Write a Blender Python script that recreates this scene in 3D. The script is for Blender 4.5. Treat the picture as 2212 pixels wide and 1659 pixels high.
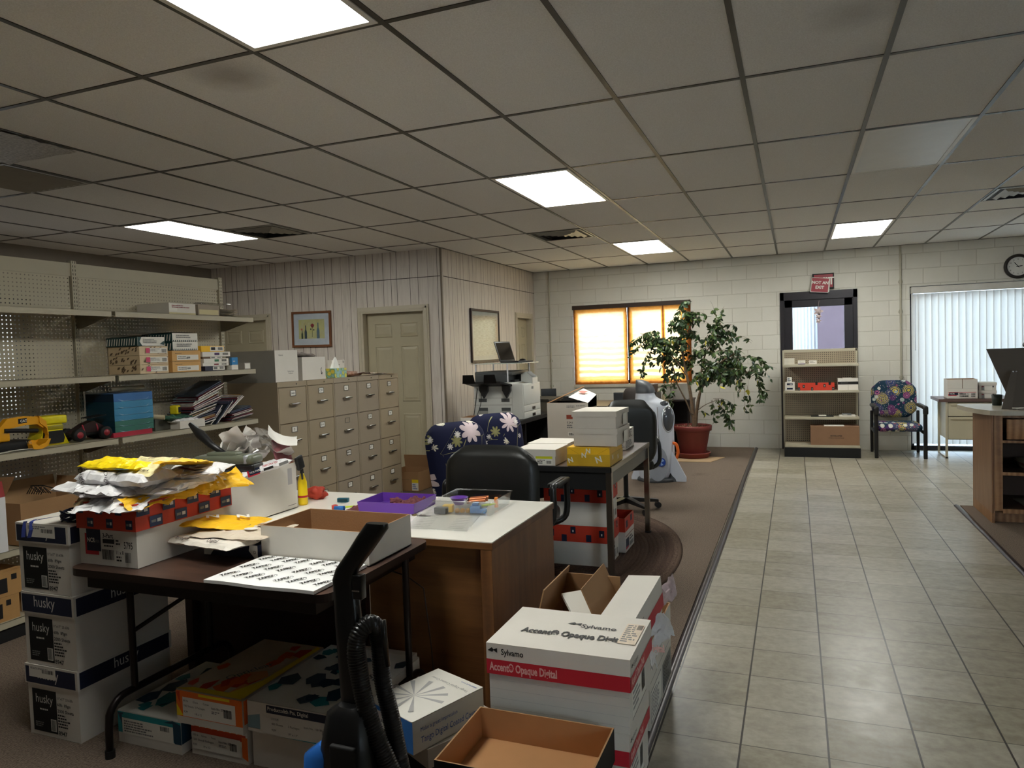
import bpy, bmesh, math, random
from mathutils import Matrix, Vector, Euler
from math import pi, sin, cos, radians as rad
S = bpy.context.scene
COL = S.collection
for o in list(bpy.data.objects): bpy.data.objects.remove(o)
# ---------------------------------------------------------------- camera
cd = bpy.data.cameras.new('camera'); cam = bpy.data.objects.new('camera', cd); COL.objects.link(cam)
R3 = Matrix(((0.931077, 0.363344, -0.032823), (0.014780, 0.052328, 0.998521), (-0.364524, 0.930184, -0.043351)))   # rows: right, up, forward
mw = Matrix(((R3[0][0], R3[1][0], -R3[2][0], 0), (R3[0][1], R3[1][1], -R3[2][1], 0), (R3[0][2], R3[1][2], -R3[2][2], 1.498), (0, 0, 0, 1)))
cam.matrix_world = mw
cd.sensor_width = 36; cd.lens = 25.457; cd.clip_start = .05; cd.clip_end = 200
S.camera = cam
# ---------------------------------------------------------------- view, world
S.view_settings.view_transform = 'Standard'; S.view_settings.look = 'None'
S.view_settings.exposure = 1.42; S.view_settings.gamma = 1; S.view_settings.use_curve_mapping = False
S.cycles.use_denoising = True
S.cycles.max_bounces = 8; S.cycles.diffuse_bounces = 6; S.cycles.glossy_bounces = 3; S.cycles.transmission_bounces = 6; S.cycles.transparent_max_bounces = 12
S.cycles.sample_clamp_indirect = 8; S.cycles.caustics_reflective = False; S.cycles.caustics_refractive = False
SKY = 13.0          # daylight level outside
LAMP = 9.5        # emission of the ceiling panels
W = bpy.data.worlds.new('sky'); S.world = W; W.use_nodes = True
bg = W.node_tree.nodes['Background']; bg.inputs[1].default_value = SKY
tc = W.node_tree.nodes.new('ShaderNodeTexCoord'); sx = W.node_tree.nodes.new('ShaderNodeSeparateXYZ'); cr = W.node_tree.nodes.new('ShaderNodeValToRGB')
W.node_tree.links.new(tc.outputs['Generated'], sx.inputs[0]); W.node_tree.links.new(sx.outputs['Z'], cr.inputs[0]); W.node_tree.links.new(cr.outputs[0], bg.inputs[0])
cr.color_ramp.elements[0].color = (.82, .91, 1, 1); cr.color_ramp.elements[1].color = (.6, .76, 1, 1)
sd = bpy.data.lights.new('sun', 'SUN'); sun = bpy.data.objects.new('sun', sd); COL.objects.link(sun)
sd.energy = 2.0; sd.angle = .02; sd.color = (1, .93, .82); sun.rotation_euler = (rad(48), 0, rad(14)); sun.location = (0, 4, 12)

# ---------------------------------------------------------------- materials
def lin(c):
    c = c / 255.0
    return c / 12.92 if c <= .04045 else ((c + .055) / 1.055) ** 2.4
def rgb(c): return tuple(lin(v) for v in c) + (1,)
class NT:
    def __init__(s, name):
        s.m = bpy.data.materials.new(name); s.m.use_nodes = True; s.t = s.m.node_tree
        s.b = s.t.nodes['Principled BSDF']; s.out = s.t.nodes['Material Output']
    def n(s, typ, **k):
        x = s.t.nodes.new('ShaderNode' + typ)
        for a, v in k.items(): setattr(x, a, v)
        return x
    def put(s, sock, v):
        if v is None: return
        if isinstance(v, bpy.types.NodeSocket): s.t.links.new(v, sock)
        elif isinstance(v, (int, float)) and sock.type in ('RGBA',): sock.default_value = (v, v, v, 1)
        elif isinstance(v, tuple) and sock.type == 'VECTOR': sock.default_value = v[:3]
        else: sock.default_value = v
    def world(s): return s.n('NewGeometry').outputs['Position']
    def obj(s): return s.n('TexCoord').outputs['Object']
    def map(s, v, loc=(0, 0, 0), rot=(0, 0, 0), sc=(1, 1, 1)):
        x = s.n('Mapping'); s.put(x.inputs[0], v); x.inputs[1].default_value = loc; x.inputs[2].default_value = rot; x.inputs[3].default_value = sc
        return x.outputs[0]
    def noise(s, v, scale, detail=3, rough=.55, dist=0, out=0):
        x = s.n('TexNoise'); s.put(x.inputs['Vector'], v); x.inputs['Scale'].default_value = scale; x.inputs['Detail'].default_value = detail
        x.inputs['Roughness'].default_value = rough; x.inputs['Distortion'].default_value = dist
        return x.outputs[out]
    def vor(s, v, scale, feature='F1', out=0, rnd=1):
        x = s.n('TexVoronoi', feature=feature); s.put(x.inputs['Vector'], v); x.inputs['Scale'].default_value = scale
        x.inputs['Randomness'].default_value = rnd
        return x.outputs[out]
    def wave(s, v, scale, dist=0, detail=2, prof='SIN', dscale=1, dirn='X'):
        x = s.n('TexWave', wave_profile=prof, bands_direction=dirn); s.put(x.inputs['Vector'], v); x.inputs['Scale'].default_value = scale
        x.inputs['Distortion'].default_value = dist; x.inputs['Detail'].default_value = detail; x.inputs['Detail Scale'].default_value = dscale
        return x.outputs[1]
    def mt(s, op, a, b=None, c=None):
        x = s.n('Math', operation=op)
        s.put(x.inputs[0], a); s.put(x.inputs[1], b); s.put(x.inputs[2], c)
        return x.outputs[0]
    def vm(s, op, a, b=None, out=0):
        x = s.n('VectorMath', operation=op); s.put(x.inputs[0], a); s.put(x.inputs[1], b)
        return x.outputs[out]
    def mix(s, f, a, b, blend='MIX'):
        x = s.n('Mix', data_type='RGBA', blend_type=blend); s.put(x.inputs[0], f); s.put(x.inputs[6], a); s.put(x.inputs[7], b)
        return x.outputs[2]
    def sep(s, v):
        x = s.n('SeparateXYZ'); s.put(x.inputs[0], v); return x.outputs
    def comb(s, a, b, c):
        x = s.n('CombineXYZ'); s.put(x.inputs[0], a); s.put(x.inputs[1], b); s.put(x.inputs[2], c); return x.outputs[0]
    def ramp(s, v, stops, mode='LINEAR'):
        x = s.n('ValToRGB'); s.put(x.inputs[0], v); r = x.color_ramp; r.interpolation = mode
        while len(r.elements) < len(stops): r.elements.new(.5)
        for e, (p, c) in zip(r.elements, stops): e.position = p; e.color = c if len(c) == 4 else rgb(c)
        return x.outputs[0]
    def bump(s, h, st=.3, dist=.01):
        x = s.n('Bump'); x.inputs['Strength'].default_value = st; x.inputs['Distance'].default_value = dist; s.put(x.inputs['Height'], h)
        s.t.links.new(x.outputs[0], s.b.inputs['Normal']); return x.outputs[0]
    def set(s, col=None, rough=None, metal=None, spec=None):
        s.put(s.b.inputs['Base Color'], col); s.put(s.b.inputs['Roughness'], rough); s.put(s.b.inputs['Metallic'], metal)
        s.put(s.b.inputs['Specular IOR Level'], spec); return s.m
MC = {}
def mat(name, col, rough=.6, metal=0, var=.06, vs=6, bump=0, bs=60, spec=.4):
    """plain surface with a little mottling and grain"""
    if name in MC: return MC[name]
    N = NT(name); v = N.obj(); c = rgb(col)
    d = tuple(x * (1 - var * 2) for x in c[:3]) + (1,); e = tuple(min(1, x * (1 + var)) for x in c[:3]) + (1,)
    N.set(N.ramp(N.noise(v, vs), [(.3, d), (.7, e)]), rough, metal, spec)
    if bump: N.bump(N.noise(v, bs, 4), bump, .004)
    MC[name] = N.m; return N.m
def reg(name, N): MC[name] = N.m; return N.m

# ---------------------------------------------------------------- mesh builder
FC = {}
def glyphs(s, bold=0, res=2):
    k = (s, bold)
    if k in FC: return FC[k]
    c = bpy.data.curves.new('t', 'FONT'); c.body = s; c.size = 1; c.resolution_u = res; c.offset = bold; c.fill_mode = 'FRONT' if False else 'BOTH'
    o = bpy.data.objects.new('t', c); me = o.to_mesh()
    v = [tuple(q.co) for q in me.vertices]; f = [tuple(p.vertices) for p in me.polygons]
    o.to_mesh_clear(); bpy.data.objects.remove(o); bpy.data.curves.remove(c)
    if v:
        x0 = min(q[0] for q in v); x1 = max(q[0] for q in v)
    else: x0 = x1 = 0
    FC[k] = (v, f, x0, x1); return FC[k]
class MB:
    def __init__(s): s.v = []; s.f = []; s.m = []; s.sm = []; s.mats = []
    def mi(s, m):
        if m not in s.mats: s.mats.append(m)
        return s.mats.index(m)
    def add(s, vs, fs, m, M=None, smooth=False):
        b = len(s.v)
        for p in vs:
            p = Vector(p)
            s.v.append(tuple(M @ p) if M is not None else tuple(p))
        i = s.mi(m)
        for f in fs: s.f.append([b + k for k in f]); s.m.append(i); s.sm.append(smooth)
        return s
    def box(s, x0, y0, z0, x1, y1, z1, m, M=None, top=None):
        vs = [(x0, y0, z0), (x1, y0, z0), (x1, y1, z0), (x0, y1, z0), (x0, y0, z1), (x1, y0, z1), (x1, y1, z1), (x0, y1, z1)]
        s.add(vs, [(0, 3, 2, 1), (0, 1, 5, 4), (1, 2, 6, 5), (2, 3, 7, 6), (3, 0, 4, 7)], m, M)
        s.add(vs[4:], [(0, 1, 2, 3)], top or m, M); return s
    def rbox(s, x0, y0, z0, x1, y1, z1, r, m, M=None, seg=3, smooth=True):
        """rounded box: superellipse style corners from a subdivided box"""
        cx, cy, cz = (x0 + x1) / 2, (y0 + y1) / 2, (z0 + z1) / 2; hx, hy, hz = (x1 - x0) / 2, (y1 - y0) / 2, (z1 - z0) / 2
        r = min(r, hx, hy, hz)
        bm = bmesh.new(); bmesh.ops.create_cube(bm, size=2)
        for v in bm.verts: v.co = Vector((v.co.x * hx, v.co.y * hy, v.co.z * hz))
        bmesh.ops.bevel(bm, geom=list(bm.edges), offset=r, segments=seg, profile=.5, affect='EDGES')
        vs = [(v.co.x + cx, v.co.y + cy, v.co.z + cz) for v in bm.verts]; bm.verts.index_update()
        fs = [tuple(v.index for v in f.verts) for f in bm.faces]; bm.free()
        return s.add(vs, fs, m, M, smooth)
    def lathe(s, prof, m, n=24, M=None, sx=1, sy=1, a0=0, a1=2 * pi, smooth=True):
        full = abs(a1 - a0 - 2 * pi) < 1e-6; k = n if full else n + 1
        vs = []; fs = []
        for r, z in prof:
            for i in range(k):
                a = a0 + (a1 - a0) * i / n; vs.append((r * cos(a) * sx, r * sin(a) * sy, z))
        for j in range(len(prof) - 1):
            for i in range(n):
                i2 = (i + 1) % k
                fs.append((j * k + i, j * k + i2, (j + 1) * k + i2, (j + 1) * k + i))
        return s.add(vs, fs, m, M, smooth)
    def cyl(s, p, q, r0, m, r1=None, n=12, caps=True, M=None):
        r1 = r0 if r1 is None else r1; p = Vector(p); q = Vector(q); d = (q - p)
        T = Matrix.Translation(p) @ d.to_track_quat('Z', 'Y').to_matrix().to_4x4()
        if M is not None: T = M @ T
        L = d.length
        s.lathe([(r0, 0), (r1, L)], m, n, T)
        if caps:
            for r, z in ((r0, 0), (r1, L)):
                if r > 0:
                    vs = [(r * cos(2 * pi * i / n), r * sin(2 * pi * i / n), z) for i in range(n)]
                    s.add(vs, [tuple(range(n))[::(-1 if z == 0 else 1)]], m, T)
        return s
    def disc(s, r, z, m, n=24, M=None, sx=1, sy=1):
        return s.add([(r * cos(2 * pi * i / n) * sx, r * sin(2 * pi * i / n) * sy, z) for i in range(n)], [tuple(range(n))], m, M)
    def tube(s, pts, r, m, n=8, M=None, rs=None, closed=False):
        P = [Vector(p) for p in pts]; up = None; rings = []
        for i, p in enumerate(P):
            a = P[i - 1] if (i > 0 or closed) else P[0]; b = P[(i + 1) % len(P)] if (i < len(P) - 1 or closed) else P[-1]
            d = (b - a).normalized()
            if up is None: up = d.orthogonal().normalized()
            up = (up - d * up.dot(d)).normalized(); w = d.cross(up)
            rr = rs[i] if rs else r
            rings.append([p + (up * cos(2 * pi * k / n) + w * sin(2 * pi * k / n)) * rr for k in range(n)])
        vs = [tuple(q) for g in rings for q in g]; fs = []
        L = len(P)
        for i in range(L if closed else L - 1):
            j = (i + 1) % L
            for k in range(n):
                k2 = (k + 1) % n; fs.append((i * n + k, i * n + k2, j * n + k2, j * n + k))
        if not closed: fs.append(tuple(range(n))[::-1]); fs.append(tuple((L - 1) * n + k for k in range(n)))
        return s.add(vs, fs, m, M, True)
    def prism(s, poly, z0, z1, m, M=None, side=None):
        n = len(poly); vs = [(x, y, z0) for x, y in poly] + [(x, y, z1) for x, y in poly]
        s.add(vs, [tuple(range(n))[::-1], tuple(range(n, 2 * n))], m, M)
        return s.add(vs, [(i, (i + 1) % n, n + (i + 1) % n, n + i) for i in range(n)], side or m, M)
    def quad(s, a, b, c, d, m, M=None): return s.add([a, b, c, d], [(0, 1, 2, 3)], m, M)
    def sheet(s, nx, ny, fn, m, M=None, smooth=True, th=0):
        vs = [fn(i / nx, j / ny) for j in range(ny + 1) for i in range(nx + 1)]
        fs = [(j * (nx + 1) + i, j * (nx + 1) + i + 1, (j + 1) * (nx + 1) + i + 1, (j + 1) * (nx + 1) + i) for j in range(ny) for i in range(nx)]
        s.add(vs, fs, m, M, smooth)
        if th:
            lo = [(x, y, z - th) for x, y, z in vs]; s.add(lo, [f[::-1] for f in fs], m, M, smooth)
            rim = [i for i in range(nx + 1)] + [(j * (nx + 1) + nx) for j in range(1, ny + 1)] + [ny * (nx + 1) + i for i in range(nx - 1, -1, -1)] + [j * (nx + 1) for j in range(ny - 1, 0, -1)]
            R = [vs[i] for i in rim] + [lo[i] for i in rim]; k = len(rim)
            s.add(R, [(i, k + i, k + (i + 1) % k, (i + 1) % k) for i in range(k)], m, M)
        return s
    def text(s, t, h, m, M, align='L', bold=0, sx=1):
        """lettering; h is the capital height, M carries the x axis along the line"""
        v, f, x0, x1 = glyphs(t, bold); k = h / .7
        dx = {'L': x0, 'C': (x0 + x1) / 2, 'R': x1}[align]
        return s.add([((x - dx) * k * sx, y * k, 0) for x, y, z in v], f, m, M)
    def build(s, name, parent=None, M=None, bevel=0, sub=0):
        me = bpy.data.meshes.new(name); me.from_pydata(s.v, [], s.f)
        for m in s.mats: me.materials.append(m)
        me.polygons.foreach_set('material_index', s.m); me.polygons.foreach_set('use_smooth', s.sm); me.update()
        o = bpy.data.objects.new(name, me); COL.objects.link(o)
        if parent is not None: o.parent = parent
        if M is not None: o.matrix_local = M
        if bevel:
            b = o.modifiers.new('bevel', 'BEVEL'); b.width = bevel; b.segments = 2; b.limit_method = 'ANGLE'; b.angle_limit = rad(40)
        if sub:
            b = o.modifiers.new('sub', 'SUBSURF'); b.levels = sub; b.render_levels = sub
        return o
def tag(o, label=None, cat=None, group=None, kind=None):
    if label: o['label'] = label
    if cat: o['category'] = cat
    if group: o['group'] = group
    if kind: o['kind'] = kind
    return o
def empty(name, loc=(0, 0, 0), rz=0, label=None, cat=None, group=None, rot=None):
    o = bpy.data.objects.new(name, None); COL.objects.link(o); o.location = loc; o.rotation_euler = rot or (0, 0, rz)
    o.empty_display_size = .1
    return tag(o, label, cat, group)
def struct(o): o['kind'] = 'structure'; return o
def copy_tree(o, parent=None):
    c = o.copy(); COL.objects.link(c); c.parent = parent
    for ch in list(o.children): copy_tree(ch, c)
    return c
def T(x, y, z): return Matrix.Translation((x, y, z))
def RZ(a): return Matrix.Rotation(a, 4, 'Z')
def RX(a): return Matrix.Rotation(a, 4, 'X')
def RY(a): return Matrix.Rotation(a, 4, 'Y')
# ---------------------------------------------------------------- special surfaces
def m_block():
    N = NT('painted_block'); v = N.world(); p = N.sep(v)
    uv = N.comb(N.mt('ADD', p[0], p[1]), p[2], 0)
    b = N.n('TexBrick'); N.put(b.inputs['Vector'], uv); b.offset = .5; b.inputs['Scale'].default_value = 1
    b.inputs['Brick Width'].default_value = .4064; b.inputs['Row Height'].default_value = .2032; b.inputs['Mortar Size'].default_value = .006; b.inputs['Mortar Smooth'].default_value = .6
    b.inputs['Color1'].default_value = rgb((210, 206, 195)); b.inputs['Color2'].default_value = rgb((215, 211, 200)); b.inputs['Mortar'].default_value = rgb((190, 184, 170))
    n = N.noise(v, 2.2, 4); c = N.mix(.35, b.outputs['Color'], N.ramp(n, [(.3, (198, 193, 180)), (.7, (218, 214, 203))]))
    N.set(c, .55, 0, .3)
    h = N.mt('SUBTRACT', N.mt('MULTIPLY', N.noise(v, 90, 4), .35), b.outputs['Fac']); N.bump(h, .55, .006)
    return reg('block', N)
def m_panel():
    """whitewashed oak-grain plywood panelling with random-width grooves"""
    N = NT('panelling'); v = N.world(); p = N.sep(v); u = N.mt('ADD', p[0], p[1])
    # groove pattern repeating every 1.22 m
    m = N.mt('MODULO', N.mt('ADD', u, 40 * 1.22), 1.22); g = None
    for q in (0, .13, .22, .37, .47, .61, .72, .80, .98, 1.09):
        d = N.mt('LESS_THAN', N.mt('ABSOLUTE', N.mt('SUBTRACT', m, q)), .0032); g = d if g is None else N.mt('MAXIMUM', g, d)
    st = N.map(v, sc=(9, 9, .8)); n1 = N.noise(st, 2.0, 4, .6, 1.4); n2 = N.noise(N.map(v, sc=(30, 30, 3)), 2, 3)
    c = N.ramp(n1, [(.28, (182, 171, 160)), (.52, (200, 190, 179)), (.76, (209, 200, 190))]); c = N.mix(.06, c, N.ramp(n2, [(.1, (140, 124, 108)), (.6, (188, 177, 164))]))
    c = N.mix(N.mt('MULTIPLY', g, .92), c, rgb((56, 46, 38)))
    N.set(c, .42, 0, .4); N.bump(N.mt('SUBTRACT', N.mt('MULTIPLY', n1, .2), g), .4, .003)
    return reg('panel', N)
def m_ceil():
    N = NT('ceiling_tile'); v = N.world()
    n = N.noise(v, 160, 3, .7); c = N.ramp(n, [(.3, (220, 218, 215)), (.65, (238, 237, 235))])
    for (x, y, r, k) in ((-2.31, 2.60, .17, .42), (.245, 3.15, .16, .28), (.36, 3.6, .12, .12)):
        d = N.vm('DISTANCE', N.vm('ADD', v, N.vm('SCALE', N.noise(v, 5, 3, out=1), None)) if False else v, (x, y, 2.761), out=1)
        f = N.mt('MULTIPLY', N.ramp(N.mt('ADD', N.mt('DIVIDE', d, r * 2), N.mt('MULTIPLY', N.noise(v, 9, 3), .25)), [(.25, (255, 255, 255)), (.75, (0, 0, 0))]), k)
        c = N.mix(f, c, rgb((86, 72, 60)))
    N.set(c, .9, 0, .1); N.bump(N.noise(v, 260, 4), .35, .004); return reg('ceil', N)
def m_floor():
    N = NT('floor_tile'); v = N.world(); p = N.sep(v); s = .3048
    a = N.mt('DIVIDE', N.mt('ADD', p[0], .212 + 20 * s), s); b = N.mt('DIVIDE', N.mt('SUBTRACT', p[1], 2.772 - 30 * s), s)
    def edge(t, w):
        f = N.mt('FRACT', t); return N.mt('LESS_THAN', N.mt('MINIMUM', f, N.mt('SUBTRACT', 1, f)), w)
    g = N.mt('MAXIMUM', edge(a, .012), N.mt('MULTIPLY', edge(b, .008), .8))
    cell = N.comb(N.mt('FLOOR', a), N.mt('FLOOR', b), 0)
    wn = N.n('TexWhiteNoise', noise_dimensions='3D'); N.put(wn.inputs[0], cell)
    off = N.vm('ADD', v, N.vm('MULTIPLY', wn.outputs[1], (40, 40, 40)))
    n1 = N.noise(N.map(off, sc=(1, 2.2, 1)), 4.2, 6, .62, .8); n2 = N.noise(off, 26, 4, .6)
    c = N.ramp(n1, [(.28, (116, 107, 88)), (.45, (140, 132, 111)), (.6, (155, 148, 128)), (.78, (130, 118, 95))])
    c = N.mix(.34, c, N.ramp(n2, [(.35, (120, 108, 84)), (.65, (176, 169, 150))]))
    c = N.mix(.10, c, wn.outputs[0])
    c = N.mix(g, c, rgb((34, 27, 21)))
    rr = N.mt('ADD', .25, N.mt('MULTIPLY', N.noise(off, 14, 4), .18))
    N.set(c, rr, 0, .6); N.bump(N.mt('SUBTRACT', N.mt('MULTIPLY', N.noise(v, 30, 3), .35), N.mt('MULTIPLY', g, 1.0)), .10, .004)
    return reg('floor', N)
def m_carpet(name='carpet', cs=((64, 54, 47), (142, 126, 112)), ang=.6):
    N = NT(name); v = N.world(); n = N.noise(v, 120, 3, .8); w = N.wave(N.map(v, rot=(0, 0, ang)), 38, 3, 2)
    c = N.ramp(N.mt('ADD', N.mt('MULTIPLY', n, .7), N.mt('MULTIPLY', w, .3)), [(.3, cs[0]), (.7, cs[1])])
    st = N.ramp(N.noise(v, 1.7, 4), [(.30, (70, 62, 56)), (.42, (255, 255, 255))]); c = N.mix(.30, c, st, 'MULTIPLY')
    N.set(c, .95, 0, .1); N.bump(n, .7, .006); return reg(name, N)
def m_rug():
    N = NT('braided_rug'); v = N.obj(); p = N.sep(v)
    r = N.mt('SQRT', N.mt('ADD', N.mt('POWER', N.mt('DIVIDE', p[0], .9), 2), N.mt('POWER', N.mt('DIVIDE', p[1], 1.55), 2)))
    k = N.mt('MULTIPLY', r, 30); ring = N.mt('FRACT', k); n = N.noise(N.comb(N.mt('FLOOR', k), 0, 0), 3.7, 1); n2 = N.noise(v, 90, 3, .8)
    c = N.ramp(N.mt('ADD', N.mt('MULTIPLY', n, .55), N.mt('MULTIPLY', n2, .45)), [(.3, (56, 42, 36)), (.45, (98, 80, 68)), (.55, (66, 50, 46)), (.7, (132, 112, 94))])
    N.set(c, .95, 0, .1); N.bump(N.mt('ADD', N.mt('SINE', N.mt('MULTIPLY', ring, pi)), n2), .8, .006); return reg('rug', N)
def m_wood(name, c1, c2, c3, sc=(1, 9, 9), rough=.45, rot=(0, 0, 0), bold=.0):
    N = NT(name); v = N.map(N.obj(), rot=rot, sc=sc); n = N.noise(v, 2.0, 5, .6, 1.4); w = N.wave(N.map(v, sc=(.6, .6, .6)), 1.6, 7, 3)
    c = N.ramp(N.mt('ADD', N.mt('MULTIPLY', n, .65), N.mt('MULTIPLY', w, .35)), [(.25, c1), (.5, c2), (.75, c3)])
    f = N.noise(N.map(v, sc=(.3, 6, 6)), 9, 3, .7); c = N.mix(.18, c, N.ramp(f, [(.4, c1), (.6, c3)]))
    N.set(c, rough, 0, .45); N.bump(f, .08, .002); return reg(name, N)
def m_peg(name='pegboard', c=(178, 170, 148), ax=1, pitch=.0254, r=.0042, off=(0, 0), hole=None):
    """steel-grey cream pegboard whose holes are really open"""
    N = NT(name); v = N.world(); p = N.sep(v)
    a = N.mt('FRACT', N.mt('DIVIDE', N.mt('ADD', p[ax], 20 * pitch * 40 + off[0]), pitch)); b = N.mt('FRACT', N.mt('DIVIDE', N.mt('ADD', p[2], off[1]), pitch))
    d = N.mt('SQRT', N.mt('ADD', N.mt('POWER', N.mt('SUBTRACT', a, .5), 2), N.mt('POWER', N.mt('SUBTRACT', b, .5), 2)))
    h = N.mt('LESS_THAN', d, r / pitch)
    if hole:
        N.set(N.mix(h, rgb(c), rgb(hole)), .5, 0, .4); return reg(name, N)
    N.set(rgb(c), .5, 0, .4)
    t = N.n('BsdfTransparent'); mx = N.n('MixShader'); N.put(mx.inputs[0], h); N.t.links.new(N.b.outputs[0], mx.inputs[1]); N.t.links.new(t.outputs[0], mx.inputs[2]); N.t.links.new(mx.outputs[0], N.out.inputs[0])
    return reg(name, N)
def m_emit(name, col, st, patt=False):
    N = NT(name); e = N.n('Emission'); e.inputs[0].default_value = rgb(col); e.inputs[1].default_value = st; N.t.links.new(e.outputs[0], N.out.inputs[0]); return reg(name, N)
def m_glass(name='glass', tint=(.93, .97, .98), gl=.08, rough=.02):
    N = NT(name); t = N.n('BsdfTransparent'); t.inputs[0].default_value = tint + (1,); g = N.n('BsdfGlossy'); g.inputs['Roughness'].default_value = rough
    lw = N.n('LayerWeight'); lw.inputs[0].default_value = .25; f = N.mt('ADD', N.mt('MULTIPLY', lw.outputs['Fresnel'], .8), gl)
    mx = N.n('MixShader'); N.put(mx.inputs[0], f); N.t.links.new(t.outputs[0], mx.inputs[1]); N.t.links.new(g.outputs[0], mx.inputs[2]); N.t.links.new(mx.outputs[0], N.out.inputs[0])
    return reg(name, N)
def m_cloth_translucent(name, col, tcol, k, rough=.8):
    N = NT(name); d = N.n('BsdfDiffuse'); t = N.n('BsdfTranslucent'); N.put(d.inputs[0], col); N.put(t.inputs[0], tcol)
    mx = N.n('MixShader'); N.put(mx.inputs[0], k); N.t.links.new(d.outputs[0], mx.inputs[1]); N.t.links.new(t.outputs[0], mx.inputs[2]); N.t.links.new(mx.outputs[0], N.out.inputs[0]); return N
BLOCK = m_block(); PANEL = m_panel(); CEIL = m_ceil(); FLOOR = m_floor(); CARPET = m_carpet(); RUG = m_rug()
PEG = m_peg(); GLASS = m_glass(); TINT = m_glass('tinted_glass', (.40, .42, .43), .05); LENS = m_emit('lamp_lens', (250, 251, 244), LAMP)
OAK = m_wood('oak', (88, 54, 28), (108, 70, 38), (124, 82, 46), sc=(7, 7, .8))
OAKH = m_wood('oak_horizontal', (84, 50, 24), (102, 65, 34), (118, 78, 42), sc=(.8, 7, 7))
MAHOG = m_wood('mahogany', (26, 12, 9), (38, 18, 14), (50, 24, 18), sc=(.8, 8, 8), rough=.4)
WALNUT = m_wood('walnut_laminate', (44, 30, 24), (66, 46, 37), (84, 60, 48), sc=(.9, 9, 9), rough=.38)
GREYWOOD = m_wood('brown_grey_laminate', (74, 62, 56), (92, 78, 70), (106, 92, 84), sc=(.7, 7, 7), rough=.3)
OAKL = m_wood('light_oak', (120, 84, 52), (150, 108, 70), (172, 130, 90), sc=(7, 7, .8))
DOORP = mat('door_paint', (168, 158, 132), .45, var=.02); TRIMP = mat('trim_paint', (184, 174, 152), .45, var=.02)
TEE = mat('ceiling_tee', (66, 63, 55), .35, .3, var=.02, spec=.5)
ALUD = mat('dark_bronze_frame', (50, 47, 50), .35, .4, var=.03)
WHITE = mat('white_paper', (226, 222, 212), .7, var=.02); BLACK = mat('black_plastic', (22, 22, 23), .4, var=.05, spec=.5)
MBLACK = mat('matte_black', (15, 15, 15), .7, var=.05); KRAFT = mat('kraft_board', (160, 122, 84), .8, var=.05, vs=3, bump=.15, bs=200)
KRAFTD = mat('kraft_inside', (150, 112, 76), .8, var=.05, vs=3, bump=.2, bs=120); CARD = mat('white_carton', (214, 208, 198), .65, var=.025, vs=4)
STEEL = mat('bright_steel', (190, 190, 190), .2, 1, var=.02); CREAM = mat('cream_metal', (196, 188, 164), .4, var=.02); INK = mat('black_ink', (26, 24, 24), .6, var=.02)
GREYP = mat('grey_plastic', (112, 114, 116), .45, var=.03); WPL = mat('white_plastic', (214, 216, 220), .35, var=.02)

# ---------------------------------------------------------------- room shell
CH = 2.761; YB = 11.0; XP = -3.88; YP = 7.72
struct(MB().box(-7.6, -2.6, -.1, 5.2, 11.15, 0, FLOOR).build('floor'))
b = MB(); b.box(-7.6, -2.6, CH, 5.2, 11.2, CH + .1, CEIL)
gx = -.2119; gy = 3.6582
for i in range(-12, 9):
    x = gx + i * .6096
    b.box(x - .012, -2.6, CH - .004, x + .012, 11, CH, TEE)
for j in range(-6, 7):
    y = gy + j * 1.2192
    if -2.6 < y < 11: b.box(-7.5, y - .012, CH - .0035, 5.1, y + .012, CH, TEE)
    for i in range(-12, 9): pass
struct(b.build('ceiling'))
def wall_x(name, y0, y1, x0, x1, holes, m, h=CH):
    """wall in the x direction (thickness y0..y1) with rectangular openings (xa, xb, za, zb)"""
    b = MB(); xs = x0
    for xa, xb, za, zb in sorted(holes):
        b.box(xs, y0, 0, xa, y1, h, m)
        if za > 0: b.box(xa, y0, 0, xb, y1, za, m)
        if zb < h: b.box(xa, y0, zb, xb, y1, h, m)
        xs = xb
    b.box(xs, y0, 0, x1, y1, h, m); return struct(b.build(name))
def wall_y(name, x0, x1, y0, y1, holes, m, h=CH):
    b = MB(); ys = y0
    for ya, yb, za, zb in sorted(holes):
        b.box(x0, ys, 0, x1, ya, h, m)
        if za > 0: b.box(x0, ya, 0, x1, yb, za, m)
        if zb < h: b.box(x0, ya, zb, x1, yb, h, m)
        ys = yb
    b.box(x0, ys, 0, x1, y1, h, m); return struct(b.build(name))
PLAIN = mat('painted_wall', (128, 120, 110), .7, var=.03)
wall_x('wall_back', YB, YB + .2, -7.6, 5.2, [(-3.245, -1.445, .965, 2.18), (-.19, .805, 0, 2.215), (1.44, 4.3, 0, 2.205)], BLOCK)
wall_y('wall_right', 5.0, 5.2, -2.6, YB, [], BLOCK)
wall_x('wall_front', -2.6, -2.4, -7.6, 5.0, [(3.2, 4.4, 1.2, 2.4)], PLAIN)  # this opening and its window are added out of view for fill daylight
for k_, (a_, c_, z_) in enumerate(((3.2, 4.4, 1.2),)):
    b = MB(); b.box(a_, -2.55, z_, a_ + .05, -2.47, 2.4, ALUD).box(c_ - .05, -2.55, z_, c_, -2.47, 2.4, ALUD).box(a_, -2.55, z_, c_, -2.47, z_ + .05, ALUD).box(a_, -2.55, 2.35, c_, -2.47, 2.4, ALUD).box((a_ + c_) / 2 - .03, -2.55, z_, (a_ + c_) / 2 + .03, -2.47, 2.4, ALUD)
    o = struct(b.build('window_%d' % (4 + k_))); MB().box(a_ + .05, -2.52, z_ + .05, c_ - .05, -2.514, 2.35, GLASS).build('window_glass', o)
wall_y('wall_left', -7.6, -7.35, -2.4, YB, [(3.9, 5.2, .12, 2.22)], PLAIN)
wall_x('wall_partition_front', YP, YP + .12, -7.35, XP, [(-7.36, -6.45, 0, 2.045), (-4.985, -4.125, 0, 2.045)], PANEL)
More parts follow.
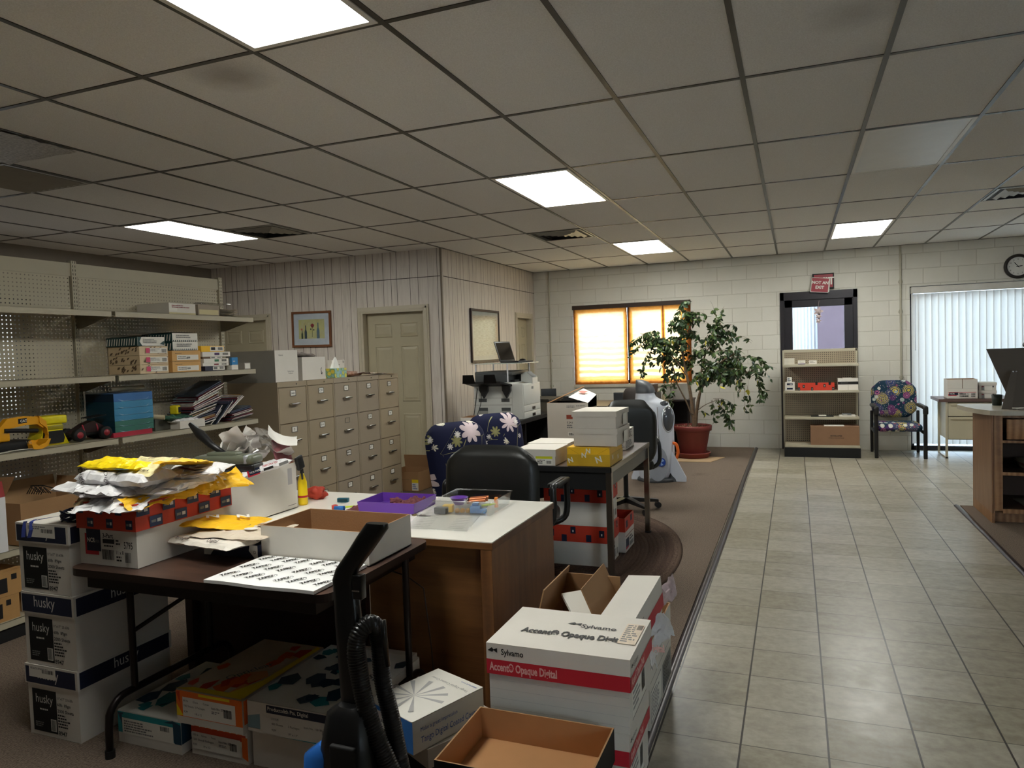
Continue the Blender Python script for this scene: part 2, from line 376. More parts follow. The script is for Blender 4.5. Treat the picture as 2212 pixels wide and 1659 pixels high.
wall_y('wall_partition_side', XP - .12, XP, YP + .12, YB, [(10.17, 10.80, 0, 2.03)], PANEL)
# horizontal panel seam and corner bead
b = MB(); b.box(-7.35, YP - .002, 2.428, XP, YP, 2.436, mat('seam', (60, 52, 44), .8)); b.box(XP - .01, YP - .008, 0, XP + .008, YP + .012, CH, mat('corner_bead', (120, 108, 94), .6)); struct(b.build('trim_1'))
b = MB(); b.box(XP, YP + .05, 2.428, XP + .002, YB, 2.436, MC['seam']); struct(b.build('trim_2'))
b = MB(); b.box(-7.35, YP - .012, 0, -6.52, YP, .0, TRIMP)
for x0, x1 in ((-6.39, -5.04), (-4.07, XP)): b.box(x0, YP - .012, 0, x1, YP, .09, TRIMP)
struct(b.build('baseboard_partition'))
def six_panel(name, w, h, M, knob=True, side=1):
    """panel door slab standing in the local xz plane, front facing -y"""
    b = MB(); b.box(0, 0, 0, w, .035, h, DOORP)
    cw = (w - .33) / 2
    for cx in (.11, .11 + cw + .11):
        for z0, z1 in ((.20, .78), (.93, 1.62), (1.72, h - .12)):
            # sunk moulding, raised field
            a = .012; f = [(cx, z0), (cx + cw, z0), (cx + cw, z1), (cx, z1)]
            def ring(d, y): return [(cx + d, y, z0 + d), (cx + cw - d, y, z0 + d), (cx + cw - d, y, z1 - d), (cx + d, y, z1 - d)]
            A, B_, C_, D = ring(0, -.0), ring(.012, -.009), ring(.02, -.001), ring(.05, -.007)
            for P, Q in ((A, B_), (B_, C_), (C_, D)):
                for k in range(4): b.quad(P[k], P[(k + 1) % 4], Q[(k + 1) % 4], Q[k], DOORP)
            b.quad(*D, DOORP)
    o = b.build(name, M=M)
    if knob:
        k = MB(); kx = w - .07 if side > 0 else .07
        k.lathe([(.0, 0), (.03, 0), (.03, .006), (.012, .01), (.012, .035), (.028, .045), (.028, .062), (.0, .07)], mat('brass', (150, 120, 60), .25, 1), 14, T(kx, 0, .95) @ RX(rad(90)))
        k.build('door_knob', o)
    return struct(o)
def casing(name, w, h, M, cw=.065, d=.12):
    b = MB()
    b.box(-cw, -.016, 0, 0, 0, h + cw, TRIMP); b.box(w, -.016, 0, w + cw, 0, h + cw, TRIMP); b.box(0, -.016, h, w, 0, h + cw, TRIMP)
    b.box(-.045, -.022, 0, -.02, -.016, h + .045, TRIMP); b.box(w + .02, -.022, 0, w + .045, -.016, h + .045, TRIMP); b.box(-.045, -.022, h + .02, w + .045, -.016, h + .045, TRIMP)
    b.box(-.002, -.016, 0, .012, d, h, TRIMP); b.box(w - .012, -.016, 0, w + .002, d, h, TRIMP); b.box(0, -.016, h - .012, w, d, h, TRIMP)
    return struct(b.build(name, M=M, bevel=.003))
six_panel('door_1', .836, 2.02, T(-4.973, YP + .07, .012), side=-1); casing('trim_3', .86, 2.045, T(-4.985, YP, 0))
six_panel('door_2', .84, 2.02, T(-7.30, YP + .07, .012), side=-1); casing('trim_4', .86, 2.045, T(-7.312, YP, 0))
six_panel('door_3', .606, 2.0, T(XP - .07, 10.182, .012) @ RZ(rad(90)), side=-1); casing('trim_5', .63, 2.03, T(XP, 10.17, 0) @ RZ(rad(90)))

# storefront door behind the display rack: dark frame, transom bar, clear glass
o = MB(); x0, x1 = -.19, .805
for a in (x0, x1 - .055): o.box(a, 10.98, 0, a + .055, 11.1, 2.215, ALUD)
o.box(x0, 10.98, 2.10, x1, 11.1, 2.215, ALUD)
dr = o.build('door_4', bevel=.004); struct(dr)
o = MB()
for a in (x0 + .05, x1 - .165): o.box(a, 11.0, .02, a + .115, 11.05, 2.105, ALUD)
o.box(x0 + .06, 11.0, 2.0, x1 - .06, 11.05, 2.105, ALUD); o.box(x0 + .06, 11.0, .02, x1 - .06, 11.05, .25, ALUD); o.box(x0 + .06, 11.0, .98, x1 - .06, 11.05, 1.06, ALUD)
o.build('door_leaf', dr, bevel=.004)
MB().box(x0 + .165, 11.02, .25, x1 - .165, 11.026, 2.0, TINT).build('door_glass', dr)

# window with nailed-up translucent sheeting in front
o = MB(); x0, x1, z0, z1 = -3.245, -1.445, .965, 2.18
for a, c in ((x0, x0 + .05), (x1 - .05, x1), (-2.40, -2.345)): o.box(a, 11.08, z0, c, 11.14, z1, ALUD)
o.box(x0, 11.08, z0, x1, 11.14, z0 + .05, ALUD); o.box(x0, 11.08, z1 - .05, x1, 11.14, z1, ALUD)
wn = struct(o.build('window_1', bevel=.003)); MB().box(x0 + .05, 11.1, z0 + .05, x1 - .05, 11.106, z1 - .05, GLASS).build('window_glass', wn)
MB().box(x0 - .005, 10.975, z0 - .05, x1 + .005, 11.08, z0 - .004, mat('sill_paint', (196, 188, 168), .5)).build('window_sill', wn)
def shade():
    N = NT('window_shade'); v = N.world(); p = N.sep(v)
    wv = N.noise(N.map(v, sc=(1, 1, 1)), 260, 2, .6); thr = N.noise(N.map(v, sc=(3, 1, 40)), 6, 4, .6)
    col = N.ramp(thr, [(.3, (150, 84, 34)), (.55, (206, 150, 84)), (.75, (222, 176, 110))])
    # stained, double-folded cloth along its hems
    def near(s, q, w): return N.mt('MAXIMUM', 0, N.mt('SUBTRACT', 1, N.mt('DIVIDE', N.mt('ABSOLUTE', N.mt('SUBTRACT', s, q)), w)))
    e = None
    for s_, q, w in ((p[0], -3.245, .10), (p[0], -2.372, .08), (p[0], -1.445, .17), (p[2], 2.18, .13), (p[2], .965, .09), (p[0], -1.84, .035)):
        k = near(s_, q, w); e = k if e is None else N.mt('MAXIMUM', e, k)
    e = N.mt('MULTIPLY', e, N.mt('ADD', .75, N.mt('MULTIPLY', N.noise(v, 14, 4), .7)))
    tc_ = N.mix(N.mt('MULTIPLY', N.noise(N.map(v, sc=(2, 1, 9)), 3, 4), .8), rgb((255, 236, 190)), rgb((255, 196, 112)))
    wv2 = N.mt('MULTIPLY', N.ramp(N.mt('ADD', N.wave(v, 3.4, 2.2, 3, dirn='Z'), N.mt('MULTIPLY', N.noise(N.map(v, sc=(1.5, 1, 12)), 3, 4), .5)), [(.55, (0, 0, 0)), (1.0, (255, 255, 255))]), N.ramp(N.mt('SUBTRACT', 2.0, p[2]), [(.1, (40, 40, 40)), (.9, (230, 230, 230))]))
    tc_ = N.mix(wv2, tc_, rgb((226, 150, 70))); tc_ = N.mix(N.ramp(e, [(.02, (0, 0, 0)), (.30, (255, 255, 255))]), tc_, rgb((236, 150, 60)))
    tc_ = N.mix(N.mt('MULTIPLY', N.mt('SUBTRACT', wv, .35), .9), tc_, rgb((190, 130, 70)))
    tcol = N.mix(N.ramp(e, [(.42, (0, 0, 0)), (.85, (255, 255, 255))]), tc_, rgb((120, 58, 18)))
    d = N.n('BsdfDiffuse'); N.put(d.inputs[0], N.mix(e, col, rgb((66, 36, 18)))); t = N.n('BsdfTranslucent'); N.put(t.inputs[0], tcol)
    mx = N.n('MixShader'); mx.inputs[0].default_value = .60; N.t.links.new(d.outputs[0], mx.inputs[1]); N.t.links.new(t.outputs[0], mx.inputs[2]); N.t.links.new(mx.outputs[0], N.out.inputs[0])
    return reg('shade', N)
SH = shade()
bl = empty('window_shade', (-2.345, 10.99, .96), label='brown sun-faded cloth shade glowing orange over the office window', cat='window shade')
def shade_fn(xa, xb):
    def f(u, w):
        x = xa + (xb - xa) * u; z = .96 + 1.215 * w
        q = .006 * sin(z * 60 + 2 * sin(x * 5)) * (1 - w) + .004 * sin(x * 23)
        return (x + 2.345, q, z - .96)
    return f
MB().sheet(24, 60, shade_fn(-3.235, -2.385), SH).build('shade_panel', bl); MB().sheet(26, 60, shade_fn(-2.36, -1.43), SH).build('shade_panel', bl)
MB().box(-.905, -.012, 1.17, .915, .006, 1.235, mat('shade_rail', (58, 42, 32), .6)).build('top_rail', bl)

# patio opening with vertical blinds
o = MB(); x0, x1 = 1.44, 4.3
for a, c in ((x0, x0 + .05), (x1 - .05, x1), (2.84, 2.92)): o.box(a, 11.08, 0, c, 11.16, 2.2, ALUD)
o.box(x0, 11.08, 0, x1, 11.16, .06, ALUD); o.box(x0, 11.08, 2.14, x1, 11.16, 2.205, ALUD)
wn2 = struct(o.build('window_2', bevel=.003)); MB().box(x0 + .05, 11.11, .06, x1 - .05, 11.116, 2.14, m_glass('light_tint', (.7, .74, .76), .05)).build('window_glass', wn2)
N = m_cloth_translucent('blind_vane', rgb((216, 210, 200)), rgb((222, 218, 208)), .34); VANE = reg('vane', N)
vb = empty('vertical_blinds', (1.46, 10.97, 0), label='white vertical slat blinds closed across the wide glass door below the clock', cat='blinds')
MB().rbox(-.01, -.045, 2.105, 2.82, .05, 2.19, .006, mat('blind_valance', (206, 202, 194), .5)).build('valance', vb)
vane = None; vr = random.Random(4)
for i in range(36):
    if vane is None:
        def vf(u, w): return ((u - .5) * .089, .006 * cos((u - .5) * pi), w * 2.0)
        vane = MB().sheet(5, 1, vf, VANE).build('vane', vb)
    c = vane if i == 0 else vane.copy()
    if i: COL.objects.link(c)
    c.location = (.035 + i * .0775, .0, .10); c.rotation_euler = (0, 0, rad(9 + vr.uniform(-3, 4) + (9 if i in (2, 3, 8, 12, 13) else 0)))
MB().tube([(.03, -.055, 2.1), (.031, -.056, 1.35)], .0035, WPL).build('wand', vb)

# glazed door in the far left wall (seen only through the pegboard holes)
o = MB()
for a in (3.9, 5.12): o.box(-7.5, a, .12, -7.42, a + .08, 2.22, ALUD)
for z in (.12, .44, .84, 2.14): o.box(-7.5, 3.9, z, -7.42, 5.2, z + .1, ALUD)
wn3 = struct(o.build('window_3')); MB().box(-7.47, 3.98, .2, -7.464, 5.12, 2.14, m_glass('grey_glass', (.17, .165, .16), .05)).build('window_glass', wn3)
MB().box(-7.5, 3.98, .52, -7.43, 5.12, .9, ALUD).build('window_panel', wn3)

# carpets, edge strips, rug
def carpet(name, pts, label):
    return tag(MB().prism(pts, .0005, .008, CARPET).build(name), label, 'carpet')
carpet('carpet', [(-7.35, -2.4), (-.571, -2.4), (-.571, YB), (XP, YB), (XP, YP), (-7.35, YP)], 'large brown carpet covering the office side left of the tiled aisle')
carpet('carpet', [(1.351, -2.4), (5, -2.4), (5, 7.40), (1.351, 7.40)], 'brown carpet under the reception counter at the right')
STRIP = mat('rubber_strip', (58, 50, 52), .3, .35, var=.08)
for nm, pts, lab in (('edge_strip', [(-.56, -2.4, 0), (-.56, YB, 0)], 'long dark metal carpet edging strip along the left side of the tiles'), ('edge_strip', [(1.31, -2.4, 0), (1.31, 7.41, 0)], 'dark carpet edging strip along the right side of the tiles by the counter')):
    (xa, ya, _), (xb, yb, _) = pts; b = MB(); s_ = [(-.02, .001), (-.014, .009), (.0, .013), (.016, .009), (.026, .001)]
    n = 40; vs = []; fs = []
    for k in range(n + 1):
        y = ya + (yb - ya) * k / n; dx = .004 * sin(y * 1.3)
        for (u, w) in s_: vs.append((xa + .012 + u + dx, y, w))
    for k in range(n):
        for q in range(4): fs.append((k * 5 + q, k * 5 + q + 1, k * 5 + q + 6, k * 5 + q + 5))
    tag(b.add(vs, fs, STRIP, smooth=True).build(nm), lab, 'edge strip')
rg = MB(); vs = [(0, 0, .009)]; n = 72
for r_, z in ((.5, .01), (.96, .01), (1, .006), (1.0, .0)):
    for i in range(n): a = 2 * pi * i / n; vs.append((.9 * r_ * cos(a), 1.55 * r_ * sin(a), z))
fs = [(0, 1 + i, 1 + (i + 1) % n) for i in range(n)]
for j in range(3): fs += [(1 + j * n + i, 1 + (j + 1) * n + i, 1 + (j + 1) * n + (i + 1) % n, 1 + j * n + (i + 1) % n) for i in range(n)]
rg.add(vs, fs, RUG, smooth=True); o = rg.build('braided_rug', M=T(-1.66, 4.95, .008)); tag(o, 'oval braided brown rug under the metal legged table', 'rug')

# ceiling lights, vents
LF = mat('lamp_trim', (226, 224, 218), .4, var=.01)
def troffer(i, j, label, lit=True):
    x = gx + (i + .5) * .6096; y = gy + (j + .5) * 1.2192
    t = empty('ceiling_light', (x, y, CH), label=label, cat='ceiling light'); b = MB(); X, Y = .292, .597
    for (a0, b0, a1, b1) in ((-X, -Y, X, -Y + .025), (-X, Y - .025, X, Y), (-X, -Y + .025, -X + .025, Y - .025), (X - .025, -Y + .025, X, Y - .025)): b.box(a0, b0, -.008, a1, b1, -.0005, LF)
    b.build('frame', t)
    MB().box(-X + .025, -Y + .025, -.005, X - .025, Y - .025, -.001, LENS if lit else mat('unlit_lens', (214, 214, 212), .35, var=.02)).build('diffuser', t)
    return t
troffer(-3, -2, 'glowing ceiling light nearest the camera, cut by the top of the photo')
troffer(-3, 1, 'glowing ceiling light above the copier desk, middle of the room')
troffer(-9, 1, 'glowing ceiling light above the tall metal shelving on the left')
troffer(-3, 4, 'glowing ceiling light over the window with the orange shade')
troffer(1, 4, 'glowing ceiling light nearest the exterior door with the red sign')
troffer(1, 1, 'unlit white ceiling panel light over the tiled aisle', False)
VENT = mat('vent_metal', (150, 148, 140), .4, .5, var=.03)
def vent(i, y0, label, cham=True, w=.6096):
    x = gx + (i + .5) * .6096
    t = empty('ceiling_vent', (x, y0 + .3, CH), label=label, cat='ceiling vent')
    MB().box(-.28, -.28, -.002, .28, .28, -.0005, MBLACK).build('backing', t)
    b = MB()
    for (a0, b0, a1, b1) in ((-.295, -.295, .295, -.27), (-.295, .27, .295, .295), (-.295, -.27, -.27, .27), (.27, -.27, .295, .27)): b.box(a0, b0, -.01, a1, b1, -.001, VENT)
    b.build('frame', t); b = MB()
    if cham:
        for k in range(1, 5):
            r = .27 * (5 - k) / 5 + .01; r2 = r - .03
            for q in range(4):
                b.quad((-r, -r, -.004), (r, -r, -.004), (r2, -r2, -.022), (-r2, -r2, -.022), VENT, RZ(q * pi / 2))
    else:
        for k in range(9): y = -.24 + k * .06; b.quad((-.27, y, -.004), (.27, y, -.004), (.27, y + .03, -.02), (-.27, y + .03, -.02), VENT)
    b.build('louvre', t, None if cham else RZ(pi / 2))
vent(-4, gy + 3 * 1.2192, 'square ceiling air vent between the two middle ceiling lights'); vent(-8, gy + 1.5 * 1.2192 + .02, 'square ceiling air vent right of the light over the tall shelving')
vent(-8, gy - .6096, 'long-slatted ceiling air vent at the far left edge', False); vent(3, gy + 3 * 1.2192, 'square ceiling air vent above the wall clock')
MB2 = MB(); N = NT('foil'); v = N.world(); N.set(N.ramp(N.noise(v, 60, 4), [(.3, (150, 147, 140)), (.7, (206, 202, 194))]), .45, .1); N.bump(N.noise(v, 50, 5), .9, .01)
vr = random.Random(9)
def foil(u, w): return (gx - 7 * .6096 + u * .58 + .015, gy - 1.2192 + .02 + w * .62, CH - .006 - .008 * vr.random())
tag(MB2.sheet(10, 14, foil, reg('foil', N), th=.001).build('foil_sheet'), 'crinkled silver foil sheet stuck to the ceiling beside the left vent', 'foil sheet')

# conduits on the back wall
def conduit(x, z0, label, w=.012):
    t = empty('conduit', (x, 10.985, z0), label=label, cat='pipe'); m = mat('painted_pipe', (176, 170, 152), .4, .1)
    MB().cyl((0, 0, 0), (0, 0, CH - z0 - .002), w, m, n=10).build('pipe', t)
    for z in (.02, .9, 1.3):
        if z0 + z < CH - .1: MB().cyl((0, 0, z), (0, 0, z + .05), w * 1.5, m, n=10).box(-.028, .003, z + .01, .028, .012, z + .035, m).build('coupling', t)
conduit(-3.62, 0.02, 'thin painted pipe running up the block wall left of the orange window'); conduit(1.33, .95, 'thin grey pipe running up the block wall above the paisley chair', .014)

# outdoors
b = MB(); b.box(-30, 11.2, -.25, 30, 60, -.15, mat('asphalt', (96, 96, 98), .9, bump=.3)); tag(b.build('parking_lot'), 'grey paved ground outside the glass door', 'ground')
N = NT('corrugated'); v = N.world(); N.set(N.ramp(N.wave(v, 3.2, 0, 0), [(.2, (176, 178, 178)), (.8, (206, 206, 204))]), .5); N.bump(N.wave(v, 3.2, 0, 0), .8, .03); CORR = reg('corr', N)
t = empty('building', (0, 24, -.15), label='pale metal-sided building across the road seen through the door glass', cat='building')
MB().box(-14, 0, 0, .65, 6, 7, CORR).box(2.1, 0, 0, 14, 6, 7, CORR).build('siding', t)
MB().box(.65, -.3, 0, 1.72, 6, 7, mat('brown_wall', (108, 92, 98), .8)).build('brick_pier', t)
MB().box(1.75, -.02, 0, 2.1, .1, 4.5, mat('white_trim', (214, 214, 210), .6)).build('trim_board', t)
MB().box(1.72, .05, 0, 2.1, 6, 7, mat('dark_window', (60, 70, 84), .2)).build('window', t)
for z, y in ((3.35, 20), (3.15, 20), (2.85, 21), (3.7, 19)): tag(MB().tube([(-12, y, z + .5), (0, y, z), (12, y + .5, z + .4)], .02, MBLACK, 6).build('power_line'), 'dark overhead power line crossing the view through the door glass', 'power line', 'overhead wires outside the door')
car = empty('car', (-.55, 19.2, -.15), label='pale parked car outside, its roof just above the display rack', cat='car'); pc = [(-2.2, .3), (-2.15, .75), (-1.4, .9), (-.8, 1.38), (.5, 1.42), (1.2, .98), (2.1, .85), (2.2, .3)]
MB().prism(pc, -.85, .85, mat('car_paint', (200, 204, 210), .25), RX(rad(90))).build('body', car, bevel=.05)
MB().prism([(-1.3, .92), (-.75, 1.32), (.45, 1.36), (1.05, .98)], -.86, .86, mat('car_glass', (50, 62, 70), .1), RX(rad(90))).build('windows', car)
for wx in (-1.35, 1.35):
    for wy in (-.8, .65): MB().cyl((wx, wy, .32), (wx, wy + .18, .32), .32, MBLACK, n=20).build('wheel', car)
# ---------------------------------------------------------------- cartons, reams and paper
from mathutils import noise as mn
NAVY = mat('navy_print', (22, 30, 56), .55, var=.03); NCRR = mat('red_print', (196, 58, 38), .55, var=.03); REDP = mat('crimson_print', (186, 36, 50), .55, var=.03)
BLUEB = mat('blue_print', (56, 116, 190), .55, var=.03); YEL = mat('yellow_paper', (240, 186, 30), .5, var=.05); LBL = mat('label_paper', (228, 224, 214), .6, var=.01)
TEAL = mat('teal_print', (34, 140, 146), .5, var=.03); TEALD = mat('dark_teal_print', (20, 62, 84), .5, var=.03); ORG = mat('orange_print', (232, 108, 30), .5, var=.03)
ORGD = mat('red_orange_print', (206, 66, 24), .5, var=.03); YELB = mat('bright_yellow_print', (236, 208, 30), .5, var=.03); GRY = mat('grey_print', (120, 120, 118), .6, var=.02); SEAM = mat('carton_seam', (96, 88, 80), .8, var=.02)
LTXT = mat('pale_ink', (206, 204, 198), .6, var=.01); MAROON = mat('maroon_print', (120, 26, 38), .55, var=.03); BLUEINK = mat('blue_ink', (44, 84, 160), .6, var=.02)
def frame(dims, f, off):
    x0, y0, z0, x1, y1, z1 = dims
    if f == 'F': o, U, V, n, w, h = (x0, y0, z0), (1, 0, 0), (0, 0, 1), (0, -1, 0), x1 - x0, z1 - z0
    elif f == 'B': o, U, V, n, w, h = (x1, y1, z0), (-1, 0, 0), (0, 0, 1), (0, 1, 0), x1 - x0, z1 - z0
    elif f == 'R': o, U, V, n, w, h = (x1, y0, z0), (0, 1, 0), (0, 0, 1), (1, 0, 0), y1 - y0, z1 - z0
    elif f == 'L': o, U, V, n, w, h = (x0, y1, z0), (0, -1, 0), (0, 0, 1), (-1, 0, 0), y1 - y0, z1 - z0
    else: o, U, V, n, w, h = (x0, y0, z1), (1, 0, 0), (0, 1, 0), (0, 0, 1), x1 - x0, y1 - y0
    o = Vector(o) + Vector(n) * off; U = Vector(U); V = Vector(V); n = Vector(n)
    return Matrix(((U.x, V.x, n.x, o.x), (U.y, V.y, n.y, o.y), (U.z, V.z, n.z, o.z), (0, 0, 0, 1))), w, h
def decals(b, dims, items, e0=.0006, seed=1):
    """items: q rect, t text, b barcode, l text-like lines, p polygon; u v are fractions of the face"""
    rn = random.Random(seed); e = e0
    for it in items:
        k, f = it[0], it[1]; Mx, w, h = frame(dims, f, e); e += .00018
        if k == 'q':
            _, _, u0, v0, u1, v1, m = it; b.quad((u0 * w, v0 * h, 0), (u1 * w, v0 * h, 0), (u1 * w, v1 * h, 0), (u0 * w, v1 * h, 0), m, Mx)
        elif k == 't':
            _, _, u, v, hh, s, m = it[:7]; al = it[7] if len(it) > 7 else 'L'; bo = it[8] if len(it) > 8 else 0; sx_ = it[9] if len(it) > 9 else 1; ro = it[10] if len(it) > 10 else 0
            b.text(s, hh, m, Mx @ T(u * w, v * h, 0) @ RZ(ro), al, bo, sx_)
        elif k == 'b':
            _, _, u0, v0, u1, v1 = it[:6]; m = it[6] if len(it) > 6 else INK; x = u0 * w
            while x < u1 * w:
                t = rn.choice((.0012, .002, .003)) * max(.6, (u1 - u0) * w / .05); b.quad((x, v0 * h, 0), (min(x + t, u1 * w), v0 * h, 0), (min(x + t, u1 * w), v1 * h, 0), (x, v1 * h, 0), m, Mx); x += t + rn.choice((.0012, .002)) * max(.6, (u1 - u0) * w / .05)
        elif k == 'l':
            _, _, u0, v0, u1, v1, n, m = it
            for j in range(n):
                v = v1 - (v1 - v0) * (j + .5) / n; t = (v1 - v0) / n * .28; u = u0; ue = u0 + (u1 - u0) * rn.uniform(.5, 1)
                while u < ue - .01:
                    l = rn.uniform(.015, .05) * max(1, .1 / max(w, .01)); b.quad((u * w, (v - t) * h, 0), (min(u + l, ue) * w, (v - t) * h, 0), (min(u + l, ue) * w, (v + t) * h, 0), (u * w, (v + t) * h, 0), m, Mx); u += l + .008
        elif k == 'p':
            _, _, pts, m = it; b.add([(u * w, v * h, 0) for u, v in pts], [tuple(range(len(pts)))], m, Mx)
def carton(name, label, cat, ext, rz=0, body=CARD, lid=None, lid_h=.08, lm=None, d=(), ld=(), group=None, seed=1, tilt=None, bname='body', over=.006):
    """closed paper carton standing on its base; ext = x0 x1 y0 y1 z0 z1 in the world before turning"""
    x0, x1, y0, y1, z0, z1 = ext; w, dp, h = x1 - x0, y1 - y0, z1 - z0
    t = empty(name, ((x0 + x1) / 2, (y0 + y1) / 2, z0), rz, label, cat, group)
    if tilt: t.rotation_euler = tilt
    b = MB(); k = over if lid else 0; D = (-w / 2 + k, -dp / 2 + k, 0, w / 2 - k, dp / 2 - k, h - (.002 if lid else 0))
    b.box(*D, body); decals(b, D, d, seed=seed); b.build(bname, t)
    if lid:
        b = MB(); L = (-w / 2, -dp / 2, h - lid_h, w / 2, dp / 2, h); m = lm or body; th = over - .001
        b.box(L[0], L[1], L[2], L[3], L[1] + th, L[5], m); b.box(L[0], L[4] - th, L[2], L[3], L[4], L[5], m)
        b.box(L[0], L[1] + th, L[2], L[0] + th, L[4] - th, L[5], m); b.box(L[3] - th, L[1] + th, L[2], L[3], L[4] - th, L[5], m)
        b.box(L[0] + th, L[1] + th, L[5] - .003, L[3] - th, L[4] - th, L[5], m); decals(b, L, ld, seed=seed + 5); b.build('lid', t)
    return t
def open_carton(name, label, cat, ext, rz=0, outer=CARD, inner=KRAFTD, th=.005, flaps=(), d=(), group=None, tilt=None, seed=1):
    """carton without a lid; flaps = (side, angle from upright outward, length)"""
    x0, x1, y0, y1, z0, z1 = ext; w, dp, h = x1 - x0, y1 - y0, z1 - z0
    t = empty(name, ((x0 + x1) / 2, (y0 + y1) / 2, z0), rz, label, cat, group)
    if tilt: t.rotation_euler = tilt
    X, Y = w / 2, dp / 2; b = MB()
    b.box(-X, -Y, 0, X, Y, .004, outer, top=inner)
    o = [(-X, -Y), (X, -Y), (X, Y), (-X, Y)]; i = [(-X + th, -Y + th), (X - th, -Y + th), (X - th, Y - th), (-X + th, Y - th)]
    for k in range(4):
        a, c = o[k], o[(k + 1) % 4]; p, q = i[k], i[(k + 1) % 4]
        b.quad((*a, 0), (*c, 0), (*c, h), (*a, h), outer); b.quad((*q, .004), (*p, .004), (*p, h), (*q, h), inner); b.quad((*a, h), (*c, h), (*q, h), (*p, h), KRAFT)
    decals(b, (-X, -Y, 0, X, Y, h), d, seed=seed); b.build('body', t)
    for s, ang, ln in flaps:
        L = {'F': w, 'B': w, 'L': dp, 'R': dp}[s]; b = MB()
        b.box(-L / 2 + .004, -th, 0, L / 2 - .004, 0, ln, outer)
        b.quad((L / 2 - .004, .0004, 0), (-L / 2 + .004, .0004, 0), (-L / 2 + .004, .0004, ln), (L / 2 - .004, .0004, ln), inner)
        base = {'F': T(0, -Y + th, h), 'B': T(0, Y - th, h) @ RZ(pi), 'L': T(-X + th, 0, h) @ RZ(-pi / 2), 'R': T(X - th, 0, h) @ RZ(pi / 2)}[s]
        b.build('flap', t, base @ RX(rad(ang)))
    return t
def pillow(b, lx, ly, th, m, seed=0, amp=.012, nx=22, ny=16, M=None, edge=.06, smooth=False, sc=7, bend=0):
    """crumpled, folded paper wrapper: two skins sharing a rim"""
    def h(u, w):
        d = min(u, 1 - u) * lx, min(w, 1 - w) * ly; k = min(1, min(d) / edge); return k ** .5
    def n(u, w, q): return mn.noise(Vector((u * lx * sc * 2.2 + seed * 3.1, w * ly * sc * 2.2 - seed, q))) + .5 * mn.noise(Vector((u * lx * sc * 6 - seed, w * ly * sc * 6, q + 4)))
    def pos(u, w, s):
        x = (u - .5) * lx + n(u, w, 2) * amp * 1.3; y = (w - .5) * ly + n(u, w, 7) * amp * 1.3; base = n(u, w, 11) * amp * .8 * (1 - h(u, w) * .5) + bend * (u - .5) ** 2
        z = th * .5 + base + s * (th * .5 * h(u, w) + (abs(n(u, w, 1)) * amp * 1.2 * h(u, w) if s > 0 else 0)); return (x, y, z)
    b.sheet(nx, ny, lambda u, w: pos(u, w, 1), m, M, smooth); b.sheet(nx, ny, lambda u, w: pos(u, 1 - w, -1), m, M, smooth)
    return b
def wrapper(label, x, y, z, lx, ly, th, rz, m, seed, cat='paper wrapper', name='paper_wrapper', rx=0, ry=0, amp=.012, extra=None, group=None, bend=0, edge=.06):
    b = MB(); pillow(b, lx, ly, th, m, seed, amp, bend=bend, edge=edge)
    if extra: extra(b)
    o = b.build(name); o.location = (x, y, z); o.rotation_euler = (rx, ry, rz); return tag(o, label, cat, group)
def sheet_of_paper(name, label, x, y, z, lx, ly, rz, m=WHITE, amp=.004, seed=0, cat='paper', rx=0, ry=0, group=None, curl=0):
    def f(u, w): return ((u - .5) * lx, (w - .5) * ly, amp * mn.noise(Vector((u * 3 + seed, w * 3, seed))) + curl * (u - .5) ** 2 * 4)
    o = MB().sheet(12, 8, f, m, th=.0008).build(name); o.location = (x, y, z); o.rotation_euler = (rx, ry, rz); return tag(o, label, cat, group)

# ---- three stacked cases of printing paper left of the folding table
def husky(z0, z1, lh, label, sticker, sx, dx=0):
    D = [('q', 'F', .04, .0, .96, .004, SEAM), ('q', 'F', .02, .80, .97, .808, SEAM), ('q', 'F', .50, .81, .508, 1, SEAM),
         ('q', 'F', .08, .06, .56, .66, MBLACK), ('t', 'F', .15, .47, .036, 'husky', LTXT, 'L', .0, .85), ('l', 'F', .22, .36, .5, .40, 1, LTXT), ('l', 'F', .12, .12, .34, .20, 3, GRY), ('q', 'F', .43, .09, .54, .26, LBL), ('b', 'F', .44, .10, .53, .25),
         ('t', 'F', .58, .56, .010, '11"x17" 23.63lb', INK, 'L', .01), ('t', 'F', .58, .47, .012, '60lb  89gm', INK, 'L', .02), ('t', 'F', .58, .38, .013, '2000 Sheets', INK, 'L', .02), ('l', 'F', .58, .16, .84, .36, 5, INK), ('t', 'F', .58, .06, .017, '8947', INK, 'L', .02)]
    L = [('q', 'F', .02, .06, .96, .9, NAVY), ('t', 'F', .25, .34, .044, 'husky', LTXT, 'L', 0, .85), ('q', 'R', .02, .06, .97, .9, NAVY), ('t', 'R', .36, .34, .044, 'husky', LTXT, 'L', 0, .85)]
    if sticker: L += [('q', 'F', *sticker, LBL), ('l', 'F', sticker[0] + .03, sticker[1] + .4, sticker[0] + .4, sticker[3] - .06, 2, GRY), ('b', 'F', sticker[2] - .26, sticker[1] + .25, sticker[2] - .04, sticker[1] + .45)]
    return carton('paper_carton', label, 'cardboard box', (-2.945 + dx, -2.645 + dx, 1.965, 2.425, z0, z1), 0, CARD, True, lh, CARD, D, L, 'white and navy paper cases stacked left of the folding table')
husky(.008, .300, .08, 'white and navy carton at the bottom of the stack left of the folding table', (.09, .38, .60, .95), 1)
husky(.300, .598, .085, 'white and navy carton in the middle of the stack left of the folding table', None, 1, .005)
husky(.598, .880, .078, 'top white and navy carton left of the folding table, blue cord on it', (.22, .30, .76, .95), 1, -.003)
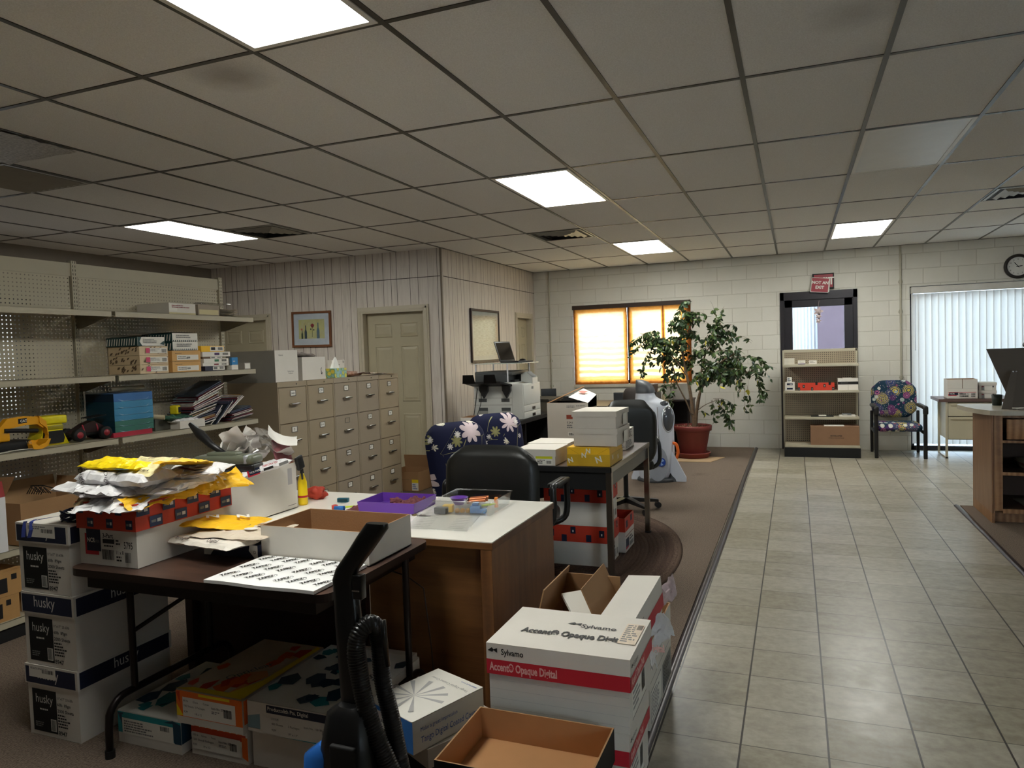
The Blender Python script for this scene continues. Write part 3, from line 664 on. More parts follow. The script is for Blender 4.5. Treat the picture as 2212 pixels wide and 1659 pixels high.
# bundle of dark blue lanyards and cable on top
lan = empty('lanyard', (-2.70, 2.03, .884), label='tangled dark blue lanyard cord lying on the top paper carton', cat='lanyard'); r_ = random.Random(3); b = MB()
for k in range(9):
    pts = []; a0 = r_.uniform(0, 6)
    for i in range(17):
        a = a0 + i / 16 * 2 * pi; pts.append((.055 * cos(a) * r_.uniform(.85, 1.1) + .01 * sin(2 * a), .04 * sin(a) * r_.uniform(.85, 1.1), .006 + .004 * k + .006 * sin(3 * a + k)))
    b.tube(pts, .0035, mat('lanyard_blue', (20, 26, 62), .5), 6)
b.build('coil', lan)
b = MB()
for off in (0, .035):
    P = [(-.04, -.0, .02), (-.10, -.02, .012), (-.15, -.05, .004 + off * .1), (-.185 + off, -.066, .002), (-.19 + off * 1.2, -.071, -.03), (-.195 + off, -.072, -.062)]
    for i in range(len(P) - 1):
        p, q = Vector(P[i]), Vector(P[i + 1]); s = Vector((.006, .004, 0)); b.quad(p - s, p + s, q + s, q - s, mat('ribbon_blue', (54, 66, 130), .5))
b.build('ribbon', lan)
tag(MB().rbox(-.02, -.012, 0, .02, .012, .012, .004, mat('green_plastic', (30, 140, 80), .4)).build('binder_clip', M=T(-2.655, 2.12, .884) @ RZ(.5)), 'small green plastic clip behind the lanyard on the top paper carton', 'clip')

# ---- folding table
ft = empty('folding_table', (-1.995, 2.26, .008), label='dark walnut folding table in front of the white-topped desk', cat='table')
w, d = .585, .36
pts = []
for cx, cy, a0 in ((w - .05, d - .05, 0), (-w + .05, d - .05, 90), (-w + .05, -d + .05, 180), (w - .05, -d + .05, 270)):
    for k in range(7): a = rad(a0 + k * 15); pts.append((cx + .05 * cos(a), cy + .05 * sin(a)))
MB().prism(pts, .704, .732, WALNUT, side=mat('table_edge', (34, 22, 18), .4)).build('table_top', ft, bevel=.004)
DBR = mat('dark_brown_metal', (34, 27, 25), .35, .5)
MB().box(-w + .07, -d + .03, .655, w - .06, -d + .055, .703, DBR).box(-w + .07, d - .055, .655, w - .06, d - .03, .703, DBR).box(-w + .07, -d + .055, .655, -w + .095, d - .055, .703, DBR).box(w - .085, -d + .055, .655, w - .06, d - .055, .703, DBR).build('apron', ft)
for sx_ in (-1, 1):
    x = -.455 if sx_ < 0 else .555; lg = MB()
    lg.cyl((x, -.20, .215), (x, -.20, .70), .0135, DBR).cyl((x, .20, .215), (x, .20, .70), .0135, DBR)
    P = []
    for k in range(7): a = rad(90 + k * 13.5); P.append((x, -.24 + .085 * cos(a) * 1.0 - .0, .215 - .085 + .085 * sin(a)))
    Pm = [(x, -.325 + 0, .001), (x, -.325, .10)] + P[::-1][1:] + [(x, 0, .215)] + [(x, -p[1], p[2]) for p in P[1:]] + [(x, .325, .10), (x, .325, .001)]
    lg.tube(Pm, .0145, DBR, 10); lg.cyl((x, -.325, 0), (x, -.325, .03), .018, MBLACK).cyl((x, .325, 0), (x, .325, .03), .018, MBLACK)
    lg.build('leg', ft)
    MB().tube([(x, -.20, .44), (x - sx_ * .12, .05, .56), (x - sx_ * .22, .2, .68)], .009, DBR, 8).build('brace', ft)

# ---- big NCR carton and the pile of torn ream wrappers on it
def ncr_marks(face, n, rows, w=.075, h=.34):
    out = []
    for r in range(rows):
        for i in range(n):
            u = (i + (.25 if r % 2 else .75)) / n * .98; v = (r + .5) / rows
            out += [('q', face, u - w / 2, v - h / 2, u + w / 2, v + h / 2, mat('logo_blue', (34, 50, 84), .55)), ('q', face, u + w * .08, v - h * .16, u + w * .36, v + h * .16, LTXT), ('q', face, u - w * .38, v - h * .12, u - w * .02, v + h * .12, GRY)]
    return out
NCRD = [('l', 'F', .1, .62, .38, .66, 1, REDP), ('q', 'F', .34, .585, .70, .70, REDP), ('t', 'F', .36, .61, .009, 'PERFORATED', LBL, 'L', .01, 1.15), ('l', 'F', .72, .60, .95, .64, 1, REDP),
        ('q', 'F', .10, .16, .34, .50, REDP), ('q', 'F', .13, .22, .38, .58, NAVY), ('t', 'F', .145, .36, .017, 'NCR', LBL, 'L', .02, .8), ('t', 'F', .255, .36, .010, 'PAPER', GRY, 'L', 0, .8),
        ('t', 'F', .42, .45, .017, '3-Part', INK, 'L', .02, .9), ('q', 'F', .42, .36, .62, .43, INK), ('l', 'F', .44, .30, .60, .34, 1, INK), ('b', 'F', .40, .10, .61, .26),
        ('l', 'F', .65, .34, .75, .44, 2, INK), ('t', 'F', .65, .20, .014, '11 x 8', INK, 'L', .01, .8), ('l', 'F', .65, .08, .76, .18, 2, INK), ('t', 'F', .79, .30, .026, '5795', INK, 'L', .01, .62), ('b', 'F', .80, .08, .90, .24)]
ncr = carton('paper_carton', 'white carton with red band on the folding table, wrappers heaped on it', 'cardboard box', (-2.585, -2.277, 1.955, 2.445, .742, .982), 0, CARD, True, .102, NCRR, NCRD, ncr_marks('F', 3, 2, .11) + ncr_marks('R', 4, 2, .12, .4), seed=3)
WR = mat('ream_wrap', (224, 222, 222), .42, var=.02, vs=4, spec=.5); WRD = mat('ream_wrap_grey', (176, 172, 172), .5, var=.08); KW = mat('kraft_wrap', (188, 164, 128), .6, var=.08)
def marks(words, m, hh, seed, zt, span=(.16, .12), rot=0.5):
    def f(b):
        r = random.Random(seed)
        for wd in words: b.text(wd, hh * r.uniform(.7, 1.1), m, T(r.uniform(-span[0], span[0]), r.uniform(-span[1], span[1]), zt) @ RZ(r.uniform(-rot, rot)), 'C', .0)
    return f
def side_text(words, m, hh, ly, lx, z):
    def f(b):
        for k, wd in enumerate(words): b.text(wd, hh, m, T(-lx / 2 + (k + .5) * lx / len(words), -ly / 2 - .014, z) @ RX(rad(90)) @ RZ(-1.4), 'C')
    return f
G = 'torn ream wrappers heaped on the red banded carton'
wrapper('grey white wrapper drooping over the front of the red banded carton, lowest of the heap', -2.40, 1.985, .975, .30, .16, .012, .15, WR, 1, rx=rad(14), amp=.02, group=G)
wrapper('brown kraft wrapper poking out at the left corner of the red banded carton', -2.545, 2.02, .982, .14, .16, .01, .5, KW, 2, rx=rad(16), ry=rad(-8), amp=.02, group=G)
wrapper('white wrapper with rolled edge sticking out left of the heap', -2.60, 2.10, 1.0, .16, .22, .03, .3, WR, 3, amp=.022, ry=rad(14), group=G)
wrapper('torn yellow wrapper hanging along the right side of the red banded carton', -2.30, 2.12, .978, .09, .36, .012, -.08, YEL, 4, ry=rad(26), amp=.018, group=G)
wrapper('yellow wrapper with a white letter at the far right corner of the heap', -2.285, 2.38, .99, .12, .26, .014, -.2, YEL, 5, ry=rad(30), amp=.016, group=G, extra=lambda b: b.text('N', .05, LBL, T(.02, 0, .02) @ RZ(1.8), 'C', .02))
wrapper('large white wrapper lying flat across the middle of the heap', -2.44, 2.16, .995, .42, .34, .03, .18, WR, 6, amp=.018, group=G, extra=marks(['Digital', 'Opaque'], INK, .014, 5, .05))
wrapper('crumpled white wrapper with red specks, left in the middle of the heap', -2.53, 2.05, 1.01, .34, .24, .028, -.06, WR, 7, amp=.018, group=G, extra=marks(['Lynx', 'Lynx', 'Lynx', 'Lynx'], REDP, .010, 8, .044, (.12, .08)))
wrapper('dark grey folded wrapper showing its lining in the front of the heap', -2.44, 2.03, 1.0, .22, .16, .02, .35, WRD, 8, amp=.02, group=G)
wrapper('bright white wrapper with grey patches, right side of the heap', -2.33, 2.20, 1.01, .22, .32, .03, .3, WR, 9, amp=.024, group=G, extra=lambda b: (b.quad((-.06, -.06, .055), (.0, -.05, .056), (.0, .02, .056), (-.05, .01, .055), GRY), b.quad((.03, .04, .06), (.09, .03, .06), (.09, .1, .06), (.04, .1, .06), GRY)))
wrapper('white ream wrapper with teal corner, upper middle of the heap', -2.43, 2.06, 1.042, .36, .18, .045, -.03, WR, 10, amp=.012, group=G, edge=.02, extra=lambda b: (b.text('Digital', .022, INK, T(-.14, -.092, .025) @ RX(rad(90)) @ RZ(-1.3), 'C'), b.text('Digital', .02, INK, T(.0, -.094, .022) @ RX(rad(90)) @ RZ(-1.4), 'C'), b.text('Springhill D', .014, INK, T(.09, -.04, .062), 'C', .01), b.add([(.02, -.08, .064), (.09, -.07, .063), (.08, -.0, .066), (.05, .0, .066)], [(0, 1, 2, 3)], TEALD)))
wrapper('small white and maroon packet label at the right of the heap', -2.27, 2.22, 1.055, .20, .07, .01, -.35, WR, 11, amp=.006, group=G, extra=lambda b: (b.quad((-.08, -.02, .02), (.04, -.02, .02), (.04, .0, .02), (-.08, .0, .02), MAROON), b.quad((.045, -.02, .02), (.085, -.02, .02), (.085, .022, .02), (.045, .022, .02), NAVY)))
wrapper('long white wrapper with red specks, upper right of the heap', -2.30, 2.28, 1.045, .24, .26, .02, .5, WR, 12, amp=.02, group=G, extra=marks(['Lynx', 'Lynx', 'Lynx'], REDP, .012, 9, .036))
wrapper('bright yellow rolled wrapper on the top left of the heap', -2.46, 2.075, 1.093, .34, .15, .03, -.02, mat('bright_yellow_wrap', (246, 214, 20), .4, var=.03), 13, amp=.012, group=G, edge=.03)
wrapper('cream wrapper label reading 03814 on top of the heap', -2.32, 2.05, 1.108, .16, .13, .006, .05, mat('cream_wrap', (232, 220, 166), .5), 14, amp=.008, rx=rad(24), group=G, extra=lambda b: (b.text('03814', .012, INK, T(.04, -.05, .014), 'C', .02), b.text('Kelley Green', .009, INK, T(-.01, .03, .016), 'C', .0)))
wrapper('long yellow wrapper running down the right side of the top of the heap', -2.27, 2.22, 1.092, .14, .44, .012, .55, YEL, 15, amp=.012, rx=rad(-9), group=G)
wrapper('pale beige wrapper at the back on top of the heap', -2.40, 2.20, 1.10, .24, .12, .012, .1, KW, 16, amp=.012, group=G)

# ---- reams between the carton and the tray
nv = carton('paper_ream', 'navy blue wrapped ream under the loose paper, left of the open white tray box', 'paper ream', (-2.19, -1.925, 2.19, 2.47, .742, .792), 0, NAVY, d=[('p', 'F', [(0, 0), (.12, 0), (.2, .5), (.1, 1), (0, 1)], LBL), ('p', 'F', [(.86, 1), (1, 1), (1, 0), (.94, 0), (.84, .55)], LBL), ('t', 'F', .95, .35, .012, 'D', INK, 'C')])
wrapper('white wrapper roll printed Springhill Digital above the navy ream', -2.12, 2.18, .794, .36, .19, .022, -.12, mat('ream_wrap_cream', (222, 214, 202), .5), 21, amp=.008, edge=.02, extra=lambda b: (b.text('Springhill', .014, INK, T(-.09, -.085, .026) @ RX(.5), 'C', .01), b.text('Digital', .016, INK, T(.07, -.075, .028) @ RX(.5), 'C', .01)))
wrapper('folded newsprint sheet with small print on the springhill wrapper', -2.06, 2.27, .822, .34, .26, .006, .08, mat('newsprint', (206, 192, 172), .7), 22, amp=.008, extra=lambda b: [b.add([(x + .03 * cos(a), y + .02 * sin(a), .0165) for a in [k * pi / 6 for k in range(12)]], [tuple(range(12))], m) for x, y, m in ((-.02, .03, mat('brown_ink', (150, 120, 84), .7)), (.06, .05, MC['brown_ink']), (.05, -.02, LBL), (.12, .02, MC['brown_ink']))] + [b.text('Domtar', .009, INK, T(-.06, -.06, .018), 'C')])
wrapper('curled yellow ream wrapper with white letter N left of the open tray', -2.20, 2.31, .83, .32, .22, .022, .38, YEL, 23, amp=.008, ry=rad(6), extra=lambda b: (b.text('N', .05, LBL, T(-.03, -.04, .037) @ RZ(.4), 'C', .03), b.text('N', .05, LBL, T(.08, .0, .037) @ RZ(.4), 'C', .03), b.text('N', .05, LBL, T(-.11, .01, .037) @ RZ(.5), 'C', .03)))

# ---- open white tray and the label sheets
open_carton('tray_box', 'shallow open white cardboard tray with kraft inside, on the folding table', 'cardboard box', (-1.925, -1.443, 2.212, 2.52, .742, .866), 0, CARD, KRAFTD)
lb = MB(); X0, Y0 = -.235, -.155
def lf(u, w): return (X0 + .455 * u, Y0 + .31 * w, .012 + .0015 * sin(u * 9) * (1 - w))
lb.sheet(16, 8, lf, mat('label_sheet', (240, 240, 238), .45, var=.01), th=.011)
for r in range(3):
    for c in range(8):
        x = X0 + .035 + c * .054 + (.014 if c > 3 else 0) + .0; y = Y0 + .035 + r * .098
        Mx = T(x + .0, y + .01, .0144) @ RZ(rad(62))
        lb.text('TAPEZ', .016, INK, Mx @ T(.03, .004, 0), 'C', .05, .85); lb.quad((.0, -.008, 0), (.06, -.008, 0), (.06, -.006, 0), (.0, -.006, 0), GRY, Mx)
        lb.tube([tuple(Mx @ Vector((.062 + .007 * cos(a), .008 + .008 * sin(a), 0))) for a in [q * .5 for q in range(-3, 5)]], .0007, GRY, 4)
o = lb.build('label_sheets', M=T(-1.668, 2.048, .742)); tag(o, 'thick stack of white sheets printed with small black logos on the folding table', 'paper')

# ---- desk with white top
dk = empty('desk', (-1.96, 3.03, .008), label='long oak desk with white laminate top in the foreground', cat='desk')
LAM = mat('white_laminate', (242, 238, 228), .22, var=.015, spec=.6)
b = MB(); b.box(-.82, -.395, .70, .82, .40, .729, OAKH); b.build('top_edge', dk, bevel=.002)
MB().box(-.818, -.393, .7292, .818, .398, .733, LAM).build('desk_top', dk)
MB().box(.765, -.393, 0, .815, .395, .70, OAK).build('end_panel', dk, bevel=.002); MB().box(-.815, -.393, 0, -.77, .395, .70, MAHOG).build('end_panel', dk, bevel=.002)
MB().box(.20, -.335, .02, .765, -.315, .70, OAKH).box(.20, -.35, .66, .765, -.335, .70, OAKH).build('back_panel', dk)
MB().box(-.77, -.36, .02, .20, -.34, .70, MAHOG).box(.17, -.372, .02, .20, -.36, .70, MAHOG).build('modesty_panel', dk)
tag(MB().tube([(-1.63, 2.62, .60), (-1.52, 2.6, .585), (-1.44, 2.6, .54), (-1.42, 2.61, .30), (-1.41, 2.62, .02)], .003, MAHOG, 6).build('power_cord'), 'thin dark cord running down the front of the white topped desk', 'cord')  # power cord hanging free down the desk front

# ---- white carton heaped with papers on the desk
BX, BY, BZ = -2.385, 2.78, .742
open_carton('paper_bin', 'tall open white carton overflowing with papers and plastic on the white desk', 'cardboard box', (-2.775, -2.385, 2.54, 3.02, .742, .975), 0, CARD, KRAFTD, d=[('q', 'R', .86, .55, .93, .90, WRD), ('q', 'R', .85, .09, .98, .10, SEAM)])
tag(MB().box(-.18, -.22, 0, .18, .22, .20, mat('stacked_paper_edge', (206, 200, 190), .8, var=.1, vs=30)).build('paper_stack', M=T(-2.58, 2.78, .748)), 'stack of loose paper filling the tall white carton', 'paper')
hp = empty('hole_punch', (-2.50, 2.68, .985), rz=rad(12), label='olive grey heavy duty hole punch with a long lever on top of the papers', cat='hole punch')
OLV = mat('olive_plastic', (96, 100, 84), .35, var=.03)
b = MB(); b.rbox(-.15, -.05, .0, .15, .05, .035, .01, BLACK); b.build('base', hp)
b = MB(); b.rbox(-.155, -.055, .03, .15, .055, .075, .018, OLV); b.rbox(-.10, -.03, .06, .06, .03, .09, .012, OLV); b.build('housing', hp)
MB().rbox(.10, -.056, .035, .125, .056, .078, .01, mat('silver_plastic', (170, 174, 178), .25, .3)).build('end_band', hp)
lev = MB(); lev.tube([(-.02, .0, .08), (-.10, .02, .12), (-.17, .05, .165), (-.25, .09, .215)], .02, BLACK, 12, rs=[.012, .016, .024, .010]); lev.build('lever', hp)
r_ = random.Random(12)
ncrwrap = MB(); pillow(ncrwrap, .34, .2, .03, WR, 31, .01, edge=.02)
for q in (('q', 'F'),): pass
ncrwrap.quad((-.06, -.105, .006), (.0, -.105, .006), (.0, -.105, .036), (-.06, -.105, .036), REDP); ncrwrap.quad((-.052, -.1055, .012), (.004, -.1055, .012), (.004, -.1055, .038), (-.052, -.1055, .038), NAVY)
ncrwrap.text('NCR PAPER', .009, LBL, T(-.048, -.106, .02) @ RX(pi / 2), 'L', .01, .9); ncrwrap.text('PERFORATED', .009, REDP, T(.02, -.106, .03) @ RX(pi / 2), 'L', .02); ncrwrap.quad((.02, -.106, .012), (.07, -.106, .012), (.07, -.106, .024), (.02, -.106, .024), INK); ncrwrap.quad((.1, -.106, .01), (.15, -.106, .012), (.15, -.106, .026), (.1, -.106, .024), GRY)
o = ncrwrap.build('paper_wrapper'); o.location = (-2.43, 2.74, .955); o.rotation_euler = (rad(-6), rad(-10), rad(68)); tag(o, 'white ream wrapper printed PERFORATED hanging over the edge of the tall carton', 'paper wrapper')
for k in range(16):
    x = -2.56 + r_.uniform(-.12, .12); y = 2.84 + r_.uniform(-.14, .14); z = 1.0 + .007 * k
    sheet_of_paper('scrap_paper', 'crumpled scrap of white paper heaped in the tall white carton', x, y, z, r_.uniform(.12, .20), r_.uniform(.07, .12), r_.uniform(0, 3), mat('scrap_%d' % (k % 3), [(220, 214, 206), (204, 196, 190), (232, 228, 220)][k % 3], .7), .012, k, rx=r_.uniform(-1.2, 1.2), ry=r_.uniform(-.7, .7), group='scraps in the tall white carton', curl=.03)
N = NT('clear_film'); t_ = N.n('BsdfTransparent'); g_ = N.n('BsdfGlossy'); g_.inputs['Roughness'].default_value = .12; df = N.n('BsdfDiffuse'); df.inputs[0].default_value = (.6, .6, .58, 1); m1 = N.n('MixShader'); m2 = N.n('MixShader')
N.t.links.new(t_.outputs[0], m1.inputs[1]); N.t.links.new(df.outputs[0], m1.inputs[2]); m1.inputs[0].default_value = .07; N.t.links.new(m1.outputs[0], m2.inputs[1]); N.t.links.new(g_.outputs[0], m2.inputs[2]); lw = N.n('LayerWeight'); lw.inputs[0].default_value = .4; N.put(m2.inputs[0], N.mt('ADD', N.mt('MULTIPLY', lw.outputs[0], .5), .07)); N.t.links.new(m2.outputs[0], N.out.inputs[0]); FILM = reg('film', N)
def bagf(u, w):
    a = u * 2 * pi; r = .14 * (1 + .18 * mn.noise(Vector((cos(a) * 2, sin(a) * 2, w * 3)))) * (1 - .25 * w); return (r * cos(a) * 1.0, r * sin(a), w * .10 + .02 * mn.noise(Vector((u * 8, w * 5, 1))))
o = MB().sheet(28, 8, bagf, FILM, smooth=False).build('plastic_bag'); o.location = (-2.57, 2.90, 1.03); o.rotation_euler = (.15, -.2, .4); tag(o, 'crumpled clear plastic bag on top of the papers in the tall carton', 'plastic bag')
tag(MB().rbox(-.010, -.025, -.035, .010, .025, .035, .006, BLACK).tube([(0, .0, -.03), (.0, -.01, -.09)], .005, BLACK).build('stapler', M=T(-2.372, 3.035, .97) @ RX(.3)), 'black hand tool hanging off the back corner of the tall white carton', 'stapler')
tag(MB().rbox(-.05, -.004, 0, .05, .004, .14, .003, mat('pink_magazine', (150, 92, 96), .4, var=.2, vs=20)).build('magazine', M=T(-2.42, 2.98, .96) @ RZ(1.3) @ RX(-.25)), 'pink and grey booklet standing at the back corner of the tall carton', 'magazine')
gb = empty('glue_bottle', (-2.40, 3.085, .742), label='yellow plastic squeeze bottle lying against the back of the tall white carton', cat='bottle')
MB().lathe([(0, 0), (.022, 0), (.025, .01), (.025, .045), (.0252, .05), (.0252, .055), (.025, .06), (.023, .12), (.012, .155), (.010, .165), (0, .166)], mat('bottle_yellow', (240, 206, 20), .35), 20).build('bottle_body', gb)
MB().lathe([(.0256, .04), (.0256, .05)], REDP, 20).build('red_stripe', gb); MB().lathe([(.010, .165), (.009, .185), (.003, .21), (0, .211)], BLACK, 12).build('cap', gb)
def blob(name, label, cat, x, y, z, rx_, ry_, rz_, m, seed, amp=.35, rot=0, sc=1.6, n=18, group=None):
    vs = []; b = MB()
    def f(u, w):
        a = u * 2 * pi; c = w * pi; p = Vector((sin(c) * cos(a), sin(c) * sin(a), -cos(c))); q = p * sc + Vector((seed, seed * 2, 0)); k = 1 + amp * (mn.noise(q) + .5 * abs(mn.noise(q * 2.7))); return (p.x * rx_ * k, p.y * ry_ * k, max(0, (p.z * k + .9) * rz_))
    b.sheet(n * 2, n, f, m); o = b.build(name); o.location = (x, y, z); o.rotation_euler = (0, 0, rot); return tag(o, label, cat, group)
blob('play_dough', 'crumpled lump of red play dough on the white desk beside the yellow bottle', 'play dough', -2.43, 3.24, .7415, .055, .04, .033, mat('red_dough', (176, 62, 44), .75, bump=.2), 3, .45)

# ---- toys and play sand on the desk
PUR = mat('purple_plastic', (104, 60, 160), .35, var=.02); SAND = mat('plum_sand', (122, 70, 72), .95, var=.15, vs=60, bump=.6, bs=220)
def tray_shape(b, x, y, z, h, th, m, flare=.0, lip=0):
    o = [(-x, -y), (x, -y), (x, y), (-x, y)]; f = 1 + flare; O = [(a * f, c * f) for a, c in o]
    for k in range(4):
        a, c = o[k], o[(k + 1) % 4]; A, C_ = O[k], O[(k + 1) % 4]; i = lambda p: (p[0] - math.copysign(th, p[0]), p[1] - math.copysign(th, p[1]))
        b.quad((*a, z), (*c, z), (*C_, z + h), (*A, z + h), m); b.quad((*i(c), z + th), (*i(a), z + th), (*i(A), z + h), (*i(C_), z + h), m); b.quad((*A, z + h), (*C_, z + h), (*i(C_), z + h), (*i(A), z + h), m)
    b.quad((-x, -y, z), (x, -y, z), (x, y, z), (-x, y, z), m); b.quad((-x + th, -y + th, z + th), (x - th, -y + th, z + th), (x - th, y - th, z + th), (-x + th, y - th, z + th), m); return b
pt = MB(); tray_shape(pt, .150, .118, 0, .05, .004, PUR, .04); o = pt.build('sand_tray', M=T(-1.862, 3.13, .7415) @ RZ(.03)); tag(o, 'purple plastic tray half full of plum play sand on the white desk', 'tray')
def sf(u, w): return (-.06 + .19 * u, -.08 + .18 * w, .008 + .056 * max(0, min(1, (u * 1.2 + .1))) * (.55 + .6 * mn.noise(Vector((u * 7, w * 7, 3)))) * min(1, 8 * min(u, 1 - u, w, 1 - w)) + .004 * mn.noise(Vector((u * 40, w * 40, 0))))
sp = MB().sheet(34, 30, sf, SAND); tag(sp.build('play_sand', M=T(-1.862, 3.13, .7415) @ RZ(.03)), 'plum coloured play sand inside the purple tray', 'play sand', kind='stuff')
tag(MB().sheet(30, 24, lambda u, w: ((u - .5) * .13, (w - .5) * .10, .001 + max(0, .035 - .12 * ((u - .5) ** 2 + (w - .5) ** 2) * 1.3) * (.7 + .5 * mn.noise(Vector((u * 6, w * 6, 9)))) + .003 * mn.noise(Vector((u * 30, w * 30, 1)))), SAND).build('play_sand', M=T(-2.03, 3.07, .7415)), 'small heap of plum play sand beside the purple tray', 'play sand', kind='stuff')
blob('sand_lump', 'large lump of plum play sand sitting in the left half of the purple tray', 'play sand', -1.885, 3.15, .752, .03, .022, .018, SAND, 5, .5)
def mold(label, x, y, rz, m, s=1, shape='block'):
    t = MB()
    if shape == 'block': t.rbox(-.03 * s, -.012, 0, .03 * s, .012, .022, .003, m); t.rbox(-.025 * s, -.0125, .004, .025 * s, -.008, .019, .001, mat('toy_dark_teal', (16, 56, 66), .5))
    elif shape == 'cup': t.lathe([(.008, 0), (.012, .0), (.014, .05), (.011, .05), (.009, .004), (0, .004)], m, 16, T(-.025, 0, .014) @ RY(rad(90)))
    elif shape == 'leaf': t.prism([(-.045, -.008), (-.02, -.016), (.03, -.006), (.045, .014), (.02, .016), (-.03, .008)], 0, .004, m)
    elif shape == 'ring': t.lathe([(.0, 0), (.016, 0), (.016, .02), (.010, .022), (0, .012)], m, 16)
    return tag(t.build('sand_mold', M=T(x, y, .7415) @ RZ(rz)), label, 'toy')
mold('dark teal block shaped sand mold on the white desk', -2.225, 3.19, .25, mat('toy_teal', (20, 92, 110), .4))
mold('small red ring shaped sand mold behind the blue cup', -2.165, 3.03, 0, mat('toy_red', (206, 70, 62), .4), shape='ring')
mold('blue cup shaped sand mold lying on the white desk', -2.11, 2.99, .1, mat('toy_blue', (34, 104, 176), .4), shape='cup')
mold('flat lime green leaf shaped toy on the white desk', -2.12, 3.09, .5, mat('toy_lime', (196, 216, 50), .5), shape='leaf')
N = NT('clear_plastic'); t_ = N.n('BsdfTransparent'); t_.inputs[0].default_value = (.985, .99, .99, 1); g_ = N.n('BsdfGlossy'); g_.inputs['Roughness'].default_value = .06; lw = N.n('LayerWeight'); lw.inputs[0].default_value = .5; m1 = N.n('MixShader'); N.put(m1.inputs[0], N.mt('ADD', N.mt('MULTIPLY', lw.outputs['Facing'], .16), .05)); N.t.links.new(t_.outputs[0], m1.inputs[1]); N.t.links.new(g_.outputs[0], m1.inputs[2]); N.t.links.new(m1.outputs[0], N.out.inputs[0]); CLR = reg('clear', N)
cc = empty('clear_container', (-1.47, 3.19, .7415), rz=.04, label='clear plastic box with its lid open, holding toys, on the white desk', cat='plastic box')
b = MB(); tray_shape(b, .135, .135, 0, .065, .002, CLR, .08)
for k in range(14): y = -.12 + k * .0185; b.box(.137, y, .005, .141, y + .004, .06, CLR); b.box(-.141, y, .005, -.137, y + .004, .06, CLR)
b.tube([(-.15, -.148, .066), (.15, -.148, .066), (.15, .148, .066), (-.15, .148, .066)], .003, CLR, 6, closed=True); b.build('tub', cc)
lid = MB(); lid.box(-.145, -.30, -.001, .145, 0, .001, CLR); lid.tube([(-.145, -.30, 0), (.145, -.30, 0), (.145, 0, 0), (-.145, 0, 0)], .003, CLR, 6, closed=True)
for k in range(17): lid.box(-.12, -.285 + k * .0165, .001, -.04, -.281 + k * .0165, .003, CLR); lid.box(.05, -.285 + k * .0165, .001, .12, -.281 + k * .0165, .003, CLR)
lid.build('lid', cc, T(0, -.148, .066) @ RX(rad(11.5)))
bw = MB().lathe([(.0, 0), (.022, 0), (.044, .035), (.046, .036), (.042, .034), (.02, .003), (0, .003)], PUR, 28); tag(bw.build('toy_bowl', M=T(-1.54, 3.17, .765)), 'small purple bowl inside the clear plastic box', 'toy')
cp = mat('copper_toy', (176, 104, 66), .35, .6)
for k in range(4): tag(MB().cyl((0, 0, 0), (.09, .02, .008), .009, cp, n=12).build('copper_tube', M=T(-1.505 + .0, 3.185 + k * .014, .775 + .008 * (k % 2))), 'short copper coloured tube in the clear plastic box', 'tube', 'copper tubes in the clear box')
for lab, x, y, m, nm in (('yellow block toy in the clear plastic box', -1.56, 3.09, mat('toy_yellow', (236, 190, 50), .45), 'toy_block'), ('blue castle shaped mold in the clear plastic box', -1.42, 3.10, mat('toy_azure', (60, 130, 196), .4), 'castle_mold')):
    t = MB(); t.rbox(-.025, -.02, 0, .025, .02, .035, .004, m)
    if nm == 'castle_mold': t.rbox(-.015, -.012, .034, .015, .012, .05, .004, m); t.rbox(.02, -.02, 0, .05, .02, .02, .003, m)
    tag(t.build(nm, M=T(x, y, .745) @ RZ(.2)), lab, 'toy')
tag(MB().prism([(-.04, -.008), (0, -.014), (.04, -.004), (.038, .01), (0, .01)], 0, .006, MC['toy_lime']).build('toy_rake', M=T(-1.385, 3.16, .77) @ RZ(.7)), 'lime green toy rake in the clear plastic box', 'toy'); tag(MB().rbox(-.008, -.008, 0, .008, .008, .05, .003, mat('toy_orange', (240, 140, 50), .4)).build('toy_peg', M=T(-1.36, 3.21, .75)), 'upright orange peg toy at the right of the clear plastic box', 'toy')
tag(MB().rbox(-.03, -.02, 0, .03, .02, .03, .004, GREYP).build('grey_block', M=T(-1.58, 3.055, .745)), 'grey toy block at the left end of the clear plastic box', 'toy')
for k in range(3): tag(MB().lathe([(0, 0), (.011, .004), (.013, .013), (.008, .022), (0, .024)], mat('amber_bead', (206, 150, 60), .3), 12).build('bead', M=T(-1.505 + .026 * k, 3.075 + .004 * k, .745)), 'amber coloured bead in the clear plastic box', 'bead', 'amber beads in the clear box')
ks = empty('keys', (-1.665, 3.0, .7415), label='small ring of brass keys between the purple tray and the clear lid', cat='keys'); BR = mat('old_brass', (140, 124, 80), .35, .8)
MB().lathe([(.0, 0), (.013, 0), (.015, .003), (.012, .005), (0, .005)], BR, 16, T(-.03, 0, 0)).build('key_head', ks); MB().box(-.018, -.003, .001, .03, .003, .004, BR).box(.018, .003, .001, .024, .008, .004, BR).build('key_blade', ks); MB().tube([(.012 * cos(a) - .01, .012 * sin(a) + .006, .004) for a in [k * pi / 6 for k in range(12)]], .0012, STEEL, 6, closed=True).build('key_ring', ks)
MB().box(-.01, -.02, .001, .055, -.014, .003, STEEL).build('key_blade', ks, RZ(.25))
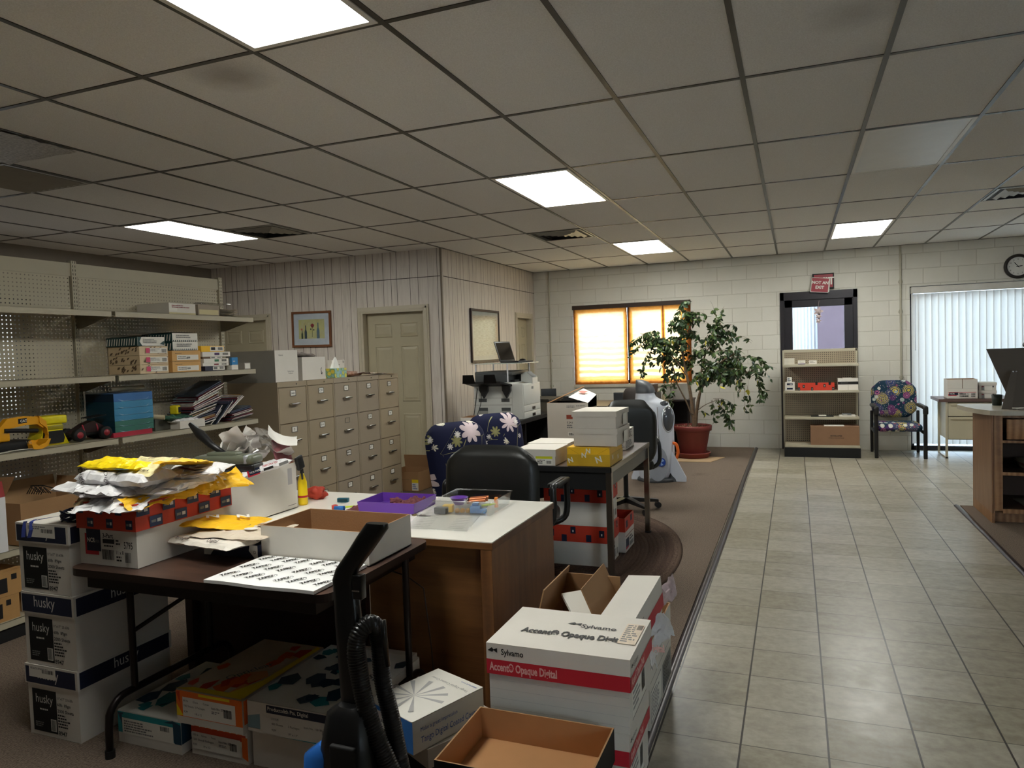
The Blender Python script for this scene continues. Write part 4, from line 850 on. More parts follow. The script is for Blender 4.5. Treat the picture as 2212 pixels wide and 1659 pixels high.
# ---------------------------------------------------------------- boxes on the floor under and beside the tables
def shards(face, m1, m2, m3, seed, n=9, lo=(.02, .05), hi=(.98, .95), big=.16):
    r = random.Random(seed); out = []
    for k in range(n):
        u = r.uniform(lo[0], hi[0]); v = r.uniform(lo[1], hi[1]); a = r.uniform(0, 6); s = r.uniform(.5, 1) * big; P = []
        for q in (0, 1.1, 2.4, 3.6, 5.1): P.append((min(hi[0], max(lo[0], u + s * cos(a + q) * r.uniform(.5, 1.2))), min(hi[1], max(lo[1], v + s * .9 * sin(a + q) * r.uniform(.5, 1.2)))))
        out.append(('p', face, P, r.choice((m1, m2, m3))))
    return out
def label_rows(f, u0, v0, u1, v1, item, barcode=True):
    w = u1 - u0; h = v1 - v0
    out = [('q', f, u0, v0, u1, v1, LBL), ('t', f, u0 + .02 * w, v0 + .76 * h, .008, item[0], INK, 'L', .0), ('t', f, u0 + .20 * w, v0 + .76 * h, .008, 'Gloss', INK), ('t', f, u0 + .40 * w, v0 + .76 * h, .008, item[1], INK),
           ('t', f, u0 + .02 * w, v0 + .5 * h, .008, item[2], INK), ('t', f, u0 + .24 * w, v0 + .5 * h, .008, '3 Packages', INK), ('t', f, u0 + .56 * w, v0 + .62 * h, .008, item[3], INK, 'L', .01), ('t', f, u0 + .02 * w, v0 + .2 * h, .008, '92M', INK), ('t', f, u0 + .24 * w, v0 + .16 * h, .008, item[4], INK), ('l', f, u0 + .56 * w, v0 + .38 * h, u0 + .74 * w, v0 + .54 * h, 2, GRY)]
    if barcode: out.append(('b', f, u0 + .79 * w, v0 + .3 * h, u0 + .93 * w, v0 + .72 * h))
    return out
carton('paper_carton', 'flat teal patterned carton on the floor beside the leg of the folding table', 'cardboard box', (-2.522, -2.195, 2.035, 2.50, .008, .135), 0, CARD, d=[('q', 'F', 0, .32, 1, .98, TEAL), ('p', 'F', [(0, .95), (.09, .95), (.08, .5)], TEALD), ('p', 'F', [(.74, .9), (.88, 1), (1, .9), (1, .3), (.9, .3)], TEALD), ('q', 'F', .07, .30, .88, .80, LBL), ('q', 'F', .07, .8, .88, .9, TEAL), ('l', 'F', .1, .35, .6, .74, 5, GRY), ('b', 'F', .68, .62, .82, .76), ('q', 'R', 0, .32, 1, .98, TEALD), ('q', 'R', .15, .5, .8, .66, LBL)] + [('q', 'T', 0, 0, 1, 1, LBL)] + shards('T', TEAL, TEALD, TEAL, 4, 20) + [('t', 'T', .62, .40, .03, 'OPTI', GRY, 'C', 0, 1, .5)], seed=4)
carton('paper_carton', 'lower orange and white carton on the floor under the folding table', 'cardboard box', (-2.17, -1.90, 2.06, 2.50, .008, .135), 0, CARD, d=[('q', 'F', 0, .50, 1, .98, LBL)] + [('q', 'F', .0, .66, .97, .86, ORGD), ('p', 'F', [(.9, .2), (1, .1), (1, .8), (.9, .8)], ORG)] + [('p', 'F', [(.06 + .11 * k, .86), (.12 + .11 * k, .98), (.15 + .11 * k, .86)], ORG) for k in range(8)] + label_rows('F', .02, .18, .88, .70, ('100 lb', 'Text', '1250 Sheets', 'Item No. 279602', '19 x 12')), seed=5)
carton('paper_carton', 'upper orange and yellow carton stacked under the folding table', 'cardboard box', (-2.21, -1.895, 2.035, 2.53, .135, .262), 0, CARD, d=[('q', 'F', 0, .22, 1, 1, ORG), ('p', 'F', [(0, .6), (.1, .25), (0, .22)], YELB), ('q', 'F', .35, .90, .82, .98, YELB), ('p', 'F', [(0, .95), (.06, .98), (.06, .6)], ORGD)] + label_rows('F', .10, .24, .90, .82, ('80 lb', 'Cover', '700 Sheets', 'Item No. 279652', '18 x 12')) + [('q', 'T', 0, 0, 1, 1, mat('orange_lid_base', (214, 190, 160), .5))] + shards('T', ORG, ORGD, mat('orange_pale', (226, 158, 96), .5), 6, 20) + [('p', 'T', [(0, 0), (1, 0), (.9, .06), (.2, .05)], YELB), ('p', 'T', [(.7, .0), (1, .02), (1, .95), (.93, .97), (.9, .3)], YELB), ('t', 'T', .6, .4, .035, 'Opticlear', GRY, 'C', 0, 1, 1.1), ('q', 'R', 0, .3, 1, 1, ORG), ('p', 'R', [(.1, .4), (.5, .95), (.8, .9), (.6, .4)], YELB), ('p', 'R', [(.5, .4), (.7, .9), (1, .9), (1, .5)], LBL)], seed=6)
carton('paper_carton', 'plain white carton on the floor behind the vacuum cleaner, under the teal printed one', 'cardboard box', (-1.885, -1.44, 2.07, 2.56, .008, .148), 0, CARD, d=[('q', 'F', .0, .96, 1, 1, SEAM)], seed=7)
carton('paper_carton', 'white and teal carton with a navy title stripe, topmost behind the vacuum cleaner', 'cardboard box', (-1.88, -1.45, 2.045, 2.56, .152, .264), 0, CARD, d=[('q', 'F', .20, .70, .92, .96, NAVY), ('t', 'F', .215, .79, .014, 'Productolith Pts. Digital', LBL, 'L', .01, .92), ('p', 'F', [(.0, .12), (.13, .12), (.13, .62), (0, .5)], mat('pale_teal', (120, 150, 158), .5)), ('t', 'F', .25, .50, .008, '110.0/8', GRY), ('t', 'F', .25, .34, .008, '400 Sheets', INK), ('t', 'F', .42, .34, .008, '2 Packages', INK), ('t', 'F', .58, .42, .008, 'Item No. 118180', INK), ('t', 'F', .25, .14, .008, '92M', INK), ('t', 'F', .42, .10, .008, '19" x 13"', INK), ('b', 'F', .76, .26, .9, .46), ('p', 'F', [(.9, .0), (1, .5), (1, .0)], TEAL), ('p', 'F', [(.3, 0), (.78, .04), (.78, 0)], TEAL)] + [('q', 'T', 0, 0, 1, 1, LBL)] + shards('T', TEALD, TEAL, mat('slate_print', (70, 90, 106), .5), 8, 30, big=.12) + [('t', 'T', .74, .52, .035, 'VERSO', GRY, 'C', .02, 1.2, .12)], seed=8)
carton('paper_carton', 'white and teal carton pushed far under the desk, right of the vacuum hose', 'cardboard box', (-1.78, -1.50, 2.30, 2.64, .12, .235), 0, CARD, d=[('q', 'T', 0, 0, 1, 1, mat('grey_lid', (170, 170, 166), .6)), ('p', 'R', [(.7, 0), (1, .6), (1, 0)], TEALD), ('p', 'R', [(.2, .3), (.5, .6), (.4, .1)], TEAL)], seed=9) if False else carton('paper_carton', 'white and teal carton on the floor right of the vacuum hose', 'cardboard box', (-1.86, -1.50, 2.565, 2.63, .008, .25), 0, CARD, d=[('p', 'R', [(.0, 0), (1, .6), (1, 0)], TEALD), ('p', 'F', [(.8, .0), (1, .5), (1, 0)], TEAL)], seed=9)
# blue edged carton leaning on dark boxes
TB = [('q', 'F', .0, .0, 1, 1, BLUEB), ('q', 'F', .0, .12, .78, .86, LBL), ('l', 'F', .05, .7, .3, .8, 1, GRY), ('b', 'F', .18, .52, .5, .62), ('b', 'F', .18, .24, .5, .34), ('l', 'F', .05, .14, .7, .18, 1, GRY)] + [('p', 'F', [(.52 + .0, .5 + .05 * k), (.76, .62 - .12 * k + .06), (.76, .62 - .12 * k)], GRY) for k in range(3)]
TB += [('t', 'R', .10, .62, .014, 'Make a great impression', BLUEINK, 'L', 0, .85), ('t', 'R', .10, .26, .022, 'Tango Digital Coated Cover', BLUEINK, 'L', 0, .72), ('q', 'T', 0, 0, 1, 1, LBL)] + [('p', 'T', [(.42, .38), (.42 + .5 * cos(a), .38 + .36 * sin(a)), (.42 + .5 * cos(a + .16), .38 + .36 * sin(a + .16))], mat('silver_print', (176, 174, 172), .5)) for a in (0.2, .7, 1.2, 1.8, 2.4, 3.0, 3.6, 4.2, 4.8, 5.4)] + [('t', 'T', .55, .82, .012, 'Tango Digital Coated Cover', GRY, 'C', 0, 1, pi), ('t', 'T', .8, .94, .010, 'westrock.com', BLUEINK, 'C', 0, 1, pi)]
carton('paper_carton', 'white carton with bright blue end panel, right of the vacuum cleaner', 'cardboard box', (-1.385, -1.135, 2.10, 2.43, .165, .275), rad(-22), CARD, d=TB, seed=10)
tag(MB().box(-.20, -.16, 0, .16, .17, .085, MBLACK).build('flat_box', M=T(-1.25, 2.34, .008) @ RZ(-.3)), 'flat black box lying on the floor under the blue ended carton', 'box'); tag(MB().box(-.15, -.17, 0, .14, .16, .068, mat('flattened_carton', (168, 160, 150), .7)).build('flat_box', M=T(-1.22, 2.33, .095) @ RZ(-.5)), 'grey white flat box sandwiched under the blue ended carton', 'box')
open_carton('lid_box', 'shallow open box, black outside and kraft inside, at the bottom edge of the photo', 'cardboard box', (-.985, -.535, 1.80, 2.13, .232, .335), 0, MBLACK, mat('orange_kraft', (176, 128, 84), .75, var=.04), group=None)
tag(MB().box(-.22, -.145, 0, .22, .145, .222, CARD).build('white_carton', M=T(-.76, 1.96, .008)), 'plain white carton under the shallow black and kraft box', 'cardboard box')

# ---- printing paper cases by the carpet strip
BIRD = [(0, .35), (.45, 1), (.62, .62), (1, .95), (1, 0), (.62, .45), (.5, .1)]
def bird(f, u, v, s, W_, H_, m=INK): return ('p', f, [(u + x * s / W_, v + y * s * .5 / H_) for x, y in BIRD], m)
def accent(ext, rz, label, top=True, tilt=None, seed=1, lidh=.105):
    w = ext[1] - ext[0]; dp = ext[3] - ext[2]; L = [('q', 'F', 0, 0, 1, .48, REDP), ('t', 'F', .02, .13, .027, 'Accent® Opaque Digital', mat('pink_ink', (226, 178, 172), .6), 'L', .03, .62), bird('F', .01, .70, .035, w, lidh), ('t', 'F', .11, .66, .020, 'Sylvamo', INK, 'L', .02, .85),
         ('q', 'R', 0, 0, 1, .45, REDP), ('t', 'R', .04, .12, .028, 'Accent® Opaque Digital', MC['pink_ink'], 'L', .03, .50), bird('R', .03, .66, .03, dp, lidh), ('t', 'R', .14, .62, .018, 'Sylvamo', INK, 'L', 0, .8)]
    if top: L += [bird('T', .44, .64, .05, w, dp), ('t', 'T', .55, .60, .030, 'Sylvamo', INK, 'L', .015, .9), ('t', 'T', .16, .34, .040, 'Accent® Opaque Digital', INK, 'L', .035, .64), ('q', 'T', .86, .32, .985, .82, mat('cream_label', (222, 204, 182), .6)), ('l', 'T', .87, .36, .97, .80, 9, GRY), ('b', 'T', .94, .68, .98, .80)]
    D = [('q', 'R', .12, .14, .74, .62, LBL), ('l', 'R', .15, .2, .5, .56, 5, GRY), ('b', 'R', .55, .22, .7, .5), ('q', 'R', .10, .12, .76, .13, INK), ('q', 'R', .1, .63, .76, .64, INK), ('l', 'F', .0, .2, .0, .2, 0, SEAM)]
    D += [('q', 'F', .0, .1 + .13 * k, 1, .103 + .13 * k, WRD) for k in range(4)]
    return carton('paper_carton', label, 'cardboard box', ext, rz, CARD, True, lidh, CARD, D, L, seed=seed, tilt=tilt)
accent((-.985, -.505, 2.20, 2.53, .012, .280), 0, 'white and crimson paper case on the floor at the bottom of the near stack', False, seed=12)
accent((-.985, -.495, 2.195, 2.55, .282, .525), 0, 'large white and crimson paper case on top of the near stack, brand name upward', True, seed=13)
carton('paper_carton', 'white carton on the floor behind the near white and crimson stack', 'cardboard box', (-.93, -.545, 2.74, 3.26, .008, .24), 0, CARD, d=[('q', 'R', .05, .08, .5, .62, GRY), ('q', 'R', .06, .1, .49, .6, LBL), ('l', 'R', .08, .14, .46, .56, 7, GRY), ('q', 'R', .55, .08, .97, .62, GRY), ('l', 'R', .58, .14, .94, .56, 7, INK), ('q', 'R', 0, .78, .9, .79, SEAM), ('q', 'R', .5, .79, .505, 1, SEAM)], seed=14)
open_carton('paper_carton', 'torn open white carton behind the near stack, wrappers spilling from its side', 'cardboard box', (-.69, -.545, 2.74, 3.27, .242, .34), 0, CARD, KRAFTD, d=[('q', 'R', .45, .2, .98, .22, SEAM), ('q', 'R', .5, .22, .505, 1, SEAM), ('p', 'R', [(.30, 1), (.5, 1), (.48, .3), (.36, .1), (.30, .5)], KRAFTD)])
accent((-.69, -.55, 2.62, 3.10, .345, .50), rad(-2), 'narrow white and crimson carton tilted behind the near stack', False, tilt=(rad(3), rad(-4), rad(-2)), seed=15, lidh=.13)
tag(MB().text('A', .03, INK, T(-.655, 2.98, .508) @ RZ(-1.3), 'C', .02).build('printed_letter'), 'x', 'x') if False else None
PWR = mat('pinkish_wrap', (206, 184, 186), .5, var=.05)
for k, (x, y, z, lx, ly, rx, ry, rz) in enumerate(((-.545, 2.80, .30, .05, .16, 0, 1.35, .1), (-.535, 2.93, .345, .07, .13, .2, 1.1, -.2), (-.548, 3.17, .42, .06, .17, .3, 1.35, .1), (-.56, 2.86, .27, .05, .10, 0, 1.4, .3))):
    wrapper(['torn white wrapper sticking out low beside the near stack', 'torn white wrapper with ragged tail in the middle of the torn carton', 'pinkish wrapper standing at the far end of the torn carton', 'small torn wrapper at the bottom of the torn carton opening'][k], x, y, z, lx * 1.4, ly * 1.2, .012, rz, PWR if k == 2 else WR, 60 + k, rx=rx, ry=ry, amp=.016)
open_carton('open_carton', 'open brown cardboard carton with its flaps up behind the near white and crimson stack', 'cardboard box', (-.98, -.705, 2.66, 3.02, .24, .40), 0, KRAFT, KRAFT, flaps=(('L', -14, .16), ('B', -10, .13), ('R', -24, .19)), seed=3)
tag(MB().box(-.09, -.10, 0, .09, .10, .012, LBL).box(.0, -.03, .012, .03, -.026, .013, INK).build('white_board', M=T(-.80, 2.84, .43) @ RZ(.75) @ RX(.5)), 'white card sticking up out of the open brown carton', 'card')

# ---- upright vacuum cleaner
VB = mat('vacuum_black', (20, 20, 21), .28, var=.03, spec=.5)
vc = empty('vacuum_cleaner', (-1.05, 1.58, .008), label='black upright vacuum cleaner with a ribbed hose in front of the desk', cat='vacuum cleaner')
def VL(x, y, z): return (x + 1.05, y - 1.58, z - .008)
b = MB()
def loft(b, secs, m, n=16):
    vs = []; fs = []
    for (x, y, z, rx_, ry_) in secs:
        for k in range(n): a = 2 * pi * k / n; c, s_ = cos(a), sin(a); vs.append((x + rx_ * math.copysign(abs(c) ** .7, c), y + ry_ * math.copysign(abs(s_) ** .7, s_), z))
    for j in range(len(secs) - 1):
        for k in range(n): fs.append((j * n + k, j * n + (k + 1) % n, (j + 1) * n + (k + 1) % n, (j + 1) * n + k))
    b.add(vs, fs, m, smooth=True); b.add(vs[:n], [tuple(range(n))[::-1]], m); b.add(vs[-n:], [tuple(range(n))], m); return b
loft(b, [(*VL(-1.015, 1.60, 1.068), .030, .014), (*VL(-1.02, 1.60, 1.055), .036, .018), (*VL(-1.04, 1.60, 1.03), .036, .018), (*VL(-1.075, 1.60, .985), .034, .018), (*VL(-1.112, 1.60, .94), .033, .018), (*VL(-1.124, 1.60, .91), .033, .018), (*VL(-1.118, 1.60, .87), .036, .02), (*VL(-1.108, 1.59, .80), .038, .022), (*VL(-1.098, 1.585, .70), .040, .022), (*VL(-1.088, 1.58, .60), .042, .024), (*VL(-1.083, 1.575, .50), .045, .028)], VB)
b.v = [(1.0 * x, y, z) for x, y, z in b.v]; b.build('handle', vc)
b = MB(); loft(b, [(*VL(-1.09, 1.56, .60), .03, .03), (*VL(-1.09, 1.56, .58), .062, .05), (*VL(-1.09, 1.56, .50), .078, .07), (*VL(-1.08, 1.56, .38), .088, .085), (*VL(-1.06, 1.56, .24), .105, .10), (*VL(-1.04, 1.56, .12), .12, .12)], VB); b.build('body', vc)
b = MB(); b.rbox(-.16, -.26, .012, .20, .10, .10, .03, VB); b.build('floor_head', vc)
for x in (-.15, .17): MB().cyl((x, .06, .06), (x + .03, .06, .06), .055, BLACK, n=20).build('wheel', vc)
b = MB(); loft(b, [(*VL(-1.165, 1.53, .20), .04, .05), (*VL(-1.168, 1.53, .36), .045, .05), (*VL(-1.165, 1.53, .475), .04, .045), (*VL(-1.15, 1.54, .50), .02, .03)], mat('blue_tank', (40, 98, 176), .25)); b.build('dust_cup', vc)
b = MB()
P = [VL(-1.045, 1.60, .62), VL(-1.045, 1.60, .72), VL(-1.035, 1.60, .775), VL(-1.01, 1.60, .79), VL(-.985, 1.60, .77), VL(-.972, 1.60, .70), VL(-.96, 1.60, .60), VL(-.925, 1.59, .46), VL(-.90, 1.58, .30), VL(-.91, 1.56, .12)]
def spl(P, n):
    out = []
    for i in range(len(P) - 1):
        p0 = Vector(P[max(0, i - 1)]); p1 = Vector(P[i]); p2 = Vector(P[i + 1]); p3 = Vector(P[min(len(P) - 1, i + 2)])
        for k in range(n): t = k / n; out.append(tuple(.5 * ((2 * p1) + (p2 - p0) * t + (2 * p0 - 5 * p1 + 4 * p2 - p3) * t * t + (3 * p1 - p0 - 3 * p2 + p3) * t ** 3)))
    return out + [tuple(P[-1])]
def ribbed(b, P, r, m, pitch=.007, n=14):
    Q = spl(P, 40); acc = [0]
    for i in range(1, len(Q)): acc.append(acc[-1] + (Vector(Q[i]) - Vector(Q[i - 1])).length)
    L = acc[-1]; N_ = int(L / pitch * 4); pts = []; rs = []; j = 0
    for i in range(N_ + 1):
        s = L * i / N_
        while j < len(acc) - 2 and acc[j + 1] < s: j += 1
        t = (s - acc[j]) / max(1e-9, acc[j + 1] - acc[j]); pts.append(tuple(Vector(Q[j]).lerp(Vector(Q[j + 1]), t))); rs.append(r * (1 if i % 4 in (0, 1) else .86))
    return b.tube(pts, r, m, n, rs=rs)
ribbed(b, [VL(-.95, 1.63, .12), VL(-.968, 1.63, .30), VL(-.988, 1.625, .412), VL(-1.01, 1.625, .532), VL(-1.03, 1.62, .64), VL(-1.036, 1.62, .74), VL(-1.036, 1.605, .79), VL(-1.042, 1.585, .806), VL(-1.056, 1.562, .79), VL(-1.064, 1.552, .745), VL(-1.055, 1.55, .68), VL(-1.040, 1.55, .606), VL(-1.015, 1.55, .536), VL(-.985, 1.55, .475), VL(-.955, 1.55, .40), VL(-.935, 1.55, .26), VL(-.93, 1.55, .1)], .0235, VB)
b.build('hose', vc)

MB().tube([VL(-1.0, 1.585, .82), VL(-.995, 1.58, .78), VL(-.992, 1.585, .70)], .008, VB, 8).build('hose_hook', vc)
MB().rbox(*VL(-1.09, 1.585, .865), *VL(-1.062, 1.61, .93), .003, VB).box(*VL(-1.088, 1.58, .888), *VL(-1.066, 1.585, .892), STEEL).build('cord_clip', vc)
MB().rbox(*VL(-1.105, 1.475, .40), *VL(-1.03, 1.49, .53), .006, MBLACK).box(*VL(-1.10, 1.472, .43), *VL(-1.035, 1.475, .434), STEEL).build('filter_door', vc)

# ---- office chairs
LEATH = mat('black_leather', (24, 25, 23), .38, var=.05, bump=.15, bs=120, spec=.5)
def padded(b, w, h, th, m, r=.10, curve=.03, n=20, nz=14, taper=0, M=None):
    """upright cushion panel in xz, front face at -y"""
    def sh(u):  # superellipse-ish outline coords in [-1,1]
        return u
    def pt(u, v, s):
        x = (u * 2 - 1); z = (v * 2 - 1); k = 5
        # squircle mapping keeps rounded corners
        rx = x * (1 - .5 * (abs(z) ** k) * (r / (w / 2)) * abs(x) ** 2 * 1.1); rz = z * (1 - .5 * (abs(x) ** k) * (r / (h / 2)) * abs(z) ** 2 * 1.1)
        e = (1 - abs(x) ** 6) * (1 - abs(z) ** 6); t = th * .5 * (e ** .4 if e > 0 else 0)
        return (rx * w / 2 * (1 - taper * (1 - v)), s * t + curve * (x * x), h / 2 + rz * h / 2)
    b.sheet(n, nz, lambda u, v: pt(u, v, -1), m, M); b.sheet(n, nz, lambda u, v: pt(1 - u, v, 1), m, M); return b
def star_base(t, m=BLACK, n=5, a0=.3):
    b = MB(); b.cyl((0, 0, .08), (0, 0, .11), .045, m, n=20); 
    for k in range(n):
        a = a0 + 2 * pi * k / n; L = .30; c, s = cos(a), sin(a)
        vs = [(c * .03 - s * .03, s * .03 + c * .03, .075), (c * .03 + s * .03, s * .03 - c * .03, .075), (c * L + s * .018, s * L - c * .018, .06), (c * L - s * .018, s * L + c * .018, .06)]
        vs += [(x, y, z + (.045 if i < 2 else .022)) for i, (x, y, z) in enumerate(vs)]; b.add(vs, [(0, 1, 2, 3)[::-1], (4, 5, 6, 7), (0, 1, 5, 4), (1, 2, 6, 5), (2, 3, 7, 6), (3, 0, 4, 7)], m)
    b.build('base', t)
    for k in range(n):
        a = a0 + 2 * pi * k / n; c, s = cos(a) * .30, sin(a) * .30
        MB().cyl((c - .022 * sin(a), s + .022 * cos(a), .028), (c + .022 * sin(a), s - .022 * cos(a), .028), .0275, m, n=14).cyl((c, s, .03), (c, s, .075), .008, m, n=8).build('caster', t)
    MB().cyl((0, 0, .10), (0, 0, .40), .022, STEEL if False else m, n=14).build('gas_lift', t)
oc = empty('office_chair', (-1.675, 4.12, .018), rz=0, label='black leather office chair tucked behind the white topped desk', cat='office chair')
b = MB(); padded(b, .60, .50, .12, LEATH, r=.13, curve=-.02, M=T(0, -.22, .44) @ RX(rad(-3))); b.build('backrest', oc)
MB().rbox(-.26, -.18, .40, .26, .30, .50, .04, LEATH, seg=4).build('seat', oc)
for s in (-1, 1):
    b = MB(); b.tube(spl([(s * .27, -.16, .42), (s * .345, -.14, .50), (s * .35, -.14, .66), (s * .345, -.10, .69), (s * .34, .12, .685), (s * .34, .16, .62), (s * .33, .16, .46), (s * .25, .12, .41)], 6), .02, BLACK, 10); b.rbox(s * .34 - .035, -.12, .675, s * .34 + .035, .14, .705, .012, LEATH); b.build('armrest', oc)
star_base(oc)
oc2 = empty('office_chair', (-1.47, 6.55, .014), rz=.35, label='black high-backed office chair behind the metal legged table', cat='office chair')
b = MB(); padded(b, .50, .62, .13, LEATH, r=.15, curve=-.03, M=T(0, -.20, .42) @ RX(rad(6))); b.build('backrest', oc2)
MB().rbox(-.24, -.16, .38, .24, .28, .48, .04, LEATH, seg=4).build('seat', oc2)
for s in (-1, 1):
    b = MB(); b.tube(spl([(s * .22, -.12, .40), (s * .29, -.12, .46), (s * .29, -.10, .64), (s * .28, .14, .64), (s * .27, .16, .44)], 6), .018, BLACK, 8); b.build('armrest', oc2)
star_base(oc2, a0=.15)
# navy floral chairs
def m_floral():
    N = NT('floral_cloth'); v = N.obj(); base = rgb((20, 24, 52)); n = N.noise(v, 3, 2)
    d = N.vor(N.vm('ADD', v, N.vm('SCALE', N.noise(v, 9, 2, out=1), None) if False else v), 3.4, out=0); 
    c = base
    for sc_, off, r_, col in ((6.2, (0, 0, 0), .34, (150, 146, 96)), (4.4, (3, 1, 2), .46, (224, 204, 206)), (8.5, (1, 5, 2), .34, (232, 226, 206)), (9.5, (4, 2, 7), .3, (226, 220, 214))):
        q = N.map(v, loc=off); x = N.n('TexVoronoi'); x.inputs['Scale'].default_value = sc_; N.put(x.inputs[0], q)
        loc = N.vm('SUBTRACT', N.vm('SCALE', q, None) if False else q, x.outputs['Position']); p = N.sep(loc); ang = N.mt('ARCTAN2', p[2], p[0]); dist = x.outputs['Distance']
        pet = N.mt('ADD', .55, N.mt('MULTIPLY', N.mt('ABSOLUTE', N.mt('SINE', N.mt('MULTIPLY', ang, 4))), .45)); rr = N.mt('MULTIPLY', pet, r_)
        f = N.mt('LESS_THAN', N.mt('ADD', dist, N.mt('MULTIPLY', N.noise(v, 26, 2), .07)), rr); keep = N.mt('GREATER_THAN', N.sep(x.outputs['Color'])[0], .40)
        shade_ = N.mix(N.mt('MULTIPLY', N.mt('DIVIDE', dist, r_), .7), rgb(col), rgb(tuple(int(q_ * .7) for q_ in col)))
        c = N.mix(N.mt('MULTIPLY', f, keep), c, shade_)
    w = N.vor(v, 4.5, 'DISTANCE_TO_EDGE'); st = N.mt('MULTIPLY', N.mt('LESS_THAN', N.mt('ADD', w, N.mt('MULTIPLY', N.noise(v, 5, 2), .04)), .028), N.mt('GREATER_THAN', N.noise(v, 4, 1), .5)); c = N.mix(st, c, rgb((150, 146, 104)))
    N.set(c, .8, 0, .2); N.bump(N.noise(v, 300, 2), .2, .002); return reg('floral', N)
FLO = m_floral()
def floral_chair(x, y, rz, label, H=1.02, lean=-12):
    t = empty('upholstered_chair', (x, y, .018), rz, label, 'chair')
    b = MB(); padded(b, .52, .62, .13, FLO, r=.085, curve=.04, n=26, nz=20, taper=.05, M=T(0, .20, H - .62) @ RX(rad(lean))); b.build('backrest', t)
    MB().rbox(-.25, -.26, .36, .25, .22, .47, .045, FLO, seg=4).build('seat', t)
    for sx_ in (-1, 1):
        for sy in (-1, 1): MB().cyl((sx_ * .20, sy * .18, .36), (sx_ * .21, sy * .2, 0), .018, BLACK, r1=.014).build('leg', t)
    return t
floral_chair(-2.09, 4.68, rad(56), 'navy floral chair behind the black leather chair, left of its twin', .995, -14)
floral_chair(-2.05, 5.25, rad(52), 'navy floral chair with a white peony, right and behind its twin', 1.0, -10)

# ---- metal legged table
tb = empty('work_table', (-1.478, 5.14, .018), label='long grey brown table with bright metal legs and dark apron', cat='table')
MB().box(-.37, -.64, .695, .37, .64, .722, GREYWOOD).build('table_top', tb)
ST2 = mat('gunmetal', (66, 66, 66), .3, .7, var=.03); SL = mat('leg_steel', (136, 128, 118), .22, .9, var=.05)
b = MB(); b.box(-.375, -.645, .692, .375, -.638, .725, ST2).box(-.375, .638, .692, .375, .645, .725, ST2).box(.37, -.645, .692, .378, .645, .725, SL).box(-.378, -.645, .692, -.37, .645, .725, SL); b.build('edge_band', tb)
b = MB(); b.box(.345, -.62, .595, .36, .62, .692, ST2).box(-.36, -.62, .575, -.345, .62, .692, ST2).box(-.345, -.625, .575, .345, -.61, .692, MBLACK).box(-.345, .61, .60, .345, .625, .692, ST2); b.build('apron', tb)
for sx_ in (-1, 1):
    for sy in (-1, 1): MB().box(sx_ * .355 - .019, sy * .62 - .019, 0, sx_ * .355 + .019, sy * .62 + .019, .692, SL).cyl((sx_ * .355, sy * .62, 0), (sx_ * .355, sy * .62, .012), .026, MBLACK, n=14).build('leg', tb)
Z2 = .7435
t = carton('paper_ream_box', 'yellow box half filled with a yellow wrapped ream on the metal legged table', 'cardboard box', (-1.405, -1.117, 4.53, 4.90, Z2, .82), 0, mat('yellow_box', (206, 164, 44), .45, var=.08), d=[('t', 'F', .10, .3, .032, 'N', LBL, 'C', .03, 1, .3), ('t', 'F', .76, .35, .04, 'N', LBL, 'C', .03, 1, .3), ('t', 'F', .4, .75, .03, 'N', LBL, 'C', .03), ('t', 'R', .2, .5, .03, 'N', LBL, 'C', .03), ('t', 'R', .6, .3, .03, 'N', LBL, 'C', .03)], seed=21)
MB().box(-.142, -.183, .004, .142, .17, .122, mat('ream_yellow', (238, 186, 40), .4, var=.05)).text('N', .03, LBL, T(0, -.1835, .085) @ RX(pi / 2), 'C', .03).quad((-.142, -.1835, .122), (-.06, -.1835, .076), (-.058, -.1835, .076), (-.138, -.1835, .122), mat('fold_line', (190, 136, 24), .6)).quad((.142, -.1835, .122), (.06, -.1835, .076), (.058, -.1835, .076), (.138, -.1835, .122), MC['fold_line']).build('wrapped_ream', t)
SB = mat('pale_box', (206, 198, 186), .6, var=.02)
def tagbox(z0, z1, label, dx=0):
    t = carton('stationery_box', label, 'box', (-1.375 + dx, -1.075 + dx, 4.56, 4.93, z0, z1), 0, SB, True, .035, SB, [], [], 'pale lidded boxes stacked on the yellow box')
    MB().box(.153, -.02, .01, .156, .10, z1 - z0 - .03, LBL).build('label_card', t, RZ(.03)); return t
tagbox(.871, .985, 'lower pale lidded box standing on the yellow box', .004); tagbox(.986, 1.098, 'upper pale lidded box, topmost on the yellow box')
def yl(*q): return [('q', 'F', .5, .42, .93, .80, mat('lime_label', (214, 214, 40), .5)), ('q', 'F', .5, .05, .93, .42, LBL), ('l', 'F', .54, .1, .74, .38, 3, INK), ('b', 'F', .78, .12, .9, .3)]
carton('stationery_box', 'white lidded box with yellow label on the left end of the metal legged table', 'box', (-1.76, -1.476, 4.51, 4.80, Z2, .85), 0, CARD, True, .045, CARD, yl(), [], seed=22)
carton('stationery_box', 'white lidded box behind the one with the yellow label', 'box', (-1.80, -1.50, 4.86, 5.16, Z2, .845), 0, CARD, True, .045, CARD, [('q', 'R', .2, .5, .35, .8, MAROON), ('l', 'R', .2, .1, .5, .4, 2, GRY)], [], seed=23)
